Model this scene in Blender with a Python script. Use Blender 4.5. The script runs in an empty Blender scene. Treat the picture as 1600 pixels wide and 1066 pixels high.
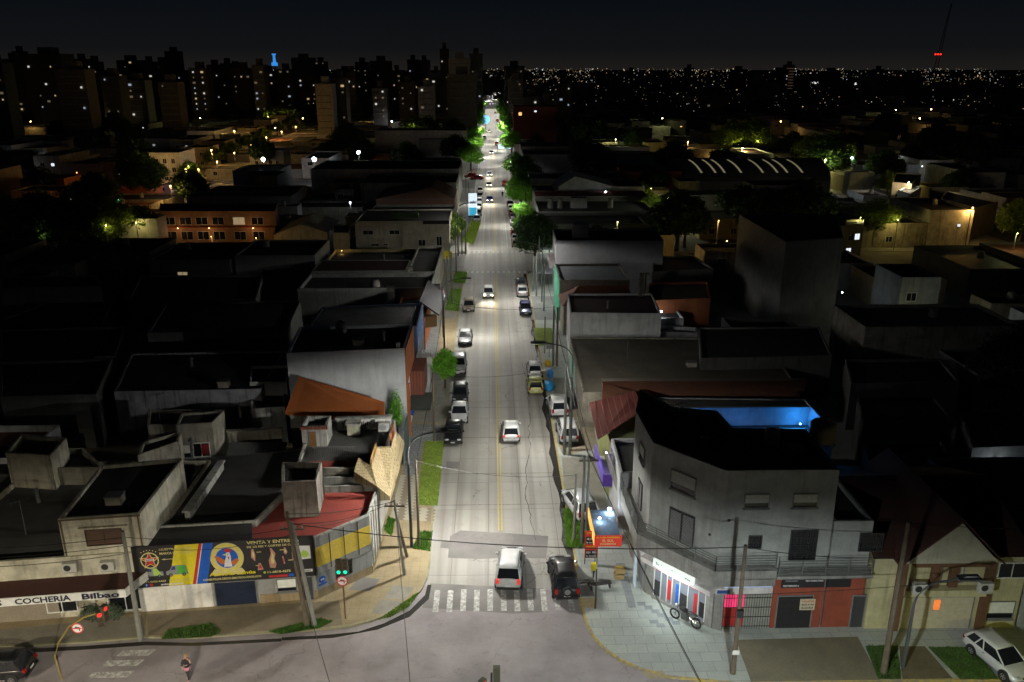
import bpy, math, random
from mathutils import Matrix, Vector
rnd = random.Random(7)
PI = math.pi
sc = bpy.context.scene
COL = sc.collection
# ---------------------------------------------------------------- camera
FPX = 1300.0; PITCH = math.radians(18.2); CAMH = 34.0
YAW = math.atan(32*math.cos(PITCH)/FPX)
cf = (math.sin(YAW)*math.cos(PITCH), math.cos(YAW)*math.cos(PITCH), -math.sin(PITCH))
cr = (math.cos(YAW), -math.sin(YAW), 0.0)
cu = (math.sin(YAW)*math.sin(PITCH), math.cos(YAW)*math.sin(PITCH), math.cos(PITCH))
cam = bpy.data.cameras.new('camera'); co = bpy.data.objects.new('camera', cam); COL.objects.link(co)
co.matrix_world = Matrix(((cr[0], cu[0], -cf[0], 0), (cr[1], cu[1], -cf[1], 0), (cr[2], cu[2], -cf[2], CAMH), (0, 0, 0, 1)))
cam.sensor_width = 36.0; cam.lens = 36.0*FPX/1600; cam.clip_end = 20000; cam.clip_start = 0.5
sc.camera = co
def ray(px, py):
    X = (px-800)/FPX; Y = (533-py)/FPX
    return [cf[i]+X*cr[i]+Y*cu[i] for i in range(3)]
def P(px, py, z=0.0):          # where a sight line meets the level z
    d = ray(px, py); t = (z-CAMH)/d[2]
    return (t*d[0], t*d[1])
def Z(x, y, py):               # height above (x, y) seen at row py
    Y = (533-py)/FPX
    A = cu[0]*x+cu[1]*y; B = cf[0]*x+cf[1]*y
    return CAMH+(Y*B-A)/(cu[2]-Y*cf[2])
def at_depth(px, Y):           # x of column px at street depth Y (horizon row approx)
    d = ray(px, 200); return Y*d[0]/d[1]

# ---------------------------------------------------------------- render settings
sc.render.engine = 'CYCLES'
sc.cycles.use_denoising = True
sc.cycles.max_bounces = 4; sc.cycles.diffuse_bounces = 2; sc.cycles.glossy_bounces = 2
sc.cycles.transmission_bounces = 2; sc.cycles.transparent_max_bounces = 4
sc.cycles.caustics_reflective = False; sc.cycles.caustics_refractive = False
sc.cycles.sample_clamp_indirect = 2.0
sc.view_settings.view_transform = 'Standard'; sc.view_settings.look = 'None'
sc.view_settings.exposure = 0; sc.view_settings.gamma = 1

# ---------------------------------------------------------------- materials
MATS = {}
def srgb(c): return tuple((x/12.92 if x <= .04045 else ((x+.055)/1.055)**2.4) for x in c)
class NT:
    def __init__(s, name):
        s.m = bpy.data.materials.new(name); s.m.use_nodes = True
        s.t = s.m.node_tree; s.b = s.t.nodes['Principled BSDF']
    def n(s, typ, **kw):
        nd = s.t.nodes.new(typ)
        for k, v in kw.items():
            if k[0] == '_': setattr(nd, k[1:], v)
            else:
                key = k.replace('__', ' ')
                (nd.inputs[int(key[1:])] if key[0] == 'i' and key[1:].isdigit() else nd.inputs[key]).default_value = v
        return nd
    def l(s, a, b, ai=0, bi=0):
        s.t.links.new(a.outputs[ai], b.inputs[bi])
    def coord(s, scale=(1, 1, 1), rot=(0, 0, 0)):
        tc = s.n('ShaderNodeTexCoord'); mp = s.n('ShaderNodeMapping')
        mp.inputs['Scale'].default_value = scale; mp.inputs['Rotation'].default_value = rot
        s.l(tc, mp, 'Object', 'Vector'); return mp
    def noise(s, vec, scale, detail=5, rough=.6):
        nd = s.n('ShaderNodeTexNoise', Scale=scale, Detail=detail, Roughness=rough)
        s.l(vec, nd, 0, 'Vector'); return nd
    def ramp(s, src, p0, p1, c0=(0, 0, 0, 1), c1=(1, 1, 1, 1), si=0):
        r = s.n('ShaderNodeValToRGB'); e = r.color_ramp.elements
        e[0].position = p0; e[1].position = p1; e[0].color = c0; e[1].color = c1
        s.l(src, r, si, 'Fac'); return r
    def mix(s, fac, a, b, mode='MIX', fi=0):
        mx = s.n('ShaderNodeMix', _data_type='RGBA', _blend_type=mode)
        if hasattr(fac, 'outputs'): s.l(fac, mx, fi, 0)
        else: mx.inputs[0].default_value = fac
        for v, i in ((a, 6), (b, 7)):
            if hasattr(v, 'outputs'): s.l(v, mx, 2 if v.bl_idname == 'ShaderNodeMix' else 0, i)
            else: mx.inputs[i].default_value = (*v[:3], 1)
        return mx
    def out(s, node, rough=.8, bump=None, bs=.2, metal=0):
        s.l(node, s.b, 2 if node.bl_idname == 'ShaderNodeMix' else 0, 'Base Color')
        s.b.inputs['Roughness'].default_value = rough; s.b.inputs['Metallic'].default_value = metal
        if bump is not None:
            bp = s.n('ShaderNodeBump', Strength=bs, Distance=.05); s.l(bump, bp, 0, 'Height'); s.l(bp, s.b, 0, 'Normal')
        return s.m
def mul(c, k): return tuple(min(1, x*k) for x in c[:3])
def plain(name, c, rough=.6, metal=0, var=.12, coat=0):
    if name in MATS: return MATS[name]
    t = NT(name); v = t.coord(); n = t.noise(v, 3.0, 4)
    m = t.out(t.mix(t.ramp(n, .3, .75), mul(c, 1-var), mul(c, 1+var)), rough, None, 0, metal)
    if coat: t.b.inputs['Coat Weight'].default_value = coat
    MATS[name] = m; return m
def wall(name, c, grime=.5, dirt=(.05, .045, .035), streak=True, rough=.85, mot=None):
    """painted render with weather stains running down and mottling"""
    if name in MATS: return MATS[name]
    t = NT(name); v = t.coord()
    a = t.ramp(t.noise(v, .7, 9, .7), .4, .62)
    mot = mot if mot is not None else (.9 if grime < .3 else .8 if grime < .6 else .64); base = t.mix(a, mul(c, mot), mul(c, 1.06))
    fine = t.noise(v, 9, 4); base = t.mix(t.ramp(fine, .55, .8, (0, 0, 0, 1), (.3, .3, .3, 1)), base, mul(c, .6))
    if streak:
        vs = t.coord((2.6, 2.6, .18)); s1 = t.ramp(t.noise(vs, 1.0, 5, .6), .52, .74, (0, 0, 0, 1), (grime, grime, grime, 1))
        base = t.mix(s1, base, dirt)
    MATS[name] = t.out(base, rough, fine, .15); return MATS[name]
def bricks(name, c1, c2, mortar, bw=.5, bh=.25, scale=1.0, rot=(0, 0, 0), msize=.012, off=.5, dirtamt=.5, dirt=(.08, .07, .05), rough=.85, bump=.3):
    if name in MATS: return MATS[name]
    t = NT(name); v = t.coord(rot=rot)
    b = t.n('ShaderNodeTexBrick', Scale=scale, _offset=off); b.inputs['Brick Width'].default_value = bw; b.inputs['Row Height'].default_value = bh
    b.inputs['Mortar Size'].default_value = msize; b.inputs['Color1'].default_value = (*c1, 1); b.inputs['Color2'].default_value = (*c2, 1)
    b.inputs['Mortar'].default_value = (*mortar, 1); t.l(v, b, 0, 'Vector')
    v2 = t.coord(); n = t.ramp(t.noise(v2, .5, 7, .7), .45, .75, (0, 0, 0, 1), (dirtamt,)*3+(1,))
    m = t.mix(n, b, dirt); n2 = t.noise(v2, 14, 3)
    m = t.mix(t.ramp(n2, .35, .75, (0, 0, 0, 1), (.35,)*3+(1,)), m, mul(c1, .55))
    bp = t.n('ShaderNodeBump', Strength=bump, Distance=.02); bp.invert = True; t.l(b, bp, 1, 'Height')
    t.out(m, rough); t.l(bp, t.b, 0, 'Normal'); MATS[name] = t.m; return t.m
def vbricks(name, c1, c2, mortar, **k):   # for walls facing the cross street (x, z plane)
    return bricks(name, c1, c2, mortar, rot=(PI/2, 0, 0), **k)
def ground(name, c, c2, scale=.6, fine=12, rough=.9, bs=.4):
    if name in MATS: return MATS[name]
    t = NT(name); v = t.coord()
    a = t.ramp(t.noise(v, scale, 8, .7), .35, .7); f = t.noise(v, fine, 6, .7)
    m = t.mix(a, c, c2); m = t.mix(t.ramp(f, .4, .7, (0, 0, 0, 1), (.5,)*3+(1,)), m, mul(c, .5))
    MATS[name] = t.out(m, rough, f, bs); return MATS[name]
def emis(name, c, s):
    if name in MATS: return MATS[name]
    t = NT(name); t.b.inputs['Base Color'].default_value = (*mul(c, .5), 1)
    t.b.inputs['Emission Color'].default_value = (*c, 1); t.b.inputs['Emission Strength'].default_value = s
    v = t.coord(); n = t.noise(v, 2.2, 3); r = t.ramp(n, .25, .8, (*mul(c, .65), 1), (*c, 1)); t.l(r, t.b, 0, 'Emission Color')
    MATS[name] = t.m; return t.m
def glass(name='dark_glass', c=(.012, .014, .018)):
    if name in MATS: return MATS[name]
    t = NT(name); t.b.inputs['Base Color'].default_value = (*c, 1); t.b.inputs['Roughness'].default_value = .08
    t.b.inputs['Specular IOR Level'].default_value = .6
    v = t.coord(); n = t.noise(v, 1.4, 2); t.l(t.ramp(n, .3, .8, (.05,)*3+(1,), (.2,)*3+(1,)), t.b, 0, 'Roughness')
    MATS[name] = t.m; return t.m
def paint(name, c, metal=.25):
    if name in MATS: return MATS[name]
    t = NT(name); v = t.coord(); n = t.noise(v, 2.0, 5)
    t.out(t.mix(t.ramp(n, .4, .8), c, mul(c, .8)), .32, None, 0, metal); t.b.inputs['Coat Weight'].default_value = .5
    MATS[name] = t.m; return t.m
def leaf(name, c1, c2):
    if name in MATS: return MATS[name]
    t = NT(name); v = t.coord(); n = t.noise(v, 1.7, 4)
    g = t.n('ShaderNodeNewGeometry'); rr = t.ramp(g, 0, 1, (*c1, 1), (*c2, 1), 'Random Per Island')
    m = t.mix(t.ramp(n, .4, .65, (0, 0, 0, 1), (.6,)*3+(1,)), rr, mul(c1, .6))
    t.out(m, .6); t.b.inputs['Transmission Weight'].default_value = 0
    tr = t.n('ShaderNodeBsdfTranslucent'); t.l(m, tr, 2, 'Color'); ms = t.n('ShaderNodeMixShader'); ms.inputs[0].default_value = .35
    o = t.t.nodes['Material Output']; t.l(t.b, ms, 0, 1); t.l(tr, ms, 0, 2); t.l(ms, o, 0, 'Surface')
    MATS[name] = t.m; return t.m

# road concrete: slabs with joints, crack network, tyre-darkened lanes, stains
def road_mat():
    t = NT('road_concrete'); v = t.coord()
    big = t.ramp(t.noise(v, .12, 8, .6), .35, .7)
    base = t.mix(big, (.30, .29, .265), (.40, .388, .36))
    vs = t.coord((1.1, .02, 1)); lanes = t.ramp(t.noise(vs, 1.0, 4, .5), .42, .62, (0, 0, 0, 1), (.75,)*3+(1,))
    base = t.mix(lanes, base, (.2, .19, .17))
    b = t.n('ShaderNodeTexBrick', Scale=1.0, _offset=0.0); b.inputs['Brick Width'].default_value = 4.6; b.inputs['Row Height'].default_value = 2.63
    b.inputs['Mortar Size'].default_value = .025; b.inputs['Mortar Smooth'].default_value = .3
    vb = t.coord(rot=(0, 0, PI/2)); vb.inputs['Location'].default_value = (0, .5, 0)
    b.inputs['Color1'].default_value = (1, 1, 1, 1); b.inputs['Color2'].default_value = (.86, .86, .86, 1); b.inputs['Mortar'].default_value = (.45, .43, .4, 1)
    t.l(vb, b, 0, 'Vector'); base = t.mix(1.0, base, b, 'MULTIPLY')
    nd = t.noise(v, .8, 4); add = t.n('ShaderNodeVectorMath', _operation='MULTIPLY_ADD'); add.inputs[1].default_value = (2.2, 2.2, 0)
    t.l(nd, add, 'Color', 0); t.l(v, add, 0, 2)
    vo = t.n('ShaderNodeTexVoronoi', _feature='DISTANCE_TO_EDGE', Scale=.16); t.l(add, vo, 0, 'Vector')
    ck = t.ramp(vo, 0.0, .007, (1, 1, 1, 1), (0, 0, 0, 1))
    msk = t.ramp(t.noise(v, .15, 2), .5, .56); ckm = t.mix(1.0, ck, msk, 'MULTIPLY')
    base = t.mix(ckm, base, (.07, .065, .06), fi=2)
    st = t.ramp(t.noise(v, .45, 9, .75), .53, .68, (0, 0, 0, 1), (.55,)*3+(1,)); base = t.mix(st, base, (.2, .185, .165))
    f = t.noise(v, 22, 3); base = t.mix(t.ramp(f, .45, .7, (0, 0, 0, 1), (.3,)*3+(1,)), base, (.2, .19, .17))
    MATS['road_concrete'] = t.out(base, .62, f, .15); return t.m
def asphalt(name, c, crack=True):
    if name in MATS: return MATS[name]
    t = NT(name); v = t.coord(); a = t.ramp(t.noise(v, .22, 9, .62), .36, .66)
    base = t.mix(a, mul(c, .72), mul(c, 1.25))
    s2 = t.ramp(t.noise(v, 1.1, 6, .7), .56, .72, (0, 0, 0, 1), (.5,)*3+(1,)); base = t.mix(s2, base, mul(c, .5))
    if crack:
        nd = t.noise(v, .7, 4); add = t.n('ShaderNodeVectorMath', _operation='MULTIPLY_ADD'); add.inputs[1].default_value = (2.5, 2.5, 0)
        t.l(nd, add, 'Color', 0); t.l(v, add, 0, 2)
        vo = t.n('ShaderNodeTexVoronoi', _feature='DISTANCE_TO_EDGE', Scale=.14); t.l(add, vo, 0, 'Vector')
        base = t.mix(t.ramp(vo, 0, .004, (.5,)*3+(1,), (0, 0, 0, 1)), base, mul(c, .35))
    f = t.noise(v, 30, 3); base = t.mix(t.ramp(f, .4, .7, (0, 0, 0, 1), (.35,)*3+(1,)), base, mul(c, .55))
    MATS[name] = t.out(base, .75, f, .3); return t.m
def worn(name, c, under, amt=.5):
    if name in MATS: return MATS[name]
    t = NT(name); v = t.coord(); n = t.ramp(t.noise(v, 3.5, 9, .75), amt-.06, amt+.08)
    MATS[name] = t.out(t.mix(n, c, under), .8); return t.m

ROAD = road_mat()
ASPH = asphalt('worn_asphalt', (.29, .26, .27))
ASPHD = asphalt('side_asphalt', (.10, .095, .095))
PATCH = asphalt('patch_asphalt', (.185, .175, .17), True)
DGL = glass()
BLK = plain('black_plastic', (.02, .02, .022), .5)
TYRE = plain('tyre_rubber', (.018, .018, .018), .85)
RIM = plain('rim_alloy', (.45, .46, .47), .35, .8)
CHROME = plain('chrome_trim', (.6, .6, .62), .2, 1)
WIRE = plain('cable_black', (.012, .012, .012), .7)
STEEL = plain('lamp_steel', (.10, .11, .115), .5, .3)
GALV = plain('galvanised_pole', (.16, .17, .16), .6, .2)
WOODP = ground('pole_timber', (.16, .13, .09), (.09, .07, .05), 1.5, 20)
CONCP = ground('pole_concrete', (.26, .26, .23), (.17, .17, .15), 1.2, 20)
WHITE = plain('white_trim', (.72, .72, .69), .6)
KERBM = ground('kerb_concrete', (.5, .47, .4), (.33, .31, .26), 1.2, 14)
GRASS = ground('grass_ground', (.14, .22, .04), (.2, .27, .06), 1.1, 25)

# ---------------------------------------------------------------- mesh helpers
class MB:
    def __init__(s): s.v = []; s.f = []; s.mi = []; s.cur = 0; s.sm = []; s.smooth = False
    def _add(s, vs, fs):
        o = len(s.v); s.v += [tuple(v) for v in vs]
        for f in fs: s.f.append([o+i for i in f]); s.mi.append(s.cur); s.sm.append(s.smooth)
        return s
    def quad(s, a, b, c, d): return s._add([a, b, c, d], [(0, 1, 2, 3)])
    def box(s, cx, cy, cz, sx, sy, sz, rz=0.0, tx=0.0):
        vs = []
        for dz in (-.5, .5):
            for dx, dy in ((-.5, -.5), (.5, -.5), (.5, .5), (-.5, .5)):
                x, y, z = dx*sx, dy*sy, dz*sz
                if tx: y, z = y*math.cos(tx)-z*math.sin(tx), y*math.sin(tx)+z*math.cos(tx)
                x, y = x*math.cos(rz)-y*math.sin(rz), x*math.sin(rz)+y*math.cos(rz)
                vs.append((cx+x, cy+y, cz+z))
        return s._add(vs, [(3, 2, 1, 0), (4, 5, 6, 7), (0, 1, 5, 4), (1, 2, 6, 5), (2, 3, 7, 6), (3, 0, 4, 7)])
    def prism(s, poly, z0, z1):
        n = len(poly); vs = [(p[0], p[1], z0) for p in poly]+[(p[0], p[1], z1) for p in poly]
        return s._add(vs, [tuple(range(n))[::-1], tuple(range(n, 2*n))]+[(i, (i+1) % n, n+(i+1) % n, n+i) for i in range(n)])
    def tube(s, pts, rs, n=8, cap=True):
        pts = [Vector(p) for p in pts]; rings = []
        if not hasattr(rs, '__len__'): rs = [rs]*len(pts)
        for i, p in enumerate(pts):
            d = (pts[min(i+1, len(pts)-1)]-pts[max(i-1, 0)])
            d = d.normalized() if d.length > 1e-9 else Vector((0, 0, 1))
            ref = Vector((0, 0, 1)) if abs(d.z) < .9 else Vector((1, 0, 0))
            a = d.cross(ref).normalized(); b = d.cross(a)
            rings.append([p+(a*math.cos(2*PI*k/n)+b*math.sin(2*PI*k/n))*rs[i] for k in range(n)])
        vs = [q for r in rings for q in r]; fs = []
        for i in range(len(pts)-1):
            for k in range(n): fs.append((i*n+k, i*n+(k+1) % n, (i+1)*n+(k+1) % n, (i+1)*n+k))
        if cap: fs += [tuple(range(n))[::-1], tuple(range((len(pts)-1)*n, len(pts)*n))]
        return s._add(vs, fs)
    def ball(s, c, r, n=8, m=6):
        if not hasattr(r, '__len__'): r = (r, r, r)
        vs = []; fs = []
        for i in range(m+1):
            th = PI*i/m
            for k in range(n): vs.append((c[0]+r[0]*math.sin(th)*math.cos(2*PI*k/n), c[1]+r[1]*math.sin(th)*math.sin(2*PI*k/n), c[2]+r[2]*math.cos(th)))
        for i in range(m):
            for k in range(n): fs.append((i*n+k, (i+1)*n+k, (i+1)*n+(k+1) % n, i*n+(k+1) % n))
        return s._add(vs, fs)
    def disc(s, c, u, v, r, n=16, r0=0):
        c, u, v = Vector(c), Vector(u), Vector(v); vs = [c+u*r*math.cos(2*PI*k/n)+v*r*math.sin(2*PI*k/n) for k in range(n)]
        if r0 == 0: return s._add(vs, [tuple(range(n))])
        vs += [c+u*r0*math.cos(2*PI*k/n)+v*r0*math.sin(2*PI*k/n) for k in range(n)]
        return s._add(vs, [(k, (k+1) % n, n+(k+1) % n, n+k) for k in range(n)])
    def mesh(s, name, mats):
        m = bpy.data.meshes.new(name); m.from_pydata(s.v, [], s.f)
        for k in (mats if isinstance(mats, (list, tuple)) else [mats]): m.materials.append(k)
        m.polygons.foreach_set('material_index', s.mi); m.polygons.foreach_set('use_smooth', s.sm); m.update(); return m
    def build(s, name, mats, parent=None, loc=None, rz=0):
        o = bpy.data.objects.new(name, s.mesh(name, mats)); COL.objects.link(o)
        if parent is not None: o.parent = parent
        if loc is not None: o.location = loc
        if rz: o.rotation_euler = (0, 0, rz)
        return o
def place(mesh, name, parent=None, loc=(0, 0, 0), rz=0, M=None):
    o = bpy.data.objects.new(name, mesh); COL.objects.link(o)
    if parent is not None: o.parent = parent
    if M is not None: o.matrix_local = M
    else: o.location = loc; o.rotation_euler = (0, 0, rz)
    return o
def tag(o, label, cat, group=None):
    o['label'] = label; o['category'] = cat
    if group: o['group'] = group
    return o
def thing(name, label, cat, loc=(0, 0, 0), rz=0, group=None):
    o = bpy.data.objects.new(name, None); COL.objects.link(o); o.empty_display_size = .3
    o.location = loc; o.rotation_euler = (0, 0, rz); return tag(o, label, cat, group)
def struct(o, kind='structure', label=None):
    o['kind'] = kind
    if label: o['label'] = label
    return o
def copy_tree(o, parent=None):
    c = o.copy(); COL.objects.link(c)
    if parent is not None: c.parent = parent
    for ch in list(o.children): copy_tree(ch, c)
    return c
def sheet(name, poly, z, m, kind='structure', label=None):
    b = MB(); n = len(poly); b._add([(p[0], p[1], z) for p in poly], [tuple(range(n))]); 
    o = b.build(name, m)
    # make sure the face looks up
    if o.data.polygons[0].normal.z < 0: o.data.flip_normals()
    return struct(o, kind, label)
def text(s, parent, M, w, h, m, name='lettering', ext=.006):
    cu_ = bpy.data.curves.new(name, 'FONT'); cu_.body = s; cu_.size = 1; cu_.extrude = 0; cu_.offset = .03; cu_.resolution_u = 2
    t = bpy.data.objects.new(name, cu_); COL.objects.link(t)
    bpy.context.view_layer.update()
    me = bpy.data.meshes.new_from_object(t.evaluated_get(bpy.context.evaluated_depsgraph_get()))
    bpy.data.objects.remove(t)
    xs = [v.co.x for v in me.vertices]; ys = [v.co.y for v in me.vertices]
    if not xs: return None
    x0, x1, y0, y1 = min(xs), max(xs), min(ys), max(ys); sx = w/(x1-x0); sy = h/(y1-y0)
    for v in me.vertices: v.co = ((v.co.x-x0)*sx, (v.co.y-y0)*sy, ext)
    me.materials.clear(); me.materials.append(m)
    o = bpy.data.objects.new(name, me); COL.objects.link(o); o.parent = parent; o.matrix_local = M; return o
def frame_m(o, t, n):            # local x along t, y along up, z outward
    t = Vector(t).normalized(); n = Vector(n).normalized(); u = Vector((0, 0, 1))
    return Matrix(((t.x, u.x, n.x, o[0]), (t.y, u.y, n.y, o[1]), (t.z, u.z, n.z, o[2]), (0, 0, 0, 1)))
def lamp(name, typ, loc, power, col, parent=None, size=.3, spot=None, blend=.5, rot=(0, 0, 0)):
    l = bpy.data.lights.new(name, typ); l.energy = power; l.color = col
    if typ in ('POINT', 'SPOT'): l.shadow_soft_size = size
    if typ == 'SPOT': l.spot_size = spot; l.spot_blend = blend
    if typ == 'AREA': l.size = size
    o = bpy.data.objects.new(name, l); COL.objects.link(o); o.location = loc; o.rotation_euler = rot
    if parent is not None: o.parent = parent
    return o
# ---------------------------------------------------------------- buildings
WC = {}
def win_mesh(w, h, style):
    """window / door prototypes: local x along wall, y outward, z up; origin at bottom centre. -> list of (part, sub-part, mesh)"""
    k = (round(w, 2), round(h, 2), style)
    if k in WC: return WC[k]
    fr = MB(); t = .06
    for x in (-w/2+t/2, w/2-t/2): fr.box(x, .03, h/2, t, .08, h)
    fr.box(0, .03, h-t/2, w-2*t, .08, t); fr.box(0, .04, t/2, w-2*t, .1, t)
    pane = MB(); res = []
    if style in ('window', 'warm', 'cool', 'dim'):
        fr.box(0, .028, h/2, .05, .06, h-2*t); pane.box(0, .008, h/2, w-2*t, .02, h-2*t)
        gm = {'window': DGL, 'warm': LITW, 'cool': LITC, 'dim': LITD}[style]
        res = [('window', fr.mesh('window', WHITE)), ('pane', pane.mesh('pane', gm))]
    elif style == 'brown':
        pane.box(0, .008, h/2, w-2*t, .02, h-2*t); fr.box(0, .03, h/2, .08, .05, h-2*t); res = [('window', fr.mesh('window', plain('frame_brown', (.07, .04, .025), .6))), ('pane', pane.mesh('pane', plain('blind_brown', (.1, .055, .035), .7)))]
    elif style == 'grille':
        for i in range(1, max(2, int(w/.16))): fr.box(-w/2+t+i*(w-2*t)/max(2, int(w/.16)), .05, h/2, .02, .02, h-2*t)
        for i in (1, 2, 3): fr.box(0, .065, h*i/4, w-2*t, .012, .02)
        pane.box(0, .008, h/2, w-2*t, .02, h-2*t); res = [('window', fr.mesh('window', IRON)), ('pane', pane.mesh('pane', DGL))]
    elif style == 'roller':       # white roller shutter two thirds down
        sh = MB()
        for i in range(int(h*.66/.09)): sh.box(0, .035, h-t-.045-i*.09, w-2*t, .03, .08)
        fr.box(0, .05, -.06, w+.1, .16, .08); pane.box(0, .008, h/2, w-2*t, .02, h-2*t)
        res = [('window', fr.mesh('window', GREYT)), ('pane', pane.mesh('pane', DGL)), ('shutter', sh.mesh('shutter', SHUT))]
    elif style == 'louvre':
        sh = MB()
        for c in (-1, 1):
            for i in range(int((h-.2)/.1)): sh.box(c*w/4, .05, .12+i*.1, w/2-.12, .03, .055, 0, .5)
        fr.box(0, .05, h/2, .07, .1, h-2*t); pane.box(0, .008, h/2, w-2*t, .02, h-2*t)
        res = [('window', fr.mesh('window', IRON)), ('pane', pane.mesh('pane', DGL)), ('shutter', sh.mesh('shutter', LOUV))]
    elif style in ('door', 'wooddoor', 'cream_door'):
        pane.box(0, .02, h/2, w-2*t, .03, h-2*t)
        for z in (.3, .72): pane.box(0, .045, h*z, w*.6, .02, h*.3)
        hn = MB().box(w*.35, .07, h*.48, .04, .05, .14)
        mm = {'door': DOORM, 'wooddoor': WOODD, 'cream_door': CREAMD}[style]
        res = [('door', pane.mesh('door', mm)), ('frame', fr.mesh('frame', GREYT)), ('handle', hn.mesh('handle', CHROME))]
    elif style in ('garage', 'gate_blue', 'dark_gate'):
        mm = {'garage': CREAMD, 'gate_blue': BLUEG, 'dark_gate': BLK}[style]
        pane.box(0, .015, h/2, w-2*t, .03, h-2*t); nx = max(2, int(w/.55)); nz = max(3, int(h/.42))
        for i in range(nx):
            for j in range(nz): pane.box(-w/2+t+(i+.5)*(w-2*t)/nx, .038, t+(j+.5)*(h-2*t)/nz, (w-2*t)/nx*.72, .02, (h-2*t)/nz*.6)
        res = [('garage_door', pane.mesh('garage_door', mm)), ('frame', fr.mesh('frame', GREYT))]
    WC[k] = res; return res
def feature(b, e, u, z, w, h, style, off=0.004):
    """put a window or door on edge e of building b; u = fraction along the edge (or metres when absolute > 1)"""
    A, Bp = b['poly'][e], b['poly'][(e+1) % len(b['poly'])]
    t = Vector((Bp[0]-A[0], Bp[1]-A[1], 0)); L = t.length; t.normalize(); n = Vector((t.y, -t.x, 0))
    if u <= 1: u *= L
    o = Vector((A[0], A[1], 0))+t*u+n*off; base = Vector(b['root'].location)
    M = Matrix(((t.x, n.x, 0, o.x-base.x), (t.y, n.y, 0, o.y-base.y), (0, 0, 1, z), (0, 0, 0, 1)))
    # x along t, y outward: left-handed, so mirror the x axis
    M = Matrix(((-t.x, n.x, 0, o.x-base.x), (-t.y, n.y, 0, o.y-base.y), (0, 0, 1, z), (0, 0, 0, 1)))
    parts = win_mesh(w, h, style); top = place(parts[0][1], parts[0][0], b['root'], M=M)
    for nm, me in parts[1:]: place(me, nm, top)
    return top
def wall_frame(b, e, u, z, off=.02):
    A, Bp = b['poly'][e], b['poly'][(e+1) % len(b['poly'])]
    t = Vector((Bp[0]-A[0], Bp[1]-A[1], 0)); L = t.length; t.normalize(); n = Vector((t.y, -t.x, 0))
    o = Vector((A[0], A[1], 0))+t*u+n*off-Vector(b['root'].location); o.z = z
    return frame_m(o, t, n), t, n
def inset(poly, d):
    n = len(poly); out = []
    for i in range(n):
        p0, p1, p2 = Vector(poly[i-1]), Vector(poly[i]), Vector(poly[(i+1) % n])
        a = (p1-p0).normalized(); c = (p2-p1).normalized(); na = Vector((-a.y, a.x)); nc = Vector((-c.y, c.x))
        k = na+nc; k = k/max(.3, k.dot(na)) if k.length > 1e-6 else na
        out.append(tuple(p1+k*d))
    return out
def area2(poly): return sum(poly[i][0]*poly[(i+1) % len(poly)][1]-poly[(i+1) % len(poly)][0]*poly[i][1] for i in range(len(poly)))
def building(name, label, cat, poly, z1, wm, rm, par=.5, z0=0.0, group=None, cap=None):
    if area2(poly) < 0: poly = poly[::-1]
    cx = sum(p[0] for p in poly)/len(poly); cy = sum(p[1] for p in poly)/len(poly)
    root = thing(name, label, cat, (cx, cy, z0), 0, group)
    lp = [(p[0]-cx, p[1]-cy) for p in poly]; n = len(lp); zt = z1-z0; rz = zt-par
    b = MB(); ip = inset(lp, .18)
    b._add([(x, y, 0) for x, y in lp]+[(x, y, zt) for x, y in lp], [(i, (i+1) % n, n+(i+1) % n, n+i) for i in range(n)])
    if par > 0:
        b._add([(x, y, zt) for x, y in lp]+[(x, y, zt) for x, y in ip], [(i, (i+1) % n, n+(i+1) % n, n+i) for i in range(n)])
        b._add([(x, y, zt) for x, y in ip]+[(x, y, rz-.02) for x, y in ip], [((i+1) % n, i, n+i, n+(i+1) % n)[::-1] for i in range(n)])
        b.build('wall', wm, root)
        r = MB(); r._add([(x, y, rz) for x, y in ip], [tuple(range(n))]); r.build('roof', rm, root)
    else:
        b.build('wall', wm, root); r = MB(); e = inset(lp, -.12); r.prism(e, zt, zt+.12); r.build('roof', rm, root)
    return {'root': root, 'poly': poly, 'z': z1, 'c': (cx, cy)}
def PX(z, *q): return [P(x, y, z) for x, y in q]
IRON = plain('iron_dark', (.03, .03, .032), .5); GREYT = plain('grey_trim', (.2, .2, .2), .6)
SHUT = plain('shutter_white', (.85, .86, .78), .6); LOUV = plain('louvre_grey', (.22, .22, .22), .6)
DOORM = plain('door_dark', (.05, .05, .055), .5); WOODD = plain('door_wood', (.3, .14, .04), .5); CREAMD = plain('door_cream', (.5, .45, .33), .6)
BLUEG = plain('gate_navy', (.012, .02, .045), .5)
LITW = emis('lit_warm', (1, .55, .2), 1.6); LITC = emis('lit_cool', (.85, .92, 1), 1.4); LITD = emis('lit_dim', (.9, .7, .4), .35)
BLIT = [emis('tower_window_warm', (1, .72, .38), .6), emis('tower_window_white', (1, .95, .85), .75), emis('tower_window_cool', (.7, .82, 1), .5), emis('tower_window_dim', (1, .8, .5), .12)]
# colours
W_WHITE = wall('wall_white', (.62, .63, .64), .35); W_OFF = wall('wall_offwhite', (.52, .5, .42), .6)
W_GREY = wall('wall_grey', (.3, .31, .3), .4); W_DGREY = wall('wall_darkgrey', (.13, .135, .13), .4)
W_BLUE = wall('wall_slateblue', (.09, .12, .2), .3); W_CREAM = wall('wall_cream', (.5, .43, .28), .5)
W_OLD = wall('wall_oldrender', (.36, .33, .27), .85); W_RED = wall('wall_brickred', (.28, .065, .035), .4)
W_GREEN = wall('wall_mint', (.12, .5, .33), .3); W_ORANGE = wall('wall_terracotta', (.45, .14, .05), .4)
W_YEL = wall('wall_yellowstone', (.5, .42, .2), .4); W_BLACKISH = wall('wall_nightgrey', (.2, .2, .2), .5)
W_BRICK = vbricks('wall_brick', (.3, .12, .07), (.24, .1, .06), (.2, .18, .15), bw=.26, bh=.09)
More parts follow.
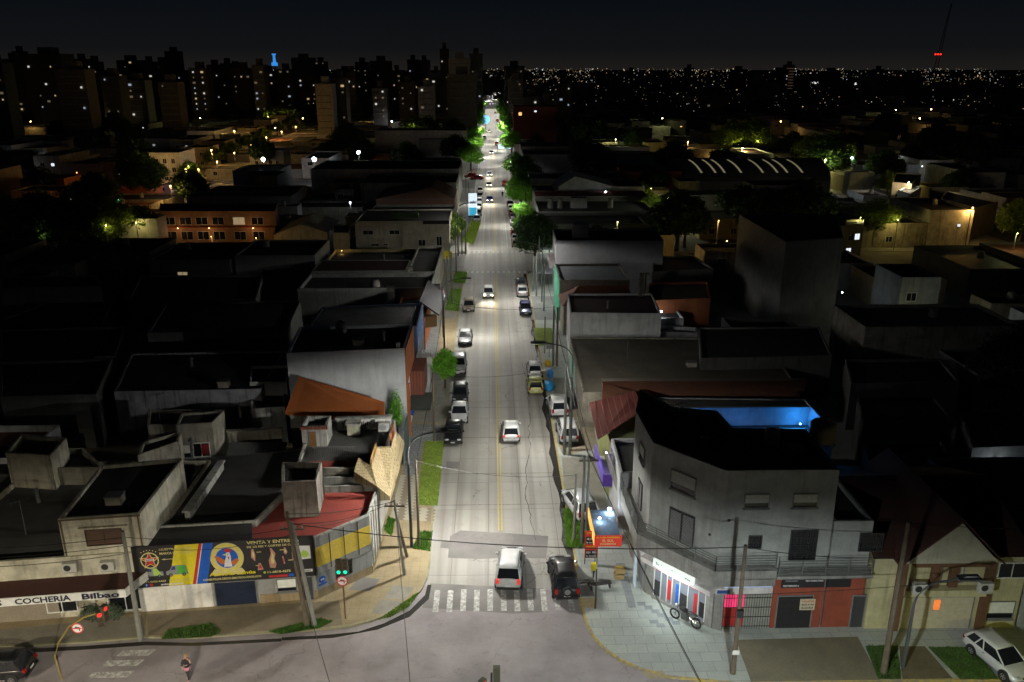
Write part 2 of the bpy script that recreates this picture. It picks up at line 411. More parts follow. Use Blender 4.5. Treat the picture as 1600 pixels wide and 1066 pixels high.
R_TAR = ground('roof_tar', (.035, .035, .035), (.06, .06, .058), .5, 9); R_GREY = ground('roof_grey', (.13, .13, .125), (.08, .08, .078), .5, 9)
GRASSD = ground('grass_dark', (.07, .085, .03), (.12, .1, .05), 1.4, 20)
R_RED = ground('roof_red', (.42, .075, .055), (.32, .06, .05), .5, 8); R_SILV = ground('roof_membrane', (.22, .24, .27), (.16, .17, .19), .6, 8)
R_DIRT = ground('roof_dirt', (.12, .105, .08), (.2, .18, .14), .35, 6)
def corr(name, c, rotz=0, per=1.2):
    if name in MATS: return MATS[name]
    t = NT(name); v = t.coord(rot=(0, 0, rotz)); w = t.n('ShaderNodeTexWave', Scale=per, Distortion=0.0); t.l(v, w, 0, 'Vector')
    n = t.ramp(t.noise(v, .8, 6), .4, .7); m = t.mix(n, mul(c, .7), c); m = t.mix(t.ramp(w, 0, 1, (.4,)*3+(1,), (0, 0, 0, 1)), m, mul(c, .4))
    bp = t.n('ShaderNodeBump', Strength=.8, Distance=.08); t.l(w, bp, 1, 'Height'); t.out(m, .6); t.l(bp, t.b, 0, 'Normal'); MATS[name] = t.m; return t.m
TILE_TAN = bricks('tile_tan', (.48, .38, .21), (.38, .3, .16), (.2, .16, .1), bw=.34, bh=.22, msize=.02, dirtamt=.6)
TILE_RED = bricks('tile_red', (.24, .07, .035), (.18, .05, .03), (.07, .03, .02), bw=.3, bh=.35, msize=.03, dirtamt=.5)
TIN_RED = corr('tin_red', (.26, .05, .04), 0, 1.6); TIN_GREY = corr('tin_grey', (.2, .2, .21), 0, 1.6)
# ================================================================ GROUND, ROADS, PAVEMENTS
w = bpy.data.worlds.new('World'); sc.world = w; w.use_nodes = True
wt = w.node_tree; bg = wt.nodes['Background']
tc = wt.nodes.new('ShaderNodeTexCoord'); sp = wt.nodes.new('ShaderNodeSeparateXYZ'); rp = wt.nodes.new('ShaderNodeValToRGB')
wt.links.new(tc.outputs['Generated'], sp.inputs[0]); wt.links.new(sp.outputs['Z'], rp.inputs[0]); wt.links.new(rp.outputs[0], bg.inputs[0])
e = rp.color_ramp.elements; e[0].position = 0; e[0].color = (.0115, .0102, .0092, 1); e[1].position = 1; e[1].color = (.0012, .0016, .0026, 1)
m_ = e.new(.02); m_.color = (.0058, .0062, .007, 1); m_ = e.new(.07); m_.color = (.0031, .0043, .0060, 1); m_ = e.new(.25); m_.color = (.0016, .0022, .0034, 1)
bg.inputs[1].default_value = 1.0

big = 12000
g = MB(); g._add([(-big, -300, 0), (big, -300, 0), (big, big, 0), (-big, big, 0)], [(0, 1, 2, 3)])
struct(g.build('ground', ground('dark_earth', (.03, .032, .022), (.05, .045, .035), .05, 2)))
XL, XR = -4.95, 5.75
sheet('main_road', [(XL-.3, 46), (XR+.3, 46), (XR+.3, 1500), (XL-.3, 1500)], .004, ROAD)
sheet('cross_road', [(-130, 26), (130, 26), (130, 48.6), (5.9, 48.6), (-5.1, 49.4), (-130, 49.4)], .008, ASPH)
sheet('service_road', [(-9, -120), (10, -120), (10, 26), (-9, 26)], .006, ASPH)
ROWS = [(142.5, 157), (248.5, 268), (360, 375), (468, 483), (576, 591), (690, 705)]
for i, (a, b) in enumerate(ROWS):
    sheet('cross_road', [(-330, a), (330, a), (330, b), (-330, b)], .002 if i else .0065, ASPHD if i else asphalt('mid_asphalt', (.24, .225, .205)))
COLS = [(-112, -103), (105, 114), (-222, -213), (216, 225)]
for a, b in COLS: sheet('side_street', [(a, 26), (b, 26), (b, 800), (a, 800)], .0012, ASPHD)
# the corner of block one is concrete like the road beyond row 2
sheet('main_road_crossing', [(XL-.3, 142.5), (XR+.3, 142.5), (XR+.3, 157), (XL-.3, 157)], .010, ROAD)
# dark asphalt repair across the near lanes
sheet('asphalt_repair', PX(0, (703, 838), (720, 829), (800, 834), (857, 838), (853, 873), (790, 872), (745, 874), (700, 872)), .014, PATCH)
sheet('asphalt_repair', PX(0, (672, 912), (850, 920), (848, 957), (800, 959), (660, 950)), .016, PATCH)
sheet('asphalt_repair', PX(0, (697, 721), (718, 722), (717, 732), (698, 733)), .014, PATCH)
sheet('road_stain', PX(0, (690, 846), (704, 845), (702, 858), (688, 856)), .014, PATCH)
# markings
YEL = worn('yellow_line', (.5, .39, .09), (.34, .3, .2), .52); WPT = worn('white_marking', (.55, .55, .53), (.27, .26, .25), .48)
WPD = worn('white_marking_faded', (.55, .55, .53), (.25, .24, .23), .56)
for dx in (-.13, .13):
    for a, b in ((56.5, 141), (158, 247), (270, 359), (376, 467)):
        sheet('centre_line', [(.42+dx-.055, a), (.42+dx+.055, a), (.42+dx+.055, b), (.42+dx-.055, b)], .018, YEL)
def zebra(x0, x1, y0, y1, nstr, m=WPT, frac=.45, z=.02):
    for k in range(nstr):
        a = x0+(x1-x0)*(k+.5-frac/2)/nstr; b = a+(x1-x0)*frac/nstr
        j = rnd.uniform(-.08, .08)
        sheet('zebra_stripe', [(a, y0+j), (b, y0+j), (b, y1+j), (a, y1+j)], z, m)
zebra(-4.4, 5.5, 46.5, 48.9, 11, WPT, .42, .02)
zebra(-5.0, 6.0, 157.6, 159.6, 12); zebra(-5.0, 6.0, 141.3, 142.8, 12, WPD)
zebra(-5, 6, 246, 248, 10, WPD); zebra(-5, 6, 269, 271, 10)
for px0, py0, px1 in ((182, 1022, 244), (158, 1038, 226), (136, 1056, 210)):
    a = P(px0, py0+4); b = P(px0+10, py0-5); c_ = P(px1, py0-7); d = P(px1-12, py0+3)
    sheet('zebra_stripe', [a, d, c_, b], .02, WPT)
sheet('stop_line', [(-4.8, 159.9), (.1, 159.9), (.1, 160.15), (-4.8, 160.15)], .02, WPD)
for x in (-1.9, 2.9): sheet('lane_line', [(x-.05, 163), (x+.05, 163), (x+.05, 200), (x-.05, 200)], .018, WPD)

# raised blocks: pavement slab + kerb
PAVE_L = bricks('pavement_tan', (.34, .275, .16), (.3, .245, .145), (.22, .18, .11), bw=.6, bh=.6, msize=.012, off=0, dirtamt=.95, dirt=(.2, .15, .08))
PAVE_G = bricks('pavement_grey', (.27, .27, .24), (.22, .22, .2), (.12, .12, .1), bw=1.1, bh=1.1, msize=.02, off=0, dirtamt=.5)
PAVE_C = bricks('pavement_pale', (.42, .455, .42), (.35, .385, .37), (.25, .27, .25), bw=1.24, bh=.84, msize=.018, off=.5, dirtamt=.35, dirt=(.17, .18, .16))
def arc(cx, cy, r, a0, a1, n=7): return [(cx+r*math.cos(math.radians(a0+(a1-a0)*i/n)), cy+r*math.sin(math.radians(a0+(a1-a0)*i/n))) for i in range(n+1)]
def block(poly, kerb=KERBM, m=PAVE_G, h=.12):
    if area2(poly) < 0: poly = poly[::-1]
    ip = inset(poly, .16)
    b = MB().prism(ip, 0.0, h); struct(b.build('pavement', m))
    k = MB(); n = len(poly)
    k._add([(x, y, 0) for x, y in poly]+[(x, y, h+.012) for x, y in poly]+[(x, y, h+.012) for x, y in ip], [(i, (i+1) % n, n+(i+1) % n, n+i) for i in range(n)]+[(n+i, n+(i+1) % n, 2*n+(i+1) % n, 2*n+i) for i in range(n)])
    struct(k.build('kerb', kerb))
Lc = [P(30, 1012), P(130, 1006), P(228, 998), P(300, 999), P(400, 992), P(500, 986), P(545, 981), P(582, 972), P(615, 958), P(642, 940), P(658, 925), P(668, 905), P(673, 880)]
block([(-103, 44)]+Lc+[(XL, 60)]+[(XL, 138)]+arc(XL-4, 138.5, 4, 0, 90)+[(-103, 142.5)], ground('kerb_mossy', (.34, .31, .2), (.2, .2, .12), .9, 12), PAVE_L)
Rc = [P(903, 932), P(909, 955), P(916, 978), P(928, 1000), P(945, 1018), P(968, 1034), P(1000, 1048), P(1040, 1060)]
KY = worn('kerb_yellow', (.5, .37, .08), (.25, .23, .17), .5)
block([(105, 39.2), (14, 39.2)]+Rc[::-1]+[(XR, 52), (XR, 138)]+arc(XR+4, 138.5, 4, 180, 90)+[(105, 142.5)], KY, PAVE_C)
def gblock(x0, x1, y0, y1, r=4): block(arc(x1-r, y0+r, r, -90, 0)+arc(x1-r, y1-r, r, 0, 90)+arc(x0+r, y1-r, r, 90, 180)+arc(x0+r, y0+r, r, 180, 270))
for (ya, yb) in ((157, 248.5), (268, 360), (375, 468), (483, 576), (591, 690)):
    for (xa, xb) in ((-213, -112), (-103, XL), (XR, 105), (114, 216)): gblock(xa, xb, ya, yb)
gblock(-213, -112, 44, 142.5); gblock(114, 216, 44, 142.5)
for xa, xb in ((-60, -8), (9, 60)): gblock(xa, xb, -40, 30)
zp = .126
def over(name, m, *q, z=zp): sheet(name, PX(.12, *q), z, m)
GREYP = bricks('pavement_bluegrey', (.26, .27, .27), (.2, .215, .22), (.12, .12, .12), bw=.5, bh=.5, msize=.03, off=.5)
CONC = ground('pavement_concrete', (.3, .29, .25), (.2, .19, .16), .8, 8)
def zig():
    t = NT('pavement_zigzag'); v = t.coord(); sx = t.n('ShaderNodeSeparateXYZ'); t.l(v, sx)
    a = t.n('ShaderNodeMath', _operation='PINGPONG'); a.inputs[1].default_value = .25; t.l(sx, a, 1, 0)
    b = t.n('ShaderNodeMath', _operation='ADD'); t.l(sx, b, 0, 0); t.l(a, b, 0, 1)
    c = t.n('ShaderNodeMath', _operation='MULTIPLY'); c.inputs[1].default_value = .85; t.l(b, c, 0, 0)
    d = t.n('ShaderNodeMath', _operation='FRACT'); t.l(c, d); r = t.ramp(d, .49, .51)
    m = t.mix(r, (.36, .34, .26), (.2, .165, .12)); return t.out(m, .85)
ZIG = zig()
over('pavement_patch', GREYP, (630, 742), (640, 663), (704, 664), (700, 690), (662, 690), (652, 742))
over('pavement_patch', ZIG, (612, 800), (626, 742), (656, 742), (648, 792), (683, 795), (680, 815), (608, 812))
over('pavement_patch', CONC, (641, 660), (652, 560), (705, 560), (702, 662))
over('pavement_patch', GREYP, (655, 558), (672, 500), (690, 500), (683, 558))
over('pavement_patch', CONC, (672, 498), (690, 430), (722, 430), (712, 498))
over('grass_verge', GRASS, (652, 790), (664, 690), (694, 690), (684, 791), z=.17)
over('grass_verge', GRASS, (695, 485), (704, 452), (722, 452), (716, 487), z=.17)
over('grass_verge', GRASS, (708, 442), (713, 428), (730, 428), (727, 443), z=.17)
over('grass_verge', GRASS, (722, 375), (740, 345), (749, 350), (738, 381), z=.17)
over('pavement_patch', CONC, (868, 640), (864, 590), (905, 590), (915, 640))
over('pavement_patch', ground('pavement_dirt', (.3, .26, .18), (.2, .17, .12), .7, 7), (870, 690), (866, 620), (917, 620), (935, 700), (880, 712))
over('pavement_patch', GREYP, (830, 500), (826, 463), (875, 463), (884, 500))
over('grass_verge', GRASS, (838, 540), (834, 513), (862, 513), (866, 541), z=.17)
over('grass_verge', GRASS, (884, 848), (880, 796), (902, 796), (925, 810), (929, 852), (890, 856), z=.17)
over('pavement_patch', CONC, (883, 795), (878, 715), (935, 715), (950, 795))
over('pavement_ramp', worn('ramp_yellow', (.42, .32, .14), (.3, .26, .18), .5), (905, 950), (905, 935), (932, 934), (934, 950))
over('pavement_ramp', worn('ramp_yellow2', (.36, .3, .18), (.3, .26, .18), .5), (1003, 1050), (1035, 1048), (1042, 1061), (1012, 1060))
DK = bricks('pavement_slate', (.27, .30, .315), (.24, .27, .29), (.2, .21, .21), bw=.62, bh=.42, msize=.02)
for q in ((1002, 946), (1013, 952), (1024, 958), (1034, 964), (1045, 970), (1056, 976), (1022, 974), (1032, 980)):
    x, y = P(*q); sheet('dark_paver', [(x-.27, y-.2), (x+.27, y-.2), (x+.27, y+.2), (x-.27, y+.2)], zp+.002, DK)
over('dark_paver', DK, (962, 880), (976, 880), (994, 950), (982, 950))
over('pavement_patch', PATCH, (904, 933), (905, 915), (925, 914), (929, 932))
over('pavement_patch', ground('tile_night', (.2, .18, .12), (.14, .13, .09), .8, 9), (1150, 1000), (1340, 995), (1380, 1070), (1175, 1070))
over('pavement_patch', ground('pavement_dirt2', (.16, .13, .08), (.1, .09, .05), 1.2, 7), (1405, 1010), (1445, 1010), (1490, 1062), (1410, 1062))
over('grass_verge', GRASSD, (1352, 1010), (1402, 1010), (1408, 1062), (1372, 1062), z=.15)
over('grass_verge', GRASSD, (1450, 1012), (1520, 1012), (1560, 1062), (1500, 1062), z=.15)
over('grass_verge', GRASSD, (262, 985), (330, 975), (345, 988), (330, 996), (252, 1000), z=.15)
over('grass_verge', GRASSD, (420, 988), (500, 968), (520, 972), (500, 982), (440, 992), z=.15)
over('pavement_patch', ground('pavement_worn', (.27, .25, .2), (.17, .155, .12), .7, 10), (0, 984), (126, 972), (222, 962), (228, 995), (130, 1002), (0, 1008))
over('pavement_patch', ground('pavement_brown', (.24, .2, .13), (.15, .125, .09), .7, 10), (228, 960), (500, 940), (530, 940), (535, 978), (300, 994), (232, 994))
for q in ((570, 912), (624, 925), (605, 948)):
    x, y = P(*q, .12); sheet('pavement_patch', [(x-1, y-.7), (x+.5, y-.9), (x+1, y+.5), (x-.5, y+.8)], .131, PATCH if q[0] == 570 else CONC)
over('gutter_puddle', plain('gutter_wet', (.035, .033, .03), .25), (668, 912), (664, 928), (640, 952), (600, 972), (560, 985), (500, 991), (440, 994), (440, 999), (520, 995), (590, 982), (640, 962), (670, 934), (674, 912), z=.024)
GW = plain('gutter_wet', (.035, .033, .03), .25)
pts = []
for i in range(60):
    y = 52+i*1.5; pts.append((XR+.02, y, XR-.25-.35*abs(math.sin(i*.9)*math.sin(i*.37+1))-.2*rnd.random()))
gm = MB()
for a, b in zip(pts, pts[1:]): gm.quad((a[2], a[1], .022), (a[0], a[1], .022), (b[0], b[1], .022), (b[2], b[1], .022))
struct(gm.build('gutter_water', GW))
sheet('gutter_water', PX(0, (0, 1016), (130, 1010), (228, 1003), (300, 1005), (440, 998), (440, 1003), (300, 1010), (228, 1009), (130, 1016), (0, 1023)), .024, GW)
# long crack in the right lane
ck = MB(); x, y = P(834, 850); prev = None; r2 = random.Random(3)
yy = 55.0; xx = 3.1
while yy < 95:
    nx = xx+r2.uniform(-.16, .16)+(.006*(yy-55)-.05)*.15; ny = yy+r2.uniform(.4, .9); ww = r2.uniform(.01, .035)
    ck.quad((xx-ww, yy, .017), (xx+ww, yy, .017), (nx+ww, ny, .017), (nx-ww, ny, .017)); xx, yy = nx, ny
struct(ck.build('road_crack', plain('crack_dark', (.05, .045, .04), .9)))
for y in (60.5, 66, 73.5, 81):      # tar seams across the lanes
    s_ = MB(); xx = XL+.1
    while xx < XR-.3:
        nx = xx+.5; s_.quad((xx, y+r2.uniform(-.02, .02), .0165), (nx, y+r2.uniform(-.02, .02), .0165), (nx, y+.05, .0165), (xx, y+.05, .0165)); xx = nx
    struct(s_.build('road_seam', plain('crack_dark', (.05, .045, .04), .9)))
# grass tufts
def tufts(name, poly_px, n, h, zz=.13, c1=(.05, .12, .015), c2=(.1, .2, .03), label='short green grass on the verge'):
    pl = PX(.12, *poly_px); b = MB(); xs = [p[0] for p in pl]; ys = [p[1] for p in pl]; k = 0; tries = 0
    def inside(x, y):
        c = False; j = len(pl)-1
        for i in range(len(pl)):
            if (pl[i][1] > y) != (pl[j][1] > y) and x < (pl[j][0]-pl[i][0])*(y-pl[i][1])/(pl[j][1]-pl[i][1])+pl[i][0]: c = not c
            j = i
        return c
    while k < n and tries < n*6:
        tries += 1
        x = rnd.uniform(min(xs), max(xs)); y = rnd.uniform(min(ys), max(ys))
        if not inside(x, y): continue
        k += 1; a = rnd.uniform(0, 2*PI); wd = rnd.uniform(.02, .05); hh = h*rnd.uniform(.5, 1.4); lx, ly = rnd.uniform(-.08, .08), rnd.uniform(-.08, .08)
        dx, dy = wd*math.cos(a), wd*math.sin(a)
        b._add([(x-dx, y-dy, zz), (x+dx, y+dy, zz), (x+lx, y+ly, zz+hh)], [(0, 1, 2)])
    o = b.build(name, leaf('grass_blades_%d' % int(c1[1]*100), mul(c1, 1.9), mul(c2, 1.9))); struct(o, 'stuff', label); return o
tufts('grass', [(652, 790), (664, 690), (694, 690), (684, 791)], 9000, .07, .165, (.14, .2, .02), (.22, .3, .04), 'mown bright green grass strip between the pavement and the road')
tufts('grass', [(884, 852), (880, 796), (902, 796), (925, 810), (929, 852), (890, 858)], 6000, .16, .165, (.08, .17, .02), (.14, .26, .04), 'long green grass around the poles beside the tall red price sign')
tufts('grass', [(695, 485), (704, 452), (722, 452), (716, 487)], 2500, .2, .16, (.08, .17, .02), (.14, .26, .04), 'green weeds round the left lamp post beside the beige car')
tufts('grass', [(708, 442), (713, 428), (730, 428), (727, 443)], 2500, .5, .16, (.06, .17, .02), (.1, .26, .04), 'bushy green ground cover near the second crossing')
tufts('grass', [(722, 378), (738, 345), (751, 350), (740, 382)], 3500, .5, .16, (.12, .18, .02), (.2, .28, .04), 'yellow green grass on the far left corner of the second crossing')
tufts('grass', [(838, 540), (834, 513), (862, 513), (866, 541)], 1800, .07, .165, (.13, .16, .03), (.2, .22, .05), 'thin dry grass on the right pavement near the pole pair')
tufts('grass', [(262, 985), (330, 975), (345, 988), (330, 996), (252, 1000)], 1500, .12, .145, (.035, .08, .015), (.06, .12, .02), 'dark green weeds below the butcher billboard')
tufts('grass', [(420, 988), (500, 968), (520, 972), (500, 982), (440, 992)], 1800, .14, .145, (.035, .09, .015), (.06, .13, .02), 'weeds round the foot of the two leaning poles')
tufts('grass', [(645, 858), (655, 832), (676, 832), (672, 862)], 900, .25, .13, (.06, .15, .02), (.1, .22, .03), 'loose weeds round the tall lamp post')
tufts('grass', [(600, 830), (606, 810), (618, 812), (612, 838)], 500, .25, .13, (.06, .15, .02), (.1, .22, .03), 'weeds growing by the corner shop wall')
tufts('grass', [(590, 970), (640, 935), (655, 925), (640, 948), (610, 965)], 700, .12, .135, (.08, .14, .02), (.12, .2, .03), 'thin weeds along the curved corner kerb')
tufts('grass', [(1450, 1012), (1520, 1012), (1560, 1062), (1500, 1062)], 2500, .1, .145, (.03, .09, .015), (.05, .13, .02), 'dark grass patch beside the white hatchback')
tufts('grass', [(1352, 1010), (1402, 1010), (1408, 1062), (1372, 1062)], 2000, .12, .145, (.03, .08, .015), (.05, .12, .02), 'dark grass round the tall dark utility pole')

# ================================================================ CARS
def car(name, label, group, kind, x, y, head, pc, metal=.2, lights=None, z=0.03, rack=False, spare=False, hatch_open=False):
    """kind: sedan, hatch, suv, pickup, van ; head = degrees from +Y, counter-clockwise"""
    D = {'sedan': (4.45, 1.75, 1.45), 'hatch': (3.95, 1.7, 1.5), 'suv': (4.5, 1.85, 1.72), 'pickup': (5.2, 1.9, 1.78), 'van': (4.3, 1.8, 1.8)}[kind]
    L, W, H = D; hl, hw = L/2, W/2; big_ = kind in ('suv', 'pickup', 'van')
    root = thing(name, label, 'car' if kind not in ('pickup', 'van') else kind, (x, y, z), math.radians(head), group)
    pm = paint('paint_%02d%02d%02d' % tuple(int(c*99) for c in pc), pc, metal)
    zb = .22 if not big_ else .3; hood = .82 if not big_ else 1.0; belt = .92 if not big_ else 1.08
    tail = {'sedan': .95, 'hatch': .98, 'suv': 1.12, 'pickup': 1.08, 'van': 1.12}[kind]
    # lower body loft (rear to front)
    st = [(-hl, .45, tail*.7, .84), (-hl+.06, zb+.05, tail-.06, .93), (-hl+.35, zb, tail, .98), (-hl+1.0, zb, belt, 1), (-.2, zb, belt, 1), (hl-1.35, zb, belt-.02, 1), (hl-1.0, zb, hood+.02, .99), (hl-.5, zb, hood-.06, .96), (hl-.14, zb+.05, hood-.2, .88), (hl, .42, .6, .74)]
    b = MB(); b.smooth = True; rings = []
    for (yy, z0, z1, k) in st:
        ww = hw*k; zm = (z0+z1)/2
        half = [(ww*.86, z0), (ww*.985, z0+.1), (ww, zm), (ww*.97, z1-.09), (ww*.86, z1), (ww*.4, z1+.035)]
        rings.append([(px_, yy, pz) for px_, pz in half]+[(-px_, yy, pz) for px_, pz in half[::-1]])
    n = 12; vs = [q for r in rings for q in r]; fs = []
    for i in range(len(rings)-1):
        for k in range(n): fs.append((i*n+k, i*n+(k+1) % n, (i+1)*n+(k+1) % n, (i+1)*n+k))
    fs += [tuple(range(n))[::-1], tuple(range((len(rings)-1)*n, len(rings)*n))]
    b._add(vs, fs); body = b.build('body', pm, root)
    md = body.modifiers.new('sub', 'SUBSURF'); md.levels = 1; md.render_levels = 1
    # greenhouse
    cab = {'sedan': (hl-1.15, hl-1.95, -hl+1.35, -hl+.62), 'hatch': (hl-.95, hl-1.75, -hl+.55, -hl+.12), 'suv': (hl-1.1, hl-1.8, -hl+.55, -hl+.14), 'pickup': (hl-1.35, hl-2.05, -.55, -.85), 'van': (hl-.75, hl-1.5, -hl+.3, -hl+.08)}[kind]
    y0, y1, y2, y3 = cab; w0 = hw*.9; w1 = hw*.74; zt = H-.05; gb = belt-.02
    gl = MB(); q = [(-w0, y0, gb), (w0, y0, gb), (w0, y3, gb), (-w0, y3, gb), (-w1, y1, zt), (w1, y1, zt), (w1, y2, zt), (-w1, y2, zt)]
    gl._add(q, [(0, 1, 5, 4), (1, 2, 6, 5), (2, 3, 7, 6), (3, 0, 4, 7), (4, 5, 6, 7)]); gl.build('glass', DGL, root)
    rf = MB(); rf.smooth = True; e_ = .03
    gx = [-w1-e_, -w1*.6, 0, w1*.6, w1+e_]; gy = [y2-.06, y2*.7+y1*.3, y2*.3+y1*.7, y1+.05]; cz = [0, .045, .06, .045, 0]; cy_ = [0, .02, .02, 0]
    vs = [(gx[i], gy[j], zt+.005+cz[i]+cy_[j]) for j in range(4) for i in range(5)]+[(gx[i], gy[j], zt-.03) for j in range(4) for i in range(5)]
    fs = [(j*5+i, j*5+i+1, (j+1)*5+i+1, (j+1)*5+i) for j in range(3) for i in range(4)]
    fs += [(20, 24, 4, 3, 2, 1, 0), (35, 15, 16, 17, 18, 19, 39), (20, 0, 5, 10, 15, 35), (24, 39, 19, 14, 9, 4)]
    rf._add(vs, fs); roof = rf.build('roof', pm, root)
    for s in (-1, 1):
        MB().tube([(s*w0, y0, gb), (s*w1, y1, zt)], [.05, .04], 5).build('pillar', pm, root); MB().tube([(s*w0, y3, gb), (s*w1, y2, zt)], [.09, .06], 5).build('pillar', pm, root)
        MB().tube([(s*w0*1.005, (y0+y3)/2-.05, gb), (s*w1*1.01, (y1+y2)/2-.05, zt)], [.04, .035], 5).build('pillar', pm, root)
        if big_ and kind != 'pickup' or kind == 'hatch': MB().tube([(s*w0, y3+.75, gb), (s*w1, y2+.62, zt)], [.05, .045], 5).build('pillar', pm, root)
    if kind == 'pickup':
        bed = MB(); bed.box(0, -hl+1.0, tail+.012, W*.8, 1.75, .03); bed.build('cargo_bed', BLK, root)
        rl = MB()
        for s in (-1, 1): rl.box(s*hw*.88, -hl+1.05, tail+.06, .1, 1.95, .1)
        rl.box(0, -hl+.1, tail+.06, W*.86, .08, .1); rl.build('bed_rail', pm, root)
    # trim
    tr = MB(); tr.box(0, hl-.03, .4, W*.72, .1, .16); tr.build('front_bumper', BLK, root)
    MB().box(0, -hl+.0, .42, W*.8, .12, .16).build('rear_bumper', BLK if big_ else pm, root)
    gr = MB(); gr.box(0, hl-.02, .62 if not big_ else .74, W*.34, .06, .1); gr.build('grille', BLK, root)
    MB().box(0, hl+.03, .44, .4, .02, .12).build('licence_plate', WHITE, root)
    MB().box(0, -hl-.055, .62, .4, .02, .12).build('licence_plate', WHITE, root)
    for s in (-1, 1):
        MB().ball((s*hw*.66, hl-.12, (.66 if not big_ else .8)), (.2, .12, .09)).build('headlight', HLON if lights == 'front' else CHLENS, root)
        t_ = MB(); t_.box(s*hw*.78, -hl+.05, tail*.82, .2, .16, .2 if not big_ else .34); t_.build('taillight', TLON if lights == 'rear' else RLENS, root)
        MB().ball((s*(hw+.08), y0-.25, gb+.06), (.12, .08, .08)).build('mirror', pm, root)
        MB().box(s*(hw+.005), -.35, belt-.12, .03, .16, .03).build('door_handle', CHROME if not big_ else BLK, root)
        if rack: MB().tube([(s*w1*.95, y2+.1, zt+.06), (s*w1*.95, y2+.2, zt+.12), (s*w1*.95, y1-.2, zt+.12), (s*w1*.95, y1-.1, zt+.06)], .022, 5).build('roof_rail', BLK, root)
    wr = .31 if not big_ else .37
    for s in (-1, 1):
        for yy in (hl-.8, -hl+.78):
            a = MB(); a.tube([(s*(hw-.2), yy, wr+.03), (s*(hw+.004), yy, wr+.03)], wr+.07, 18); a.build('wheel_arch', BLK, root)
            t_ = MB(); t_.tube([(s*(hw-.18), yy, wr), (s*(hw-.14), yy, wr), (s*(hw-.0), yy, wr), (s*(hw+.02), yy, wr)], [wr-.03, wr, wr, wr-.04], 20)
            o = t_.build('wheel', TYRE, root)
            r_ = MB(); r_.disc((s*(hw+.022), yy, wr), (0, s, 0), (0, 0, 1), wr*.62, 16, wr*.52)
            for k in range(5):
                an = 2*PI*k/5; r_.box(s*(hw+.024), yy+math.cos(an)*wr*.28, wr+math.sin(an)*wr*.28, .012, wr*.56, .06, 0, an)
            r_.build('rim', RIM, o)
    if lights == 'front':
        for s in (-1, 1): lamp('headlight_beam', 'SPOT', (s*hw*.66, hl+.05, .75), 420, (1, .85, .6), root, .06, math.radians(60), .6, rot=(math.radians(78), 0, 0))
    if spare:
        t_ = MB(); t_.tube([(0, -hl-.02, 1.0), (0, -hl-.2, 1.0)], .34, 20); o = t_.build('spare_wheel', TYRE, root)
        MB().tube([(0, -hl-.2, 1.0), (0, -hl-.225, 1.0)], .2, 16).build('rim', RIM, o)
    if hatch_open:
        MB().box(0, -hl+.1, H+.35, W*.8, .05, 1.0, 0, .9).build('tailgate', pm, root)
    return root
HLON = emis('headlamp_on', (1, .9, .7), 14); CHLENS = plain('lens_clear', (.5, .52, .55), .15)
TLON = emis('taillamp_on', (1, .06, .04), .6); RLENS = plain('lens_red', (.3, .015, .012), .25)
def pcar(name, label, group, kind, px, py, head, pc, **k):     # px, py = middle of the car's shadow on the road
    x, y = P(px, py, .75); return car(name, label, group, kind, x, y, head, pc, **k)
WH = (.68, .69, .7); SV = (.4, .41, .43); DG = (.06, .065, .07); BK = (.012, .013, .015); RD = (.3, .02, .02); NV = (.02, .025, .12); GD = (.3, .26, .2)
GL, GR = 'cars parked along the left kerb', 'cars parked along the right kerb'
GLF, GRF = 'cars parked along the left kerb beyond the second crossing', 'cars parked along the right kerb beyond the second crossing'
GM = 'vehicles driving on the avenue'
pcar('moving_car', 'silver grey five door car heading away, red taillights lit, just past the zebra crossing', GM, 'suv', 797, 884, -5, (.62, .63, .64), lights='rear', rack=True)
pcar('moving_car', 'white hatchback heading away beside the yellow centre line, level with the black car', GM, 'hatch', 798, 670, 0, WH, lights='rear')
pcar('moving_car', 'white car with headlights on coming towards the camera alone between the first and second crossing', GM, 'hatch', 763, 456, 180, WH, lights='front')
pcar('moving_car', 'dark blue car with bright headlights approaching past the blue lit advertising column', GM, 'sedan', 765, 311, 180, (.04, .07, .3), lights='front')
pcar('moving_car', 'pale car with headlights on stopping at the third crossing', GM, 'sedan', 764, 288, 180, WH, lights='front')
pcar('moving_car', 'car with headlights on entering the third crossing from the far side', GM, 'hatch', 765, 272, 180, SV, lights='front')
pcar('moving_car', 'red car with lit taillights heading away under the trees at the third crossing', GM, 'hatch', 789, 286, 0, RD, lights='rear')
pcar('parked_car', 'black off road car with spare wheel on its back door, parked before the zebra crossing', GR, 'suv', 880, 898, 2, BK, spare=True, rack=True)
pcar('parked_car', 'white estate van with roof rails parked on the grass between the poles', GR, 'suv', 905, 788, 14, WH, z=.17, rack=True)
pcar('parked_van', 'small white boxy off roader behind the two grey poles on the dirt pavement', GR, 'van', 886, 674, 2, WH, z=.15)
pcar('parked_car', 'white sport utility car on the pavement beside the blue tarpaulin', GR, 'suv', 871, 634, 3, WH, z=.15)
pcar('parked_car', 'pale yellow green car with its boot raised, tight behind a white hatchback', GR, 'hatch', 836, 599, 0, (.5, .5, .2), hatch_open=True)
pcar('parked_car', 'white hatchback parked directly in front of the pale yellow green car', GR, 'hatch', 835, 574, 0, WH)
pcar('parked_car', 'dark blue hatchback alone at the right kerb near the second crossing', GR, 'hatch', 821, 481, 180, NV)
pcar('parked_car', 'silver saloon parked nose to tail with a dark car near the second crossing', GR, 'sedan', 816, 453, 0, SV)
pcar('parked_car', 'dark grey hatchback parked ahead of the silver saloon, nearest the second crossing', GR, 'hatch', 814, 441, 0, DG)
pcar('parked_car', 'black saloon with white number plate under the left lamp head', GL, 'sedan', 709, 672, 180, BK)
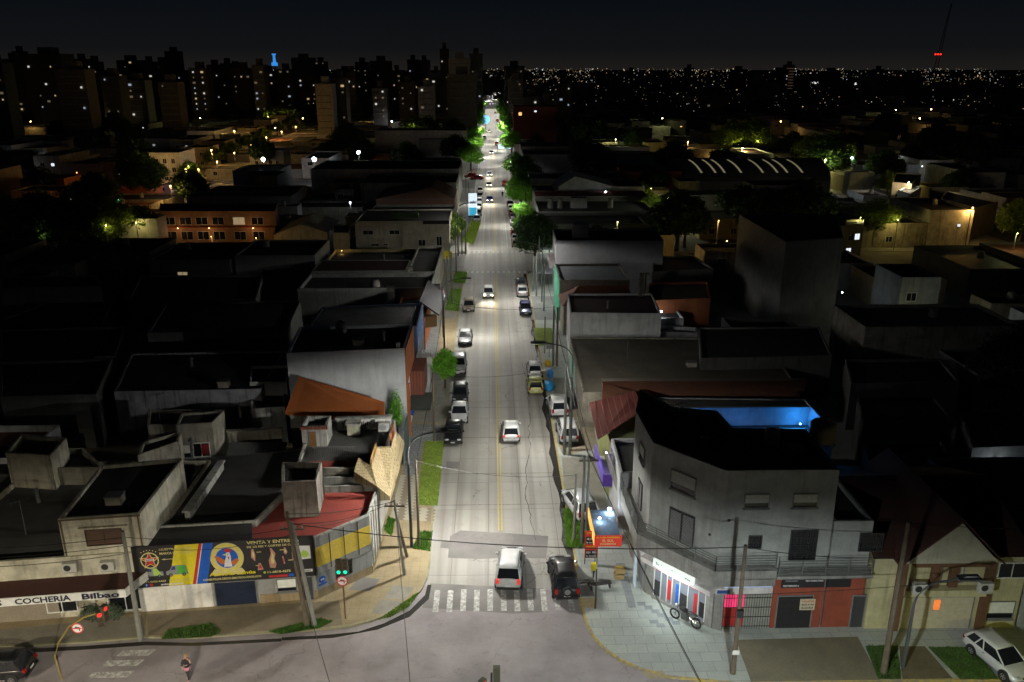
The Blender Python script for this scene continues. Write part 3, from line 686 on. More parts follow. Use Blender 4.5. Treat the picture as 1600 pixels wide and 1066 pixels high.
pcar('parked_car', 'white saloon parked between the black and the charcoal cars', GL, 'sedan', 718, 642, 180, WH)
pcar('parked_car', 'charcoal hatchback behind the white saloon near the round green tree', GL, 'hatch', 719, 613, 180, DG)
pcar('parked_car', 'white car with black roof glass beside the round green tree', GL, 'suv', 716.5, 569, 180, WH)
pcar('parked_car', 'silver saloon with open space on both sides at the left kerb', GL, 'sedan', 727, 525, 180, SV)
pcar('parked_car', 'beige hatchback parked beside the green weeds under the second left lamp', GL, 'hatch', 732.5, 476, 180, GD)
for i, (px, py, c, d) in enumerate(((745, 341, SV, 'silver car nearest the second crossing in the far left kerb row'), (747, 332, DG, 'dark grey car second in the far left kerb row'), (748, 322, WH, 'white car beside the blue lit advertising column'), (749, 314, SV, 'silver car just beyond the lit advertising column'), (749.5, 305, DG, 'dark car behind two silver ones in the far left kerb row'), (750, 297, WH, 'white car last in the far left kerb row before the third crossing'))):
    pcar('parked_car', d, GLF, ('sedan', 'hatch')[i % 2], px, py, 180, c)
for i, (px, py, c, d) in enumerate(((806, 379, GD, 'sand coloured car nearest the second crossing beside the weeping tree'), (805.5, 371, SV, 'silver car between the sand coloured and the dark red ones'), (804, 363, RD, 'dark red car beyond the stop line under the bright green tree'), (803, 346, WH, 'white car beside the low bright tree'), (801.5, 338, DG, 'dark car in front of a white one in the far right row'), (800, 332, RD, 'red car in the middle of the far right row'), (798.5, 324, WH, 'white car under the tall green tree'), (797, 318, BK, 'black car last in the far right row'))):
    pcar('parked_car', d, GRF, ('hatch', 'sedan')[i % 2], px, py, 0, c)
pcar('parked_car', 'red car standing sideways on the forecourt left of the third crossing', GLF, 'sedan', 745, 277, 80, RD, lights='rear')
pcar('parked_car', 'small red car behind another one on the forecourt left of the third crossing', GLF, 'hatch', 735, 274, 80, RD)
pcar('parked_car', 'white hatchback parked nose out on the grass before the gabled house', None, 'hatch', 1561, 1026, 195, WH, z=.15)
pcar('parked_car', 'black hatchback cut by the left edge, before the funeral parlour', None, 'hatch', -6, 1040, 92, BK)
for px, py, c, lt, hd, d in ((776, 224, RD, 'rear', 0, 'red taillit car beyond the teal lit bus shelter'), (768, 238, WH, 'front', 180, 'white car with headlights beyond the third crossing'), (797, 243, WH, None, 0, 'white car parked just past the bus shelter'), (777, 188, RD, 'rear', 0, 'far car with red taillights near the end of the avenue'), (774, 176, RD, 'rear', 0, 'farthest car with red taillights down the avenue'), (764, 205, WH, 'front', 180, 'far white car with headlights on near the blue sign'), (757, 215, DG, None, 180, 'dark car parked far down the left kerb'), (797, 255, DG, None, 0, 'dark car parked at the right kerb beyond the third crossing')):
    pcar('distant_car', d, 'cars far down the avenue', 'hatch', px, py, hd, c, lights=lt)
# ================================================================ NEAR BUILDINGS, LEFT
EX = []      # footprints already used (for the filler houses)
def bpx(name, label, z1, q, wm, rm, par=.5, cat='building', **k):
    b = building(name, label, cat, PX(z1, *q), z1, wm, rm, par, **k); EX.append(b['poly']); return b
def bxy(name, label, z1, poly, wm, rm, par=.5, cat='building', **k):
    b = building(name, label, cat, poly, z1, wm, rm, par, **k); EX.append(b['poly']); return b
def add(b, mbuf, name, mat_, parent=None):       # geometry given in world coordinates -> child of building b
    r = b['root'].location if isinstance(b, dict) else b.location; mbuf.v = [(x-r.x, y-r.y, z-r.z) for x, y, z in mbuf.v]
    return mbuf.build(name, mat_, parent or (b['root'] if isinstance(b, dict) else b))
def aircon(b, x, y, z, n=(0, -1)):
    t = (-n[1], n[0]); m = MB(); c = (x+n[0]*.2, y+n[1]*.2)
    rz = math.atan2(t[1], t[0]); m.box(c[0], c[1], z, .85, .34, .62, rz); m.box(c[0], c[1], z-.36, .8, .4, .05, rz)
    o = add(b, m, 'air_conditioner', AIRM)
    f = MB().disc((c[0]+n[0]*.176-t[0]*.12, c[1]+n[1]*.176-t[1]*.12, z), (t[0], t[1], 0), (0, 0, 1), .22, 16); add(b, f, 'fan', IRON, o); f_ = o.children[0]
def tank(label, x, y, z, r=.55, h=1.1, mt=None, group='rooftop water tanks'):
    root = thing('water_tank', label, 'water tank', (x, y, z), 0, group); m = MB(); m.smooth = True
    m.tube([(0, 0, .12), (0, 0, .2), (0, 0, h), (0, 0, h+.15)], [r*.96, r, r, r*.8], 18); m.build('tank', mt or TANKM, root)
    MB().tube([(0, 0, h+.15), (0, 0, h+.22)], [r*.4, r*.36], 12).build('lid', IRON, root)
    MB().box(0, 0, .06, r*1.7, r*1.7, .12).build('base', GREYT, root); return root
AIRM = plain('aircon_white', (.5, .5, .46), .5); TANKM = plain('tank_grey', (.35, .34, .3), .7, 0, .3)
NEARW = wall('wall_funeral', (.64, .61, .48), .75, (.09, .08, .06)); CEM = wall('wall_cement', (.36, .34, .28), .95, (.03, .028, .022)); MUR = wall('wall_dirtywhite', (.5, .5, .46), .9, (.05, .05, .05))
BILLW = wall('wall_flakingwhite', (.78, .76, .72), .5, (.3, .2, .12))

# funeral parlour: ground floor, canopy, upper box
fun = bxy('funeral_parlour', 'cream single storey funeral parlour with brown canopy and dark blue lettering', 4.55, [(-36, 45.45), (-22.4, 46.95), (-22.4, 60), (-36, 60)], NEARW, R_GREY, .35, 'shop')
A0, A1 = Vector((-36, 45.45, 0)), Vector((-22.4, 46.95, 0)); ft = (A1-A0).normalized(); fn = Vector((ft.y, -ft.x, 0)); fL = (A1-A0).length
def fp(u, o, z): p = A0+ft*u+fn*o; return (p.x, p.y, z)
m = MB(); m.prism([fp(0, .01, 0)[:2], fp(0, 1.9, 0)[:2], fp(fL-.9, 1.9, 0)[:2], fp(fL-.02, .01, 0)[:2]], 3.02, 3.12); add(fun, m, 'canopy', ground('canopy_brown', (.09, .03, .022), (.05, .02, .016), .8, 6))
m = MB(); a, c, d = fp(0, 1.93, 0), fp(fL-.88, 1.93, 0), fp(fL+.02, .01, 0)
for p, q in ((a, c), (c, d)):
    dx, dy = q[0]-p[0], q[1]-p[1]; m.box((p[0]+q[0])/2, (p[1]+q[1])/2, 2.86, math.hypot(dx, dy)+.05, .08, .56, math.atan2(dy, dx))
fas = add(fun, m, 'fascia', WHITE)
NAVY = plain('letter_navy', (.01, .014, .04), .5)
for s, u, wd, h in (('DINARIOS', 2.6, 3.0, .42), ('COCHERIA', 6.35, 3.25, .42), ('Bilbao', 10.25, 2.2, .42)):
    o = Vector(fp(u, 1.99, 2.66))-fun['root'].location; text(s, fun['root'], frame_m(o, ft, fn), wd, h, NAVY, ext=.01)
feature(fun, 0, 8.1, .55, 1.9, 1.9, 'window'); feature(fun, 0, 12.0, .3, 2.2, 2.5, 'warm' if 0 else 'window'); feature(fun, 0, 10.6, .0, .9, 2.5, 'cream_door')
aircon(fun, *fp(9.1, 0, 0)[:2], 3.95, (fn.x, fn.y)); aircon(fun, *fp(11.35, 0, 0)[:2], 3.85, (fn.x, fn.y))
add(fun, MB().box(*fp(5.2, .02, .9), 5.4, .03, 1.7, math.atan2(ft.y, ft.x)), 'cladding', ground('panel_taupe', (.3, .26, .2), (.25, .215, .17), .6, 8))
tbl = building('upper_storey', 'cream two storey box with one brown window and thin brown trim above the funeral parlour', 'house', [(-27.3, 46.55), (-22.45, 47.1), (-22.5, 55.0), (-27.9, 54.0)], 7.2, NEARW, R_TAR, .25, 4.2)
o = feature(tbl, 0, .52, .95, 2.2, 1.15, 'brown')
tr = MB(); 
for u in (.12, 4.75): p = Vector((-27.3, 46.55, 0))+Vector((.9936, .1127, 0))*u; tr.box(p.x, p.y-.03, 5.6, .1, .05, 2.9, .11)
tr.box(-24.87, 46.79, 7.1, 4.9, .07, .1, .112); add(tbl, tr, 'trim', plain('trim_brown', (.13, .09, .05), .7))
add(tbl, MB().box(-24.7, 46.75, 6.5, 2.9, .28, .07, .112), 'ledge', NEARW)
bpx('house', 'pale blank walled house at the left edge with a sunken dark roof', 7.0, [(8, 708), (78, 712), (104, 684), (32, 678)], NEARW, R_TAR, .6, 'house')
bpx('house_wing', 'lower cream wall running right from the blank walled house', 5.6, [(72, 732), (163, 731), (130, 700), (78, 700)], NEARW, R_GREY, .5, 'house')
bpx('rear_house', 'cream rear house with posters in its window and an air conditioner', 6.0, [(230, 664), (330, 662), (350, 640), (232, 640)], CEM, R_TAR, .3, 'house')
rh = bpx('rear_house', 'dark roofed rear house stepping down from the postered one', 5.4, [(215, 712), (278, 690), (286, 672), (222, 690)], CEM, R_TAR, .3, 'house')
b = bpx('apartment_block', 'cement faced two storey block with red and white posters in the window', 6.2, [(275, 664), (331, 661), (350, 642), (283, 645)], CEM, R_TAR, .2, 'house')
feature(b, 0, .62, 3.2, 1.4, 1.3, 'cool' if 0 else 'window'); feature(b, 0, .15, 3.2, 1.0, 1.2, 'roller')
m = MB().box(0, 0, 0, .62, .03, .9); M_, t_, n_ = wall_frame(b, 0, 2.1, 3.9, .12); mm = m.build('poster', plain('poster_red', (.3, .03, .03), .6), b['root']); mm.location = M_.translation
aircon(b, b['poly'][0][0]+2.2, b['poly'][0][1]-.02, 2.7)
# shed row between the box and the corner shop
bpx('shed', 'corrugated grey lean-to roof below a cream wall with dark doorway', 3.6, [(352, 722), (436, 722), (446, 694), (362, 694)], CEM, TIN_GREY, .0, 'shed')
wl = bpx('yard_wall', 'long cream garden wall above the corrugated lean-to', 4.4, [(356, 676), (440, 672), (440, 670), (356, 674)], CEM, CEM, .0, 'wall')
bxy('garage_hall', 'large black roofed hall behind the butcher billboard', 4.3, [(-23.1, 50.0), (-15.9, 50.9), (-15.3, 62.5), (-23.1, 61)], W_DGREY, R_TAR, .02, 'hall')
bpx('party_wall', 'weathered dividing wall climbing away behind the butcher billboard', 4.9, [(288, 800), (296, 800), (349, 722), (343, 722)], MUR, MUR, .0, 'wall')
# corner shop
cs = bxy('corner_shop', 'corner shop with red roof terrace, butcher billboard and yellow fascia', 4.75, [(-23.2, 46.85), (-11.9, 48.0), (-8.65, 50.9), (-8.5, 55.4), (-15.2, 55.0), (-16.4, 50.4), (-23.2, 49.8)], MUR, R_RED, .5, 'shop')
# lower plinth + gate + shutter
def edge_pt(b, e, u, o, z):
    A, B_ = b['poly'][e], b['poly'][(e+1) % len(b['poly'])]; t = Vector((B_[0]-A[0], B_[1]-A[1], 0)).normalized(); n = Vector((t.y, -t.x, 0)); p = Vector((A[0], A[1], 0))+t*u+n*o
    return (p.x, p.y, z), math.atan2(t.y, t.x), t, n
def slab(b, e, u0, u1, z0, z1, d, nm, mt, off=.0, parent=None):
    p, rz, t, n = edge_pt(b, e, (u0+u1)/2, off+d/2, (z0+z1)/2); m = MB().box(*p, u1-u0, d, z1-z0, rz); return add(b, m, nm, mt, parent)
slab(cs, 0, 0.02, 4.6, .0, 1.95, .05, 'wall_panel', BILLW)
TAN = wall('plinth_tan', (.34, .26, .15), .5); MET = wall('panel_zinc', (.34, .35, .34), .4)
slab(cs, 0, 7.6, 11.34, 0, .75, .05, 'plinth', TAN); slab(cs, 0, 7.6, 8.6, .78, 1.9, .05, 'wall_panel', MET); slab(cs, 0, 10.2, 11.3, .78, 1.9, .05, 'wall_panel', MET)
feature(cs, 0, 6.1, 0, 2.7, 1.95, 'gate_blue'); feature(cs, 0, 9.4, .85, 1.3, 1.0, 'roller')
feature(cs, 0, 10.75, 0, .75, 1.95, 'door', .06)
slab(cs, 1, .0, 4.34, 0, .7, .05, 'plinth', TAN); slab(cs, 1, 0, 4.34, .72, 1.95, .04, 'wall_panel', MET); feature(cs, 1, .47, .95, 1.3, 1.1, 'grille', .05)
YF = ground('fascia_yellow', (.8, .6, .07), (.65, .5, .12), 1.2, 8); yl = slab(cs, 1, .02, 4.3, 2.55, 4.0, .12, 'fascia', YF)
slab(cs, 1, .02, 4.3, 4.0, 4.72, .1, 'fascia_cap', MET); slab(cs, 1, .02, 4.3, 2.1, 2.52, .1, 'fascia_base', MET)
for u in (1.1, 2.2, 3.3): slab(cs, 1, u-.02, u+.02, 2.1, 4.7, .15, 'fascia_joint', IRON)
add(cs, MB().prism([(-23.0, 47.1), (-15.8, 47.8), (-16.5, 50.2), (-23.0, 49.7)], 4.3, 4.62), 'garage_roof', R_TAR)
slab(cs, 2, .02, 4.4, .0, .6, .05, 'plinth', TAN)
for u in (.5, 1.3, 2.2, 3.2): slab(cs, 2, u, u+.25, .6, 4.6, .06, 'mullion', wall('mullion_pale', (.5, .48, .42), .5))
# billboard -------------------------------------------------
bb = slab(cs, 0, .0, 11.36, 1.97, 4.98, .12, 'billboard', plain('board_black', (.022, .02, .022), .6))
o0, _, bt, bn = edge_pt(cs, 0, 0, .126, 1.97); BO = Vector(o0)-cs['root'].location; KX = 11.36/12.0
def bpoly(pts, mt, k=1, nm='printed_shape'):
    m = MB(); m._add([tuple(BO+bt*(u*KX)+bn*(.004*k)+Vector((0, 0, v))) for u, v in pts], [tuple(range(len(pts)))]); return m.build(nm, mt, bb)
bb_root = cs['root']
def bcirc(u, v, r, mt, k=1, n=24, ry=None): return bpoly([(u+r*math.cos(2*PI*i/n), v+(ry or r)*math.sin(2*PI*i/n)) for i in range(n)], mt, k, 'printed_disc')
def btext(s, u, v, wd, h, mt, k=5): return text(s, bb, frame_m(tuple(BO+bt*(u*KX)+bn*(.004*k)+Vector((0, 0, v))), bt, bn), wd*KX, h, mt, ext=.002)
bY = plain('print_yellow', (.72, .62, .02), .6); bR = plain('print_red', (.5, .03, .03), .6); bB = plain('print_blue', (.01, .1, .5), .6); bW = plain('print_white', (.7, .7, .7), .6)
bK = plain('print_black', (.02, .02, .02), .6); bC = plain('print_cream', (.65, .58, .25), .6); bG = plain('print_green', (.1, .4, .06), .6); bO = plain('print_orange', (.5, .14, .03), .6)
bP = plain('print_pink', (.5, .26, .2), .6); bD = plain('print_darkblue', (.03, .05, .16), .6); bL = plain('print_lime', (.4, .6, .1), .6); bGR = plain('print_grey', (.25, .26, .28), .6)
bpoly([(2.85, 2.98), (4.4, 2.98), (3.68, .02), (2.1, .02)], bY, 1); bpoly([(4.4, 2.98), (4.62, 2.98), (3.9, .02), (3.68, .02)], bR, 1); bpoly([(4.62, 2.98), (4.68, 2.98), (3.96, .02), (3.9, .02)], bW, 1)
bpoly([(4.68, 2.98), (5.35, 2.98), (4.65, .02), (3.96, .02)], bB, 1)
def star(u, v, r, k, mt, ri=.42):
    bpoly([(u+(r if i % 2 == 0 else r*ri)*math.sin(PI*i/5), v+(r if i % 2 == 0 else r*ri)*math.cos(PI*i/5)) for i in range(10)], mt, k, 'printed_star')
bcirc(1.1, 1.98, .6, bC, 1); bcirc(1.1, 1.98, .52, bK, 2); star(1.1, 1.98, .68, 3, bC); star(1.1, 1.98, .55, 4, bR); bpoly([(.8, 1.95), (1.4, 1.95), (1.4, 2.12), (.8, 2.12)], bW, 5)
btext('NUESTRA', .86, 1.98, .48, .1, bK, 6)
for i in range(6): bcirc(.62+i*.19, 2.6+.14*math.sin(PI*i/5), .04, bC, 2, 8)
btext('NUESTRA GRANJA', 1.8, 2.62, 2.2, .19, bC); btext('MARCA LA CALIDAD', 1.8, 2.36, 2.2, .17, bC)
bpoly([(1.85, 2.0), (2.1, 2.06), (2.1, 2.02), (2.9, 2.02), (2.9, 1.98), (2.1, 1.98), (2.1, 1.94)], bC, 2)
def vehicle(u, v, s, c1, c2, van):     # side view of a delivery vehicle, printed flat
    pr = [(0, .1), (0, .35), (.25, .45), (.42, .75), (1.3, .75), (1.38, .1)] if van else [(0, .1), (0, .4), (.35, .45), (.5, .72), (.95, .72), (1.1, .45), (1.38, .42), (1.38, .1)]
    bpoly([(u+a*s, v+b_*s) for a, b_ in pr], c1, 2, 'printed_vehicle'); bpoly([(u+a*s, v+b_*s) for a, b_ in ((.7, .15), (.7, .7), (1.28 if van else .93, .7), (1.3, .15))], c2, 3, 'printed_vehicle')
    bpoly([(u+a*s, v+b_*s) for a, b_ in ((.3, .45), (.44, .68), (.6, .68), (.6, .45))], bD, 4, 'printed_vehicle')
    for a in (.28, 1.1): bcirc(u+a*s, v+.1*s, .12*s, bK, 5, 12); bcirc(u+a*s, v+.1*s, .06*s, bGR, 6, 10)
vehicle(.55, .72, .95, bGR, bL, False); vehicle(2.05, .72, 1.05, bGR, bG, True)
bcirc(.52, .42, .07, bL, 4, 10); btext('11-5622-6463', .65, .36, 1.3, .13, bC); bcirc(2.25, .42, .08, bL, 4, 10); btext('11-5476-2101', 2.4, .36, 1.2, .13, bC)
for i, c in enumerate((bB, bR, bK)): bpoly([(.55+i*.3, .08), (.77+i*.3, .08), (.77+i*.3, .28), (.55+i*.3, .28)], c, 3)
btext('f', .62, .11, .08, .14, bW); btext('avicolalanus', 1.6, .1, 1.5, .15, bW)
bcirc(6.15, 1.8, 1.12, bC, 1, 36); bcirc(6.15, 1.8, 1.0, bY, 2, 36); bcirc(6.15, 1.8, .92, bC, 3, 36); bcirc(6.15, 1.8, .74, bB, 4, 32)
bpoly([(5.05, .75), (5.25, 1.02), (6.15, .82), (7.05, 1.02), (7.25, .75), (7.1, .5), (6.15, .62), (5.2, .5)], bC, 5, 'printed_ribbon')
bpoly([(5.3, 2.0), (5.6, 1.95), (6.0, 1.65), (6.05, 1.4), (5.75, 1.35), (5.5, 1.6)], bO, 5); bpoly([(6.4, 1.5), (6.75, 1.75), (6.95, 1.6), (6.7, 1.3), (6.4, 1.25)], bO, 5)
bpoly([(5.9, 1.15), (6.0, 1.6), (6.1, 1.9), (6.15, 2.2), (6.35, 2.25), (6.42, 1.9), (6.4, 1.5), (6.45, 1.15)], bW, 6); bpoly([(6.0, 2.3), (6.1, 2.55), (6.25, 2.42), (6.4, 2.55), (6.5, 2.25), (6.3, 2.2)], bR, 7)
bpoly([(5.85, 2.05), (6.15, 2.15), (6.15, 1.98)], bC, 7); bpoly([(6.2, 1.9), (6.32, 1.9), (6.28, 1.6)], bR, 7); bcirc(6.24, 2.08, .04, bK, 8, 8)
btext('Avícola Lanús', 4.85, .52, 3.1, .26, bY, 9); btext('CARNES-POLLOS-CERDOS-EMBUTIDOS-CONGELADOS', 4.4, .2, 3.9, .16, bC, 6)
btext('VENTA Y ENTREGA', 7.55, 2.68, 3.5, .24, bC); btext('DE 1/2 RES Y CORTES DE CARNE', 7.55, 2.42, 3.5, .15, bC)
for q in ([(7.8, 2.3), (7.95, 2.35), (8.05, 1.9), (8.0, 1.4), (7.75, 1.7)], [(8.2, 1.25), (8.35, 1.25), (8.5, .75), (8.1, .72)], [(9.05, 2.3), (9.15, 2.3), (9.4, 1.9), (9.3, 1.5), (9.4, 1.1), (9.3, .8), (8.95, .85), (8.9, 1.4), (9.1, 1.9)], [(10.0, 2.3), (10.08, 2.3), (10.22, 1.95), (10.1, 1.75), (9.95, 1.9)], [(9.82, 1.65), (9.9, 1.65), (10.0, 1.1), (9.9, 1.05)], [(10.5, 1.9), (10.62, 1.9), (10.65, 1.3), (10.5, 1.3)]):
    bpoly(q, bP, 2, 'printed_meat_cut'); cu_ = sum(a for a, _ in q)/len(q); cv = sum(b_ for _, b_ in q)/len(q); bpoly([(cu_+(a-cu_)*.5, cv+(b_-cv)*.55) for a, b_ in q], bR if len(q) == 4 else bC, 3, 'printed_meat_cut')
for u, v in ((8.15, 2.05), (9.7, 2.1), (8.0, 1.05), (10.2, 1.3)): bpoly([(u, v), (u+.3, v), (u+.3, v+.05), (u, v+.05)], bC, 2)
bcirc(8.55, .52, .09, bL, 3, 10); btext('11-6818-4273', 8.75, .44, 1.55, .18, bC)
bpoly([(8.8, .1), (10.1, .1), (10.1, .26), (8.8, .26)], bR, 3); bpoly([(10.15, .1), (10.5, .1), (10.5, .3), (10.15, .3)], bB, 3)
bpoly([(10.95, 1.3), (11.75, 1.35), (11.75, 2.3), (10.95, 2.35)], bW, 2); bcirc(11.35, 1.7, .28, bL, 3, 12); bpoly([(11.0, .35), (11.8, .35), (11.8, .55), (11.0, .55)], bW, 3); btext('HORARIO', 11.1, .4, .6, .1, bK, 6)
sgn = MB(); p, rz, t, n = edge_pt(cs, 1, .35, .12, 1.5); sgn.disc(p, t, (0, 0, 1), .25, 20); o = add(cs, sgn, 'street_sign', bB); 
ar = MB(); p2 = Vector(p)+n*.01; ar._add([tuple(p2+t*a+Vector((0, 0, c))) for a, c in ((-.16, 0), (-.04, .1), (-.04, .04), (.15, .04), (.15, -.04), (-.04, -.04), (-.04, -.1))], [tuple(range(7))]); add(cs, ar, 'arrow', bW, o)
slab(cs, 1, .1, .7, 1.02, 1.17, .06, 'name_plate', bB)
# terraces behind
bpx('stair_tower', 'blotchy grey rooftop stair tower with cream door beside the red terrace', 7.0, [(440, 754), (494, 752), (503, 722), (440, 722)], wall('wall_blotched', (.34, .32, .28), .95, (.02, .018, .015)), R_TAR, .5, 'stair tower')
t2 = bxy('terrace_house', 'terrace house with tan tiled canopy, grey roof deck and red floor', 5.2, [(-15.0, 55.6), (-8.75, 55.6), (-8.6, 60), (-8.5, 66.2), (-15.6, 66.0)], MUR, R_GREY, .35, 'house')
add(t2, MB().box(-12.3, 57.4, 4.89, 4.2, 3.0, .05), 'red_floor', R_RED); m = MB()
for i in range(22): m.box(-14.1+i*.15, 59.6, 5.35, .03, .03, .8)
m.box(-12.6, 59.6, 5.78, 3.3, .05, .05); add(t2, m, 'railing', GREYT)
add(t2, MB().box(-12.2, 56.3, 5.25, 5.4, .15, .8), 'parapet', CEM)
tt = MB()
def C3(px, py, z): return (*P(px, py, z), z)
c1, c2, c3, c4, c5, c6, c7, c8, c9, c10 = C3(560, 715, 6.3), C3(580, 728, 6.0), C3(590, 698, 6.3), C3(611, 698, 6.2), C3(624, 729, 4.3), C3(609, 776, 4.1), C3(589, 760, 5.0), C3(553, 737, 5.7), C3(632, 690, 4.6), C3(618, 672, 6.8)
for q in ((c3, c4, c5, c6), (c2, c3, c6, c7), (c1, c2, c7, c8), (c9, c10, c4, c5)):
    tt.quad(*q); tt.quad(*[(a, b_, z-.14) for a, b_, z in q[::-1]])
tt.quad(c6, c5, (c5[0], c5[1], c5[2]-.3), (c6[0], c6[1], c6[2]-.3)); tt.quad(c5, c9, (c9[0], c9[1], c9[2]-.3), (c5[0], c5[1], c5[2]-.3)); tt.quad(c8, c7, (c7[0], c7[1], 4.8), (c8[0], c8[1], 4.8)); tt.quad(c7, c6, (c6[0], c6[1], 3.8), (c7[0], c7[1], 3.8))
add(t2, tt, 'tiled_canopy', TILE_TAN)
add(t2, MB().box(-9.15, 57.4, 6.0, .12, 2.7, .9), 'tile_upstand', plain('wood_tan', (.4, .24, .08), .7)); add(t2, MB().box(-8.1, 60.7, 6.2, .12, 2.2, 1.3), 'brick_upstand', W_ORANGE)
slab(t2, 1, .2, 8, .3, 3.6, .05, 'shop_panel', wall('mullion_pale', (.5, .48, .42), .5))
th = building('roof_hut', 'small rooftop hut with a wooden door and tiled rim on the terrace', 'hut', [(-15.5, 61.7), (-13.5, 61.7), (-13.5, 63.9), (-15.5, 63.9)], 6.6, MUR, R_TAR, .5, 4.7)
o = feature(th, 0, .42, 0, .6, 1.4, 'wooddoor'); o.location.z = .1
add(th, MB().box(-14.5, 61.63, 6.5, 2.2, .1, .25), 'tile_rim', TILE_RED)
mw = building('mural_wall', 'white roof wall painted with black figures behind the terrace', 'wall', [(-13.2, 64.6), (-8.75, 64.9), (-8.75, 65.2), (-13.2, 64.9)], 5.9, wall('wall_mural', (.6, .6, .58), .2), MUR, 0, 4.9)
mr = random.Random(5); m = MB()
for i in range(26):
    u = -12.7+i*.155; m.box(u, 64.57+.3*(u+13.2)/4.45, 5.35+mr.uniform(-.1, .15), mr.uniform(.03, .1), .02, mr.uniform(.2, .7), .067, 0)
add(mw, m, 'painted_figures', bK)
p = building('roof_locker', 'small pale mossy block standing on the terrace', 'hut', [(-12.2, 63.5), (-11.2, 63.5), (-11.2, 64.3), (-12.2, 64.3)], 5.9, wall('wall_mossy', (.5, .5, .36), .6), MUR, 0, 4.9)
ac = thing('air_conditioner', 'white air conditioner on the terrace wall by the tiled canopy', 'air conditioner', (-9.3, 64.5, 4.9)); MB().box(0, 0, .4, .95, .4, .75).build('casing', AIRM, ac); MB().disc((-.05, -.21, .4), (1, 0, 0), (0, 0, 1), .3, 18).build('fan', bGR, ac)
og = thing('terracotta_roof', 'wedge shaped terracotta tiled roof against the big white wall', 'roof', (-14, 72, 0)); m = MB()
q = [(*P(445, 645, 4.6), 4.6), (*P(601, 661, 4.6), 4.6), (*P(601, 628, 5.4), 5.4), (*P(467, 588, 7.2), 7.2)]; m._add(q+[(a, b_, c-.18) for a, b_, c in q], [(0, 1, 2, 3), (7, 6, 5, 4), (0, 4, 5, 1), (1, 5, 6, 2), (2, 6, 7, 3), (3, 7, 4, 0)]); add(og, m, 'roof_slope', ground('terracotta_sheet', (.5, .15, .035), (.4, .11, .03), .5, 30))
m = MB().prism([(-18.4, 69.6), (-9.5, 67.2), (-9.7, 69.4), (-18.0, 71.5)], 0, 4.3); add(og, m, 'wall', MUR)
fc = thing('steel_fence', 'tall green grey steel sheet fence along the left pavement', 'fence', (-8.1, 70, 0)); MB().box(0, 0, 1.6, .1, 4.6, 3.2).build('sheet_panel', plain('steel_greengrey', (.14, .2, .19), .5, .3), fc); MB().box(0, -2.35, 1.7, .12, .12, 3.4).build('post', GREYT, fc)
wb = bxy('white_building', 'large white walled building with black roof beside the terracotta wedge', 9.1, [(-19.0, 72.6), (-8.3, 73.7), (-8.3, 81.5), (-19.6, 80.9)], wall('wall_bigwhite', (.7, .72, .75), .25, (.3, .3, .3)), R_TAR, .3)
slab(wb, 1, .0, 7.7, 5.5, 9.1, .12, 'facade_panel', W_ORANGE); slab(wb, 1, 3.6, 7.6, 3.0, 5.5, 1.4, 'dormer', TILE_RED); slab(wb, 1, .1, 4.4, 2.8, 2.95, 2.2, 'awning', ground('awning_dark', (.05, .06, .05), (.035, .04, .035), 1, 9)); slab(wb, 1, .0, .5, 0, 5.5, .3, 'pilaster', W_ORANGE)
slab(wb, 1, .8, 2.4, 2.0, 2.75, .5, 'sign_box', bB); feature(wb, 1, .75, 0, 2.4, 2.4, 'door')
tank('round cement water tank on the big white building', -15.2, 79.6, 8.8)
add(wb, MB().box(-9.0, 74.6, 9.1, .35, .35, .6), 'vent', AIRM)
bn_ = thing('waste_container', 'green plastic waste container on the left pavement', 'waste bin', P(646, 640)+(.13,)); m = MB(); m.box(0, 0, .62, 1.0, .8, 1.0); m.build('bin', plain('bin_green', (.01, .2, .06), .5), bn_); MB().box(0, 0, 1.16, 1.06, .86, .08).build('lid', plain('bin_green', (.01, .2, .06), .5), bn_)
for s in (-1, 1): MB().tube([(s*.4-.04, .3, .1), (s*.4+.04, .3, .1)], .1, 10).build('wheel', TYRE, bn_)
# mid left
bl = bxy('blue_building', 'slate blue warehouse with black roof and bright blue street side', 6.6, [(-20.6, 88.0), (-8.6, 89.0), (-8.6, 98.5), (-20.6, 97.0)], W_BLUE, TIN_GREY, .15, 'warehouse')
bl2 = bxy('white_marquee', 'white painted shopfront box with a row of air conditioners on top', 3.5, [(-8.6, 84.0), (-6.9, 84.0), (-6.9, 88.6), (-8.6, 88.6)], W_WHITE, W_WHITE, .3, 'shop')
for i, (x, y) in enumerate(((-8.2, 84.8), (-7.5, 85.0), (-7.0, 85.4), (-8.1, 86.4), (-7.3, 86.8))): add(bl2, MB().box(x, y, 3.75+.1*(i % 2), .5, .45, .9), 'air_conditioner', AIRM)
text('CLIMA', bl2['root'], frame_m((-.5, -2.32, 2.6), (1, 0, 0), (0, -1, 0)), .9, .3, bK)
for u in (1.5, 3.5, 6): feature(bl, 1, u, 1.5, 1.0, 3.2, 'cool' if 0 else 'window')
slab(bl, 1, .3, 8.5, 3.8, 6.2, .06, 'painted_panel', plain('paint_skyblue', (.06, .18, .5), .6))
bxy('low_house', 'low dark house between the white building and the slate blue warehouse', 4.4, [(-20.6, 82.2), (-8.9, 82.2), (-8.8, 87.6), (-20.6, 87.6)], W_DGREY, R_TAR, .3, 'house')
gb = bxy('gabled_shop', 'shop with a sloping grey slab roof over orange brick front', 4.2, [(-12.5, 99.6), (-8.6, 99.6), (-8.6, 110), (-12.5, 110)], W_ORANGE, R_TAR, .2, 'shop')
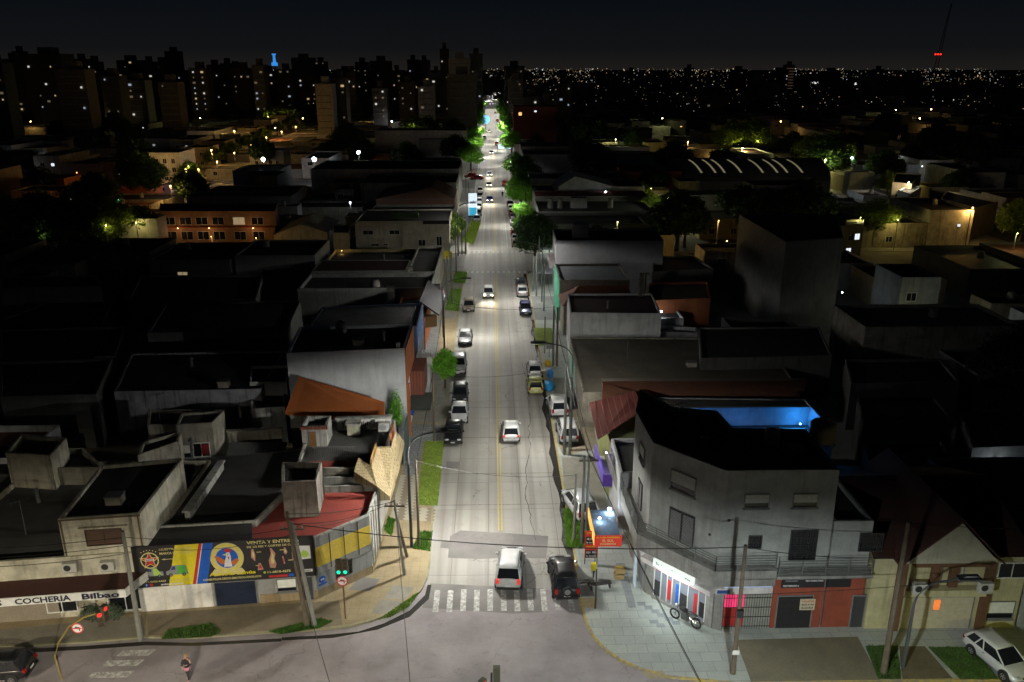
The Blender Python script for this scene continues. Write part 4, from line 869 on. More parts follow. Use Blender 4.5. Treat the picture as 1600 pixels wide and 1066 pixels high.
m = MB(); q = [(-9.2, 100.5, 6.3), (-6.9, 101.6, 4.2), (-6.6, 111, 4.2), (-8.9, 111.5, 6.3)]; m._add(q+[(a, b_, c-.2) for a, b_, c in q], [(0, 1, 2, 3), (7, 6, 5, 4), (0, 4, 5, 1), (1, 5, 6, 2), (2, 6, 7, 3), (3, 7, 4, 0)]); add(gb, m, 'slab_roof', ground('slate_dark', (.07, .07, .075), (.05, .05, .055), 1, 9))
add(gb, MB().prism([(-9.1, 100.8), (-7.2, 101.7), (-7.2, 102.0), (-9.1, 102.0)], 2.6, 4.1), 'gable', wall('timber_tan', (.4, .26, .12), .4))
m = MB().prism([(-8.6, 112.5), (-7.0, 112.5), (-7.0, 116), (-8.6, 116)], 2.8, 3.6); o = MB(); 
pa = thing('pink_awning', 'small pink lit awning over the left pavement', 'awning', (-7.8, 114, 0)); add(pa, m, 'canopy', plain('awning_pink', (.7, .3, .5), .7)); add(pa, MB().box(-8.0, 115, 4.2, .9, .9, 1.0), 'box', BLK)
g2 = bxy('long_house', 'long single storey house with pale parapets before the second crossing', 5.0, [(-27, 112), (-8.7, 112), (-8.6, 121), (-27, 121)], W_GREY, R_TAR, .6, 'house')
tank('white round water tank on the long house', -16.5, 114, 4.6, .6, .9)
bxy('brown_roof_house', 'house with a rusty brown sheet roof before the second crossing', 5.2, [(-27, 121.6), (-13, 121.6), (-13, 129), (-27, 129)], W_GREY, ground('rust_sheet', (.12, .05, .04), (.08, .035, .03), .6, 6), .1, 'house')
bxy('white_fence_house', 'narrow pale corner house with a white corrugated gate', 5.0, [(-12.8, 121.6), (-8.6, 121.6), (-8.5, 141), (-12.8, 141)], W_OFF, R_GREY, .5, 'house')
bxy('corner_store', 'corner store with yellow lit parapet on the near side of the second crossing', 4.4, [(-27, 130), (-13, 130), (-13, 141), (-27, 141)], W_YEL, R_GREY, .5, 'shop')
ys = thing('yellow_sign', 'yellow sign panel with a black mark on the corner of the second crossing', 'sign', (-8.3, 141.6, 0)); MB().box(0, 0, 3.2, 2.6, .15, 1.3).build('panel', bY, ys); MB().box(-1.0, .1, 1.3, .12, .12, 2.6).build('post', GREYT, ys)
wf = bxy('cream_corner_building', 'long cream two storey building across the second crossing with dark windows', 6.2, [(-26.2, 158.0), (-8.3, 158.4), (-8.3, 172), (-26, 172)], wall('wall_creamwhite', (.56, .52, .42), .4), R_TAR, .2)
for u, z, w_, h in ((2.4, 3.6, 2.0, .9), (7.4, 3.6, 2.0, .9), (12.6, 1.0, 1.4, 1.6), (15.9, 1.0, 1.1, 2.2), (3.6, 1.4, 1.6, .5), (5.6, 1.4, .9, .5)): feature(wf, 0, u, z, w_, h, 'window')
slab(wf, 0, 12.9-.0, 17.9, 5.6, 6.3, .3, 'roof_slab', R_TAR)
add(wf, MB().box(-17.0, 160, 7.0, 5.5, 1.4, 1.0), 'tank_cover', plain('green_cover', (.06, .12, .05), .7))
bxy('low_shops', 'row of low shops behind the cream corner building', 5.0, [(-26, 173), (-8.4, 173), (-8.4, 186), (-26, 186)], W_GREY, R_GREY, .5, 'shop')
bh = bxy('brick_gable_hall', 'brick gabled hall with a pale curved roof', 6.0, [(-26, 187), (-8.6, 187), (-8.6, 203), (-26, 203)], W_BRICK, R_SILV, .0, 'hall')
m = MB(); m._add([(-26, 187, 6.1), (-8.6, 187, 6.1), (-13.5, 187, 8.6), (-26, 203, 6.1), (-8.6, 203, 6.1), (-13.5, 203, 8.6)], [(0, 1, 2), (5, 4, 3), (0, 2, 5, 3), (2, 1, 4, 5)]); add(bh, m, 'gable', W_BRICK)
bxy('cement_block', 'bare cement block building with stepped top on the left row', 7.5, [(-32, 204), (-8.8, 204), (-8.8, 222), (-32, 222)], CEM, R_GREY, .6)
bxy('painted_wall_building', 'flat building with white and grey painted side wall before the big tree', 8.5, [(-48, 224), (-8.8, 224), (-8.8, 246), (-48, 246)], W_WHITE, R_TAR, .3)
adv = thing('advertising_column', 'tall blue and white lit advertising column on the left pavement', 'sign', P(739, 340)+(.12,)); MB().box(0, 0, 3.0, 2.0, .5, 5.2).build('light_box', emis('ad_white', (.75, .9, 1), 1.1), adv); MB().box(0, -.27, 1.3, 1.8, .03, 2.0).build('blue_panel', emis('ad_blue', (.05, .45, .7), .8), adv); text('sale', adv, frame_m((-.7, -.27, 3.2), (1, 0, 0), (0, -1, 0)), 1.4, .8, bK); MB().box(0, 0, .2, 2.2, .7, .4).build('base', IRON, adv)
bst = thing('bus_shelter', 'teal bus shelter with a glowing white panel beyond the third crossing', 'bus shelter', P(789, 238)+(.12,)); MB().box(0, 0, 3.0, 6.4, 2.4, .2).build('roof', plain('shelter_teal', (.05, .25, .28), .5), bst); MB().box(0, -1.0, 2.1, 5.6, .15, 1.5).build('light_box', emis('ad_pale', (.7, .95, 1), 1.6), bst)
for s in (-1, 1): MB().box(s*3, 0, 1.5, .12, .12, 3.0).build('post', IRON, bst)
bs2 = thing('blue_sign', 'round blue lit sign high over the left pavement far down the avenue', 'sign', P(759, 203)+(.1,)); m = MB(); m.tube([(0, -.2, 5.6), (0, .2, 5.6)], 2.4, 20); m.build('light_box', emis('sign_sky', (.2, .6, 1), 1.5), bs2); MB().tube([(0, 0, 0), (0, 0, 3.3)], .15, 8).build('post', IRON, bs2)

# ================================================================ DARK LEFT INTERIOR
for lab, z, q, wm, rm, par in (
    ('long black roofed workshop with a pale stained front wall in the dark left block', 5.0, [(178, 612), (408, 608), (446, 548), (205, 552)], wall('wall_stainedwhite', (.38, .38, .42), .9, (.05, .05, .06)), R_TAR, .2),
    ('pale low box beside the long workshop', 5.2, [(390, 597), (448, 597), (452, 570), (392, 572)], W_WHITE, R_TAR, .3),
    ('white walled terrace level below the pale low box', 4.0, [(392, 640), (445, 636), (446, 612), (392, 614)], MUR, R_TAR, .2),
    ('house with a shallow white gable in the dark left block', 6.5, [(0, 450), (158, 447), (150, 430), (0, 432)], wall('wall_gablegrey', (.3, .3, .32), .4), R_TAR, .2),
    ('long dark shed under the shallow white gable', 4.5, [(0, 500), (158, 505), (195, 440), (160, 440)], W_DGREY, R_TAR, .2),
    ('black roofed workshop left of the slate blue warehouse', 5.2, [(230, 520), (448, 515), (470, 470), (260, 474)], W_BLACKISH, R_TAR, .2),
    ('dark flat house in the middle of the left block', 5.0, [(200, 470), (400, 468), (410, 430), (220, 430)], W_BLACKISH, R_TAR, .3),
    ('dark house at the far left of the block', 5.5, [(0, 620), (150, 616), (175, 560), (0, 565)], W_DGREY, R_TAR, .3),
    ('dark flat roofed house with a thin pale parapet at far left', 5.0, [(0, 560), (180, 556), (195, 510), (0, 514)], W_DGREY, R_TAR, .3)):
    bpx('dark_house', lab, z, q, wm, rm, par, 'house')
for i, (x0, x1, y0, h, lab, wm) in enumerate(((-98, -87, 127, 5.6, 'leftmost dark house of the row backing onto the second crossing', W_DGREY), (-86.5, -76, 129, 6.2, 'dark house with a white patio wall in the row backing onto the second crossing', W_BLACKISH), (-75.5, -64, 126, 5.4, 'low black roofed house in the row backing onto the second crossing', W_OLD), (-63.5, -54, 130, 6.4, 'tall dark house in the row backing onto the second crossing', W_DGREY), (-53.5, -41, 128, 5.6, 'wide dark house in the row backing onto the second crossing', W_BLACKISH), (-40.5, -28, 129, 6.0, 'dark house nearest the avenue in the row backing onto the second crossing', W_GREY))):
    b = bxy('dark_house', lab, h, [(x0, y0), (x1, y0), (x1, 141.5), (x0, 141.5)], wm, R_TAR, .3, 'house')
    feature(b, 0, .4, 2.5, 1.6, 1.2, 'cool' if i == 1 else 'dim' if i == 4 else 'window')
    tank('round tank on the %s dark house of the row backing onto the second crossing' % ('first', 'second', 'third', 'fourth', 'fifth', 'sixth')[i], x0+3, 137, h-.3, .5, 1.0)
ob = bpx('terraced_flats', 'orange lit two storey flats with balconies behind the left block', 6.5, [(248, 330), (430, 330), (434, 318), (250, 318)], wall('wall_flats', (.36, .22, .13), .4), R_TAR, .3)
for u in (.08, .22, .36, .5, .68, .84):
    feature(ob, 0, u, 3.7, 2.4, 1.6, 'window' if u != .68 else 'dim'); feature(ob, 0, u, .6, 2.4, 1.8, 'window')
for u in (.15, .42, .8):
    A_, B_ = Vector(ob['poly'][0]), Vector(ob['poly'][1]); q_ = A_.lerp(B_, u); r_ = ob['root'].location; lamp('porch_light', 'POINT', (q_.x-r_.x, q_.y-2.2-r_.y, 3.0), 75, (1, .5, .2), ob['root'], .1); MB().ball((q_.x-r_.x, q_.y-.35-r_.y, 3.1), .1).build('porch_lamp', emis('fill_amber', (1, .6, .25), 12), ob['root'])  # lamps and bulbs added before the front to light the flats orange
slab(ob, 0, .2, 27, 3.2, 3.45, .5, 'balcony_band', W_RED)
yg = bpx('yellow_gable_house', 'yellow lit house with a wide gable and a dark garage door', 4.2, [(428, 367), (512, 364), (500, 350), (430, 352)], W_CREAM, R_TAR, .1, 'house')
a, b_ = yg['poly'][0], yg['poly'][1]; m = MB(); m._add([(a[0], a[1], 4.2), (b_[0], b_[1], 4.2), ((a[0]+b_[0])/2, (a[1]+b_[1])/2, 6.0), (a[0], a[1]+14, 4.2), (b_[0], b_[1]+14, 4.2), ((a[0]+b_[0])/2, (a[1]+b_[1])/2+14, 6.0)], [(0, 1, 2), (0, 2, 5, 3), (2, 1, 4, 5)]); add(yg, m, 'gable', W_CREAM)
feature(yg, 0, .45, 0, 4.5, 3, 'dark_gate')
bpx('low_cream_house', 'low cream roofed house between the yellow gable and the cream corner building', 4.6, [(520, 364), (545, 364), (548, 350), (520, 352)], W_CREAM, R_TAR, .2, 'house')

# ================================================================ RIGHT: CORNER BUILDING
KG = wall('wall_render_grey', (.36, .37, .355), .45, (.16, .16, .15)); KC = wall('concrete_board', (.27, .265, .25), .6, (.08, .075, .07))
cb = bxy('corner_building', 'three storey grey rendered corner building with roller shutter windows and lit shopfront', 11.2, [(10.15, 48.3), (13.75, 44.3), (20.6, 44.3), (20.7, 50.2), (15.9, 50.5), (15.6, 53.4), (12.6, 54.2), (10.9, 57.6), (9.9, 53.5)], KG, R_TAR, .3)
lowc = building('corner_building_wing', 'lower two storey wing at the right end of the grey corner building', 'building', [(20.72, 44.3), (23.15, 44.3), (23.15, 58), (20.95, 58)], 7.7, KG, R_TAR, .3)
LB = [(9.1, 60), (9.35, 48.0), (13.4, 43.55), (17.2, 43.55), (17.2, 44.25), (13.78, 44.25), (10.12, 48.25), (9.8, 60)]
m = MB().prism(LB, 3.66, 4.75); add(cb, m, 'balcony', KC)
m = MB().prism([(17.2, 43.3), (23.1, 43.3), (23.1, 44.27), (17.2, 44.27)], 4.3, 4.5); add(cb, m, 'balcony', KC)
def rail(b, pts, z0, h, n=5, mt=IRON):
    m = MB()
    for (x0, y0), (x1, y1) in zip(pts, pts[1:]):
        L = math.hypot(x1-x0, y1-y0); rz = math.atan2(y1-y0, x1-x0)
        for k in range(n): m.box((x0+x1)/2, (y0+y1)/2, z0+h*(k+1)/n, L, .035, .03, rz)
        for i in range(int(L/1.3)+1): f = i/max(1, int(L/1.3)); m.box(x0+(x1-x0)*f, y0+(y1-y0)*f, z0+h/2, .05, .05, h)
    return add(b, m, 'railing', mt)
rail(cb, [(9.15, 59), (9.42, 48.05), (13.45, 43.63), (17.2, 43.63)], 4.75, 1.0, 6, GALV); rail(cb, [(17.3, 43.38), (23.0, 43.38)], 4.5, 1.05, 6, GALV)
# ground floor: shop band + pillars
WB = wall('band_white', (.6, .56, .56), .3)
slab(cb, 0, 0, 5.4, 2.75, 3.1, .6, 'shop_band', WB); slab(cb, 1, 0, 3.6, 2.7, 3.1, .12, 'shop_band', WB)
slab(cb, 0, 1.2, 4.3, 3.12, 3.66, .22, 'light_box', emis('shop_sign_white', (.9, 1, .95), .95), .66)
lo, rz_, t_, n_ = edge_pt(cb, 0, 2.7, 1.0, 3.3); cbl = cb['root'].location; lamp('shop_light', 'AREA', (lo[0]-cbl.x, lo[1]-cbl.y, 3.3), 170, (.88, 1, .97), cb['root'], 1.8, rot=(math.radians(38), 0, rz_))
M_, t_, n_ = wall_frame(cb, 0, 1.4, 3.22, .89); text('Tu Auto y Moto Seguros', cb['root'], M_, 2.7, .26, plain('letter_green', (.02, .1, .05), .5))
slab(cb, 0, .05, .75, 0, 2.7, .1, 'pillar', KC); slab(cb, 0, 4.85, 5.38, 0, 2.7, .1, 'pillar', KC); slab(cb, 1, 0, .55, 0, 2.7, .1, 'pillar', KC)
slab(cb, 0, .78, 4.83, 0, .3, .25, 'plinth', KC); slab(cb, 0, .78, 4.83, 2.4, 2.7, .2, 'red_valance', bR)
SHOP = emis('shop_interior', (.3, .33, .4), .2); slab(cb, 0, .78, 4.83, .3, 2.4, .05, 'shop_window', SHOP)
for u in (.8, 1.35, 1.85, 2.25, 2.85, 3.5, 4.3, 4.82): slab(cb, 0, u-.025, u+.025, .3, 2.4, .1, 'mullion', WHITE)
for u0, u1, mt in ((1.9, 2.15, bR), (2.55, 2.8, bB), (3.95, 4.2, bR), (4.4, 4.75, bK)): slab(cb, 0, u0, u1, .5, 2.0 if mt != bK else 1.6, .07, 'display_item', mt)
for u0, u1 in ((.82, 1.32), (2.9, 3.45)): slab(cb, 0, u0, u1, .35, 1.5, .065, 'display_item', IRON)
o = slab(cb, 1, .6, 3.55, 3.12, 3.7, .06, 'upper_glazing', emis('glow_blue', (.55, .7, 1), .5)); m = MB()
slab(cb, 1, .6, 3.6, 0, 2.65, .05, 'shop_window', plain('shop_dim', (.3, .3, .26), .5)); slab(cb, 1, .65, 1.9, 1.7, 2.6, .08, 'neon_panel', emis('neon_pink', (1, .06, .2), .9)); slab(cb, 1, .65, 1.9, .3, 1.68, .08, 'red_curtain', bR)
for i in range(19): p, rz, t, n = edge_pt(cb, 1, .6+i*.16, .13, 1.35); m.box(*p, .025, .03, 2.6, rz)
for z in (.3, 1.0, 1.7, 2.4, 3.25, 3.45, 3.65): p, rz, t, n = edge_pt(cb, 1, 2.1, .13, z); m.box(*p, 3.0, .03, .03, rz)
add(cb, m, 'security_grille', IRON)
slab(cb, 1, .1, .9, 2.75, 2.98, .16, 'street_name_plate', plain('plate_blue', (.02, .06, .2), .5))
slab(cb, 1, 3.65, 6.84, 0, 4.28, .1, 'red_facade', W_RED); slab(lowc, 0, .0, 2.42, 0, 4.28, .1, 'red_facade', W_RED)
feature(cb, 1, 5.1, 0, 2.3, 2.55, 'dark_gate', .11); slab(cb, 1, 4.1, 6.8, 3.1, 4.0, .14, 'signboard', BLK)
slab(lowc, 0, .0, 1.5, 3.1, 4.0, .14, 'signboard', BLK); feature(lowc, 0, .9, 0, .9, 2.5, 'door', .11)
M_, t_, n_ = wall_frame(cb, 1, 4.3, 3.55, .16); text('GIMNASIO', cb['root'], M_, .8, .13, bGR)
M_, t_, n_ = wall_frame(cb, 1, 4.2, 3.2, .16); text('MEDITERRANEO 2', cb['root'], M_, 1.0, .12, bW); M_, t_, n_ = wall_frame(cb, 1, 5.6, 3.55, .16); text('PISO CONSULTORIO', cb['root'], M_, 1.1, .12, bW)
sg = slab(cb, 1, 5.4, 6.35, 1.5, 2.3, .05, 'rental_sign', plain('sign_cream', (.55, .48, .35), .6), .16)
for s, z, h, mt in (('VENDE', 2.08, .13, bO), ('4243-9100', 1.84, .13, bK), ('ALQUILA', 1.58, .16, bK)):
    M_, t_, n_ = wall_frame(cb, 1, 5.48, z, .216); text(s, cb['root'], M_, .78, h, mt)
feature(cb, 0, 2.5, 8.6, 1.9, 1.35, 'roller'); feature(cb, 0, 2.6, 5.1, 1.9, 2.2, 'louvre')
feature(cb, 1, 2.05, 8.7, 1.55, .95, 'roller'); feature(cb, 1, 5.0, 8.7, 1.55, .95, 'roller'); feature(cb, 1, 2.2, 5.9, .85, .9, 'grille'); feature(cb, 1, 5.2, 5.05, 1.7, 2.1, 'grille'); feature(lowc, 0, 1.0, 5.6, 1.5, 1.3, 'grille')
feature(cb, 8, 2.6, 8.6, 1.4, 1.2, 'roller'); feature(cb, 8, 2.6, 5.1, 1.2, 2.0, 'louvre')
for x, y, z in ((14.2, 44.2, 7.9), (13.2, 44.6, 6.7)): add(cb, MB().ball((x, y, z), .09), 'wall_lamp', IRON)
slab(cb, 8, .1, 5, 0, 3.75, .06, 'side_wall', W_WHITE)
tank('dark round water tank before the blue lit pool wall', *P(1206, 690, 11.2), 10.9, .5, 1.0); tank('large mossy water tank at the end of the blue lit terrace', *P(1284, 684, 11.2), 10.9, .8, 1.3, plain('tank_olive', (.25, .22, .1), .7))
# pool terrace behind
pt = bxy('pool_terrace', 'terrace with a blue lit pool wall behind the grey corner building', 6.5, [(14, 61.0), (27.2, 60.4), (27.2, 66.8), (14, 67.6)], wall('wall_poolwhite', (.5, .52, .55), .3), R_TAR, .1, 'terrace')
add(pt, MB().box(19.6, 61.7, 7.0, 12.0, .25, 1.9), 'pool_wall', wall('wall_poolblue', (.35, .42, .5), .3)); add(pt, MB().box(25.6, 60.0, 7.0, .25, 3.2, 2.1), 'side_wall', wall('wall_poolblue', (.35, .42, .5), .3))
rail(pt, [(17.8, 58.6), (24.6, 58.3)], 6.3, 1.2, 3, GALV)
add(pt, MB().ball((19.6, 59.4, 7.0), .1), 'pool_lamp', emis('pool_lamp', (.1, .3, 1), 25)); lamp('pool_light', 'POINT', (19.6-pt['root'].location.x, 59.6-pt['root'].location.y, 7.1), 45, (.04, .33, 1), pt['root'], .15)
lamp('pool_light', 'POINT', (15.6-pt['root'].location.x, 60.2-pt['root'].location.y, 7.2), 45, (.04, .36, 1), pt['root'], .15); add(pt, MB().ball((15.6, 60.3, 7.0), .08), 'pool_lamp', emis('pool_lamp', (.1, .3, 1), 25))  # left lamp and bulb added so the wall's left end does not fade
lamp('pool_light', 'POINT', (24.4-pt['root'].location.x, 60.4-pt['root'].location.y, 7.2), 110, (.04, .36, 1), pt['root'], .15)
add(pt, MB().ball((24.4, 60.4, 7.0), .08), 'pool_lamp', emis('pool_lamp', (.1, .3, 1), 25))
bw = bxy('brick_wall', 'long dark red brick wall behind the pool terrace', 7.7, [(9.6, 68.3), (27.5, 67.9), (27.5, 68.3), (9.6, 68.7)], vbricks('brick_rust', (.3, .1, .05), (.24, .08, .045), (.16, .1, .08), bw=.26, bh=.09), W_BRICK, 0, 'wall')
# red tin roof house + porch
rt = thing('tin_roof_house', 'house with a sloping red tin roof and purple lit porch', 'house', (10.4, 61.5, 0)); m = MB()
q = [(*P(921, 629, 6.3), 6.3), (*P(934, 686, 5.6), 5.6), (*P(1006, 640, 6.6), 6.6), (*P(992, 611, 7.2), 7.2)]; m._add(q+[(a, b_, c-.1) for a, b_, c in q], [(0, 1, 2, 3), (7, 6, 5, 4), (0, 4, 5, 1), (1, 5, 6, 2), (2, 6, 7, 3), (3, 7, 4, 0)]); add(rt, m, 'tin_roof', bricks('tin_redroof', (.15, .025, .018), (.12, .022, .016), (.3, .13, .1), bw=.55, bh=40, msize=.02, off=0, dirtamt=.2))
add(rt, MB().prism([(9.4, 60.5), (13, 60.9), (13, 67), (9.2, 67)], 0, 5.2), 'wall', wall('wall_olive', (.3, .32, .12), .3)); 
PURP = wall('wall_violet', (.2, .14, .55), .2); add(rt, MB().box(8.55, 61.2, 3.2, .15, 5.4, 1.1), 'porch_wall', PURP); add(rt, MB().box(9.0, 61.2, 2.6, 1.0, 5.4, .12), 'porch_floor', W_WHITE)
add(rt, MB().box(8.95, 58.45, 3.2, .9, .06, 1.0), 'railing', plain('rail_violet', (.15, .08, .5), .5)); add(rt, MB().box(9.45, 61, 3.7, .1, 4.6, 2.0), 'door_wall', W_CREAM)
lamp('porch_light', 'POINT', (8.95-10.4, 60.2-61.5, 4.6), 45, (.45, .3, 1), rt, .1); add(rt, MB().ball((8.95, 60.2, 4.75), .08), 'porch_lamp', emis('porch_lamp', (.6, .5, 1), 12))
mb = bxy('narrow_grey_house', 'narrow white and dark building between the tin roof house and the corner building', 6.0, [(9.15, 54.2), (11.6, 54.6), (12.2, 60.2), (9.3, 60.2)], W_WHITE, R_TAR, .3, 'house')
feature(mb, 0, .5, 3.4, .9, 1.3, 'window')
# deli awning with red sign
dl = thing('shop_awning', 'shop awning with blue sheet roof and red sign on the right pavement', 'awning', (8.1, 53.2, 0))
dx = [P(937, 806, 2.9), P(986, 848, 2.9)]; ax0, ay0, ax1, ay1 = 6.95, 50.4, 8.75, 54.3
m = MB(); m.box((ax0+ax1)/2, (ay0+ay1)/2, 2.95, ax1-ax0, ay1-ay0, .06); add(dl, m, 'sheet_roof', ground('awning_blue', (.09, .16, .26), (.04, .06, .1), .9, 6))
fb = add(dl, MB().box((ax0+ax1)/2, ay0-.04, 2.78, ax1-ax0+.1, .08, .85), 'red_sign', emis('sign_red', (.75, .05, .03), .45)); add(dl, MB().box(ax0-.04, (ay0+ay1)/2, 2.78, .08, ay1-ay0, .8), 'yellow_sign', emis('sign_yellow', (1, .6, .15), .9))
Mx = frame_m((ax0-8.1+.1, ay0-.086-53.2, 3.03), (1, 0, 0), (0, -1, 0)); text('EL PUMA FIAMBRERIA', dl, Mx, 1.6, .11, bY)
Mx = frame_m((ax0-8.1+.5, ay0-.09-53.2, 2.72), (1, 0, 0), (0, -1, 0)); text('EL SOL', dl, Mx, .8, .22, bC); Mx = frame_m((ax0-8.1+.35, ay0-.09-53.2, 2.5), (1, 0, 0), (0, -1, 0)); text('FIAMBRES', dl, Mx, 1.1, .14, bC)
for x, y in ((ax0+.05, ay0+.1), (ax0+.05, ay1-.1)): add(dl, MB().box(x, y, 1.45, .06, .06, 2.9), 'post', GALV)
for q, pw in (((952, 796), 70), ((937, 810), 25)):
    x, y = P(*q, 3.2); fl = thing('floodlight', 'bright white floodlight %s' % ('above the blue awning' if pw == 70 else 'at the left corner of the blue awning'), 'floodlight', (x, y, 3.1)); MB().ball((0, 0, .1), .13 if pw == 70 else .08).build('bulb', emis('flood_bulb', (.85, .95, 1), 60), fl); MB().box(0, .12, .1, .3, .08, .24).build('housing', BLK, fl); lamp('flood_light', 'POINT', (0, -.25, .1), pw*1.1, (.85, .95, 1), fl, .1)
ps = thing('price_sign', 'tall red and black sandwich board of handwritten prices on the right pavement', 'sign', P(923, 884)+(.13,))
for k, (z0, z1) in enumerate(((1.1, 2.15), (0.0, 1.05))):
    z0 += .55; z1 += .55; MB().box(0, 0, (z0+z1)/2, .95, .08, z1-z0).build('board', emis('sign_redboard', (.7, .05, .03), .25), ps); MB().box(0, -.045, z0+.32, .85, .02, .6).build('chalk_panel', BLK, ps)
    text('OFERTA' if k == 0 else 'PRECIOS', ps, frame_m((-.35, -.05, z1-.2), (1, 0, 0), (0, -1, 0)), .7, .13, bY); text('4390' if k == 0 else '850  990', ps, frame_m((-.36, -.06, z0+.36), (1, 0, 0), (0, -1, 0)), .72, .18, bW); text('la docena', ps, frame_m((-.36, -.06, z0+.1), (1, 0, 0), (0, -1, 0)), .72, .14, bW)
for s in (-1, 1): MB().box(s*.44, 0, .3, .05, .05, .6).build('leg', IRON, ps)
cr_ = P(968, 905)
for i, (dx, dy, lab) in enumerate(((-.05, 0, 'lower wooden fruit crate against the shop corner'), (.0, .05, 'upper wooden fruit crate stacked by the shop corner'))):
    c_ = thing('fruit_crate', lab, 'crate', (cr_[0]+dx, cr_[1]+dy, .13+i*.42), .1*i, 'crates by the shop corner'); m = MB()
    for z in (.06, .18, .3): 
        for s in (-1, 1): m.box(0, s*.24, z, .66, .02, .09); m.box(s*.32, 0, z, .02, .46, .09)
    m.build('slats', plain('crate_wood', (.42, .3, .13), .8), c_); MB().box(0, 0, .02, .64, .46, .02).build('bottom', plain('crate_wood', (.42, .3, .13), .8), c_)
    if i: 
        m = MB(); [m.ball((rnd.uniform(-.22, .22), rnd.uniform(-.15, .15), .38), .08, 6, 4) for _ in range(14)]; m.build('fruit', plain('fruit_yellow', (.5, .36, .08), .6), c_)
pn = thing('poster_panel', 'narrow blue and white poster panel on the shop corner', 'poster', (9.55, 48.9, .13)); MB().box(0, 0, 1.35, .08, .7, 2.5).build('panel', emis('poster_lit', (.5, .6, .7), .5), pn)
# motorcycle
mc = thing('motorcycle', 'black motorcycle on its stand before the shop window', 'motorcycle', P(1070, 977)+(.13,), math.radians(46)); 
for yy in (-.65, .65):
    a = MB(); n = 20
    vs = []; 
    for i in range(n):
        for j in range(6): an, bn2 = 2*PI*i/n, 2*PI*j/6; rr = .27+.05*math.cos(bn2); vs.append((.05*math.sin(bn2), yy+rr*math.cos(an), .32+rr*math.sin(an)))
    a._add(vs, [(i*6+j, i*6+(j+1) % 6, ((i+1) % n)*6+(j+1) % 6, ((i+1) % n)*6+j) for i in range(n) for j in range(6)]); o = a.build('wheel', TYRE, mc); s_ = MB(); [s_.box(0, yy, .32, .02, .5, .02, 0, PI*k/4) for k in range(4)]; s_.build('rim', CHROME, o)
MB().ball((0, .12, .82), (.15, .3, .14)).build('fuel_tank', paint('moto_black', (.02, .02, .02)), mc); m = MB(); m.ball((0, -.38, .8), (.13, .38, .07)); m.build('seat', BLK, mc)
m = MB(); m.box(0, 0, .45, .25, .42, .34); m.ball((0, .02, .55), (.17, .16, .2)); m.build('engine', plain('engine_grey', (.15, .15, .15), .4, .7), mc)
m = MB(); m.tube([(0, .65, .32), (0, .45, .95)], .035, 6); m.tube([(0, -.65, .32), (0, -.2, .45), (0, .4, .85)], .03, 6); m.build('frame', CHROME, mc); MB().tube([(-.36, .3, 1.05), (0, .42, 1.0), (.36, .3, 1.05)], .018, 6).build('handlebar', IRON, mc)
MB().ball((0, .6, .9), (.09, .07, .09)).build('headlight', CHLENS, mc); MB().tube([(.14, .1, .3), (.14, -.8, .34)], .045, 8).build('exhaust', CHROME, mc); MB().ball((0, -.7, .62), (.08, .2, .05)).build('rear_mudguard', BLK, mc)

mc.scale = (1.2, 1.2, 1.2)
# gabled house right
gh = bxy('gabled_house', 'cream house with steep front gable, brown pilasters and one orange lit window', 5.3, [(23.4, 44.0), (33.0, 43.9), (33.0, 56), (23.4, 56)], wall('wall_paleyellow', (.5, .46, .27), .4), TILE_RED, .02, 'house')
m = MB(); yf = 43.2; m._add([(24.8, yf, 5.35), (30.7, yf, 5.35), (27.9, yf, 8.2)], [(0, 1, 2)]); add(gh, m, 'gable', wall('gable_cream', (.45, .43, .32), .3))
m = MB(); DR = bricks('tile_dark', (.07, .02, .014), (.05, .016, .012), (.02, .01, .01), bw=.3, bh=.35)
for (a, b_) in (((24.5, 5.25), (27.9, 8.32)), ((27.9, 8.32), (31.0, 5.25))): m._add([(a[0], yf-.25, a[1]), (b_[0], yf-.25, b_[1]), (b_[0], 53, b_[1]), (a[0], 53, a[1]), (a[0], yf-.25, a[1]+.14), (b_[0], yf-.25, b_[1]+.14), (b_[0], 53, b_[1]+.14), (a[0], 53, a[1]+.14)], [(0, 1, 2, 3), (7, 6, 5, 4), (0, 4, 5, 1), (1, 5, 6, 2), (2, 6, 7, 3), (3, 7, 4, 0)])
m._add([(23.2, 43.7, 5.4), (33.3, 43.7, 5.4), (33.3, 50, 7.8), (23.2, 50, 7.8), (33.3, 56.2, 5.4), (23.2, 56.2, 5.4)], [(0, 1, 2, 3), (3, 2, 4, 5)]); add(gh, m, 'roof_slopes', DR)
BRN = wall('pilaster_brown', (.14, .07, .035), .4); slab(gh, 0, 2.3, 7.0, 4.9, 5.3, .5, 'lintel', BRN)
for u in (1.5, 3.6, 4.75, 7.0): slab(gh, 0, u, u+.5, 0 if u in (1.5, 7.0) else 3.2, 5.2, .3, 'pilaster', BRN)
slab(gh, 0, 2.0, 7.0, 2.85, 3.3, .6, 'balcony', wall('wall_paleyellow', (.5, .46, .27), .4)); feature(gh, 0, 4.4, 0, 4.6, 2.5, 'garage'); feature(gh, 0, 4.05, 3.5, .6, 1.3, 'cream_door'); feature(gh, 0, 5.4, 3.5, .6, 1.3, 'cream_door')
feature(gh, 0, 8.7, 3.8, 1.8, 1.1, 'window'); feature(gh, 0, 8.4, .8, 1.9, 1.3, 'roller'); p, rz, t, n = edge_pt(gh, 0, 4.35, .08, 1.9); add(gh, MB().box(*p, .38, .04, .7, rz), 'lit_window', emis('lit_orange', (1, .25, .05), .9))
aircon(gh, 26.0, 43.35, 3.7); aircon(gh, 30.1, 43.35, 3.7)
bxy('dark_neighbour', 'dark grey house cut by the right edge beside the gabled house', 5.6, [(33.2, 44), (45, 44), (45, 57), (33.2, 57)], W_GREY, R_TAR, .3, 'house'); nb = EX[-1]
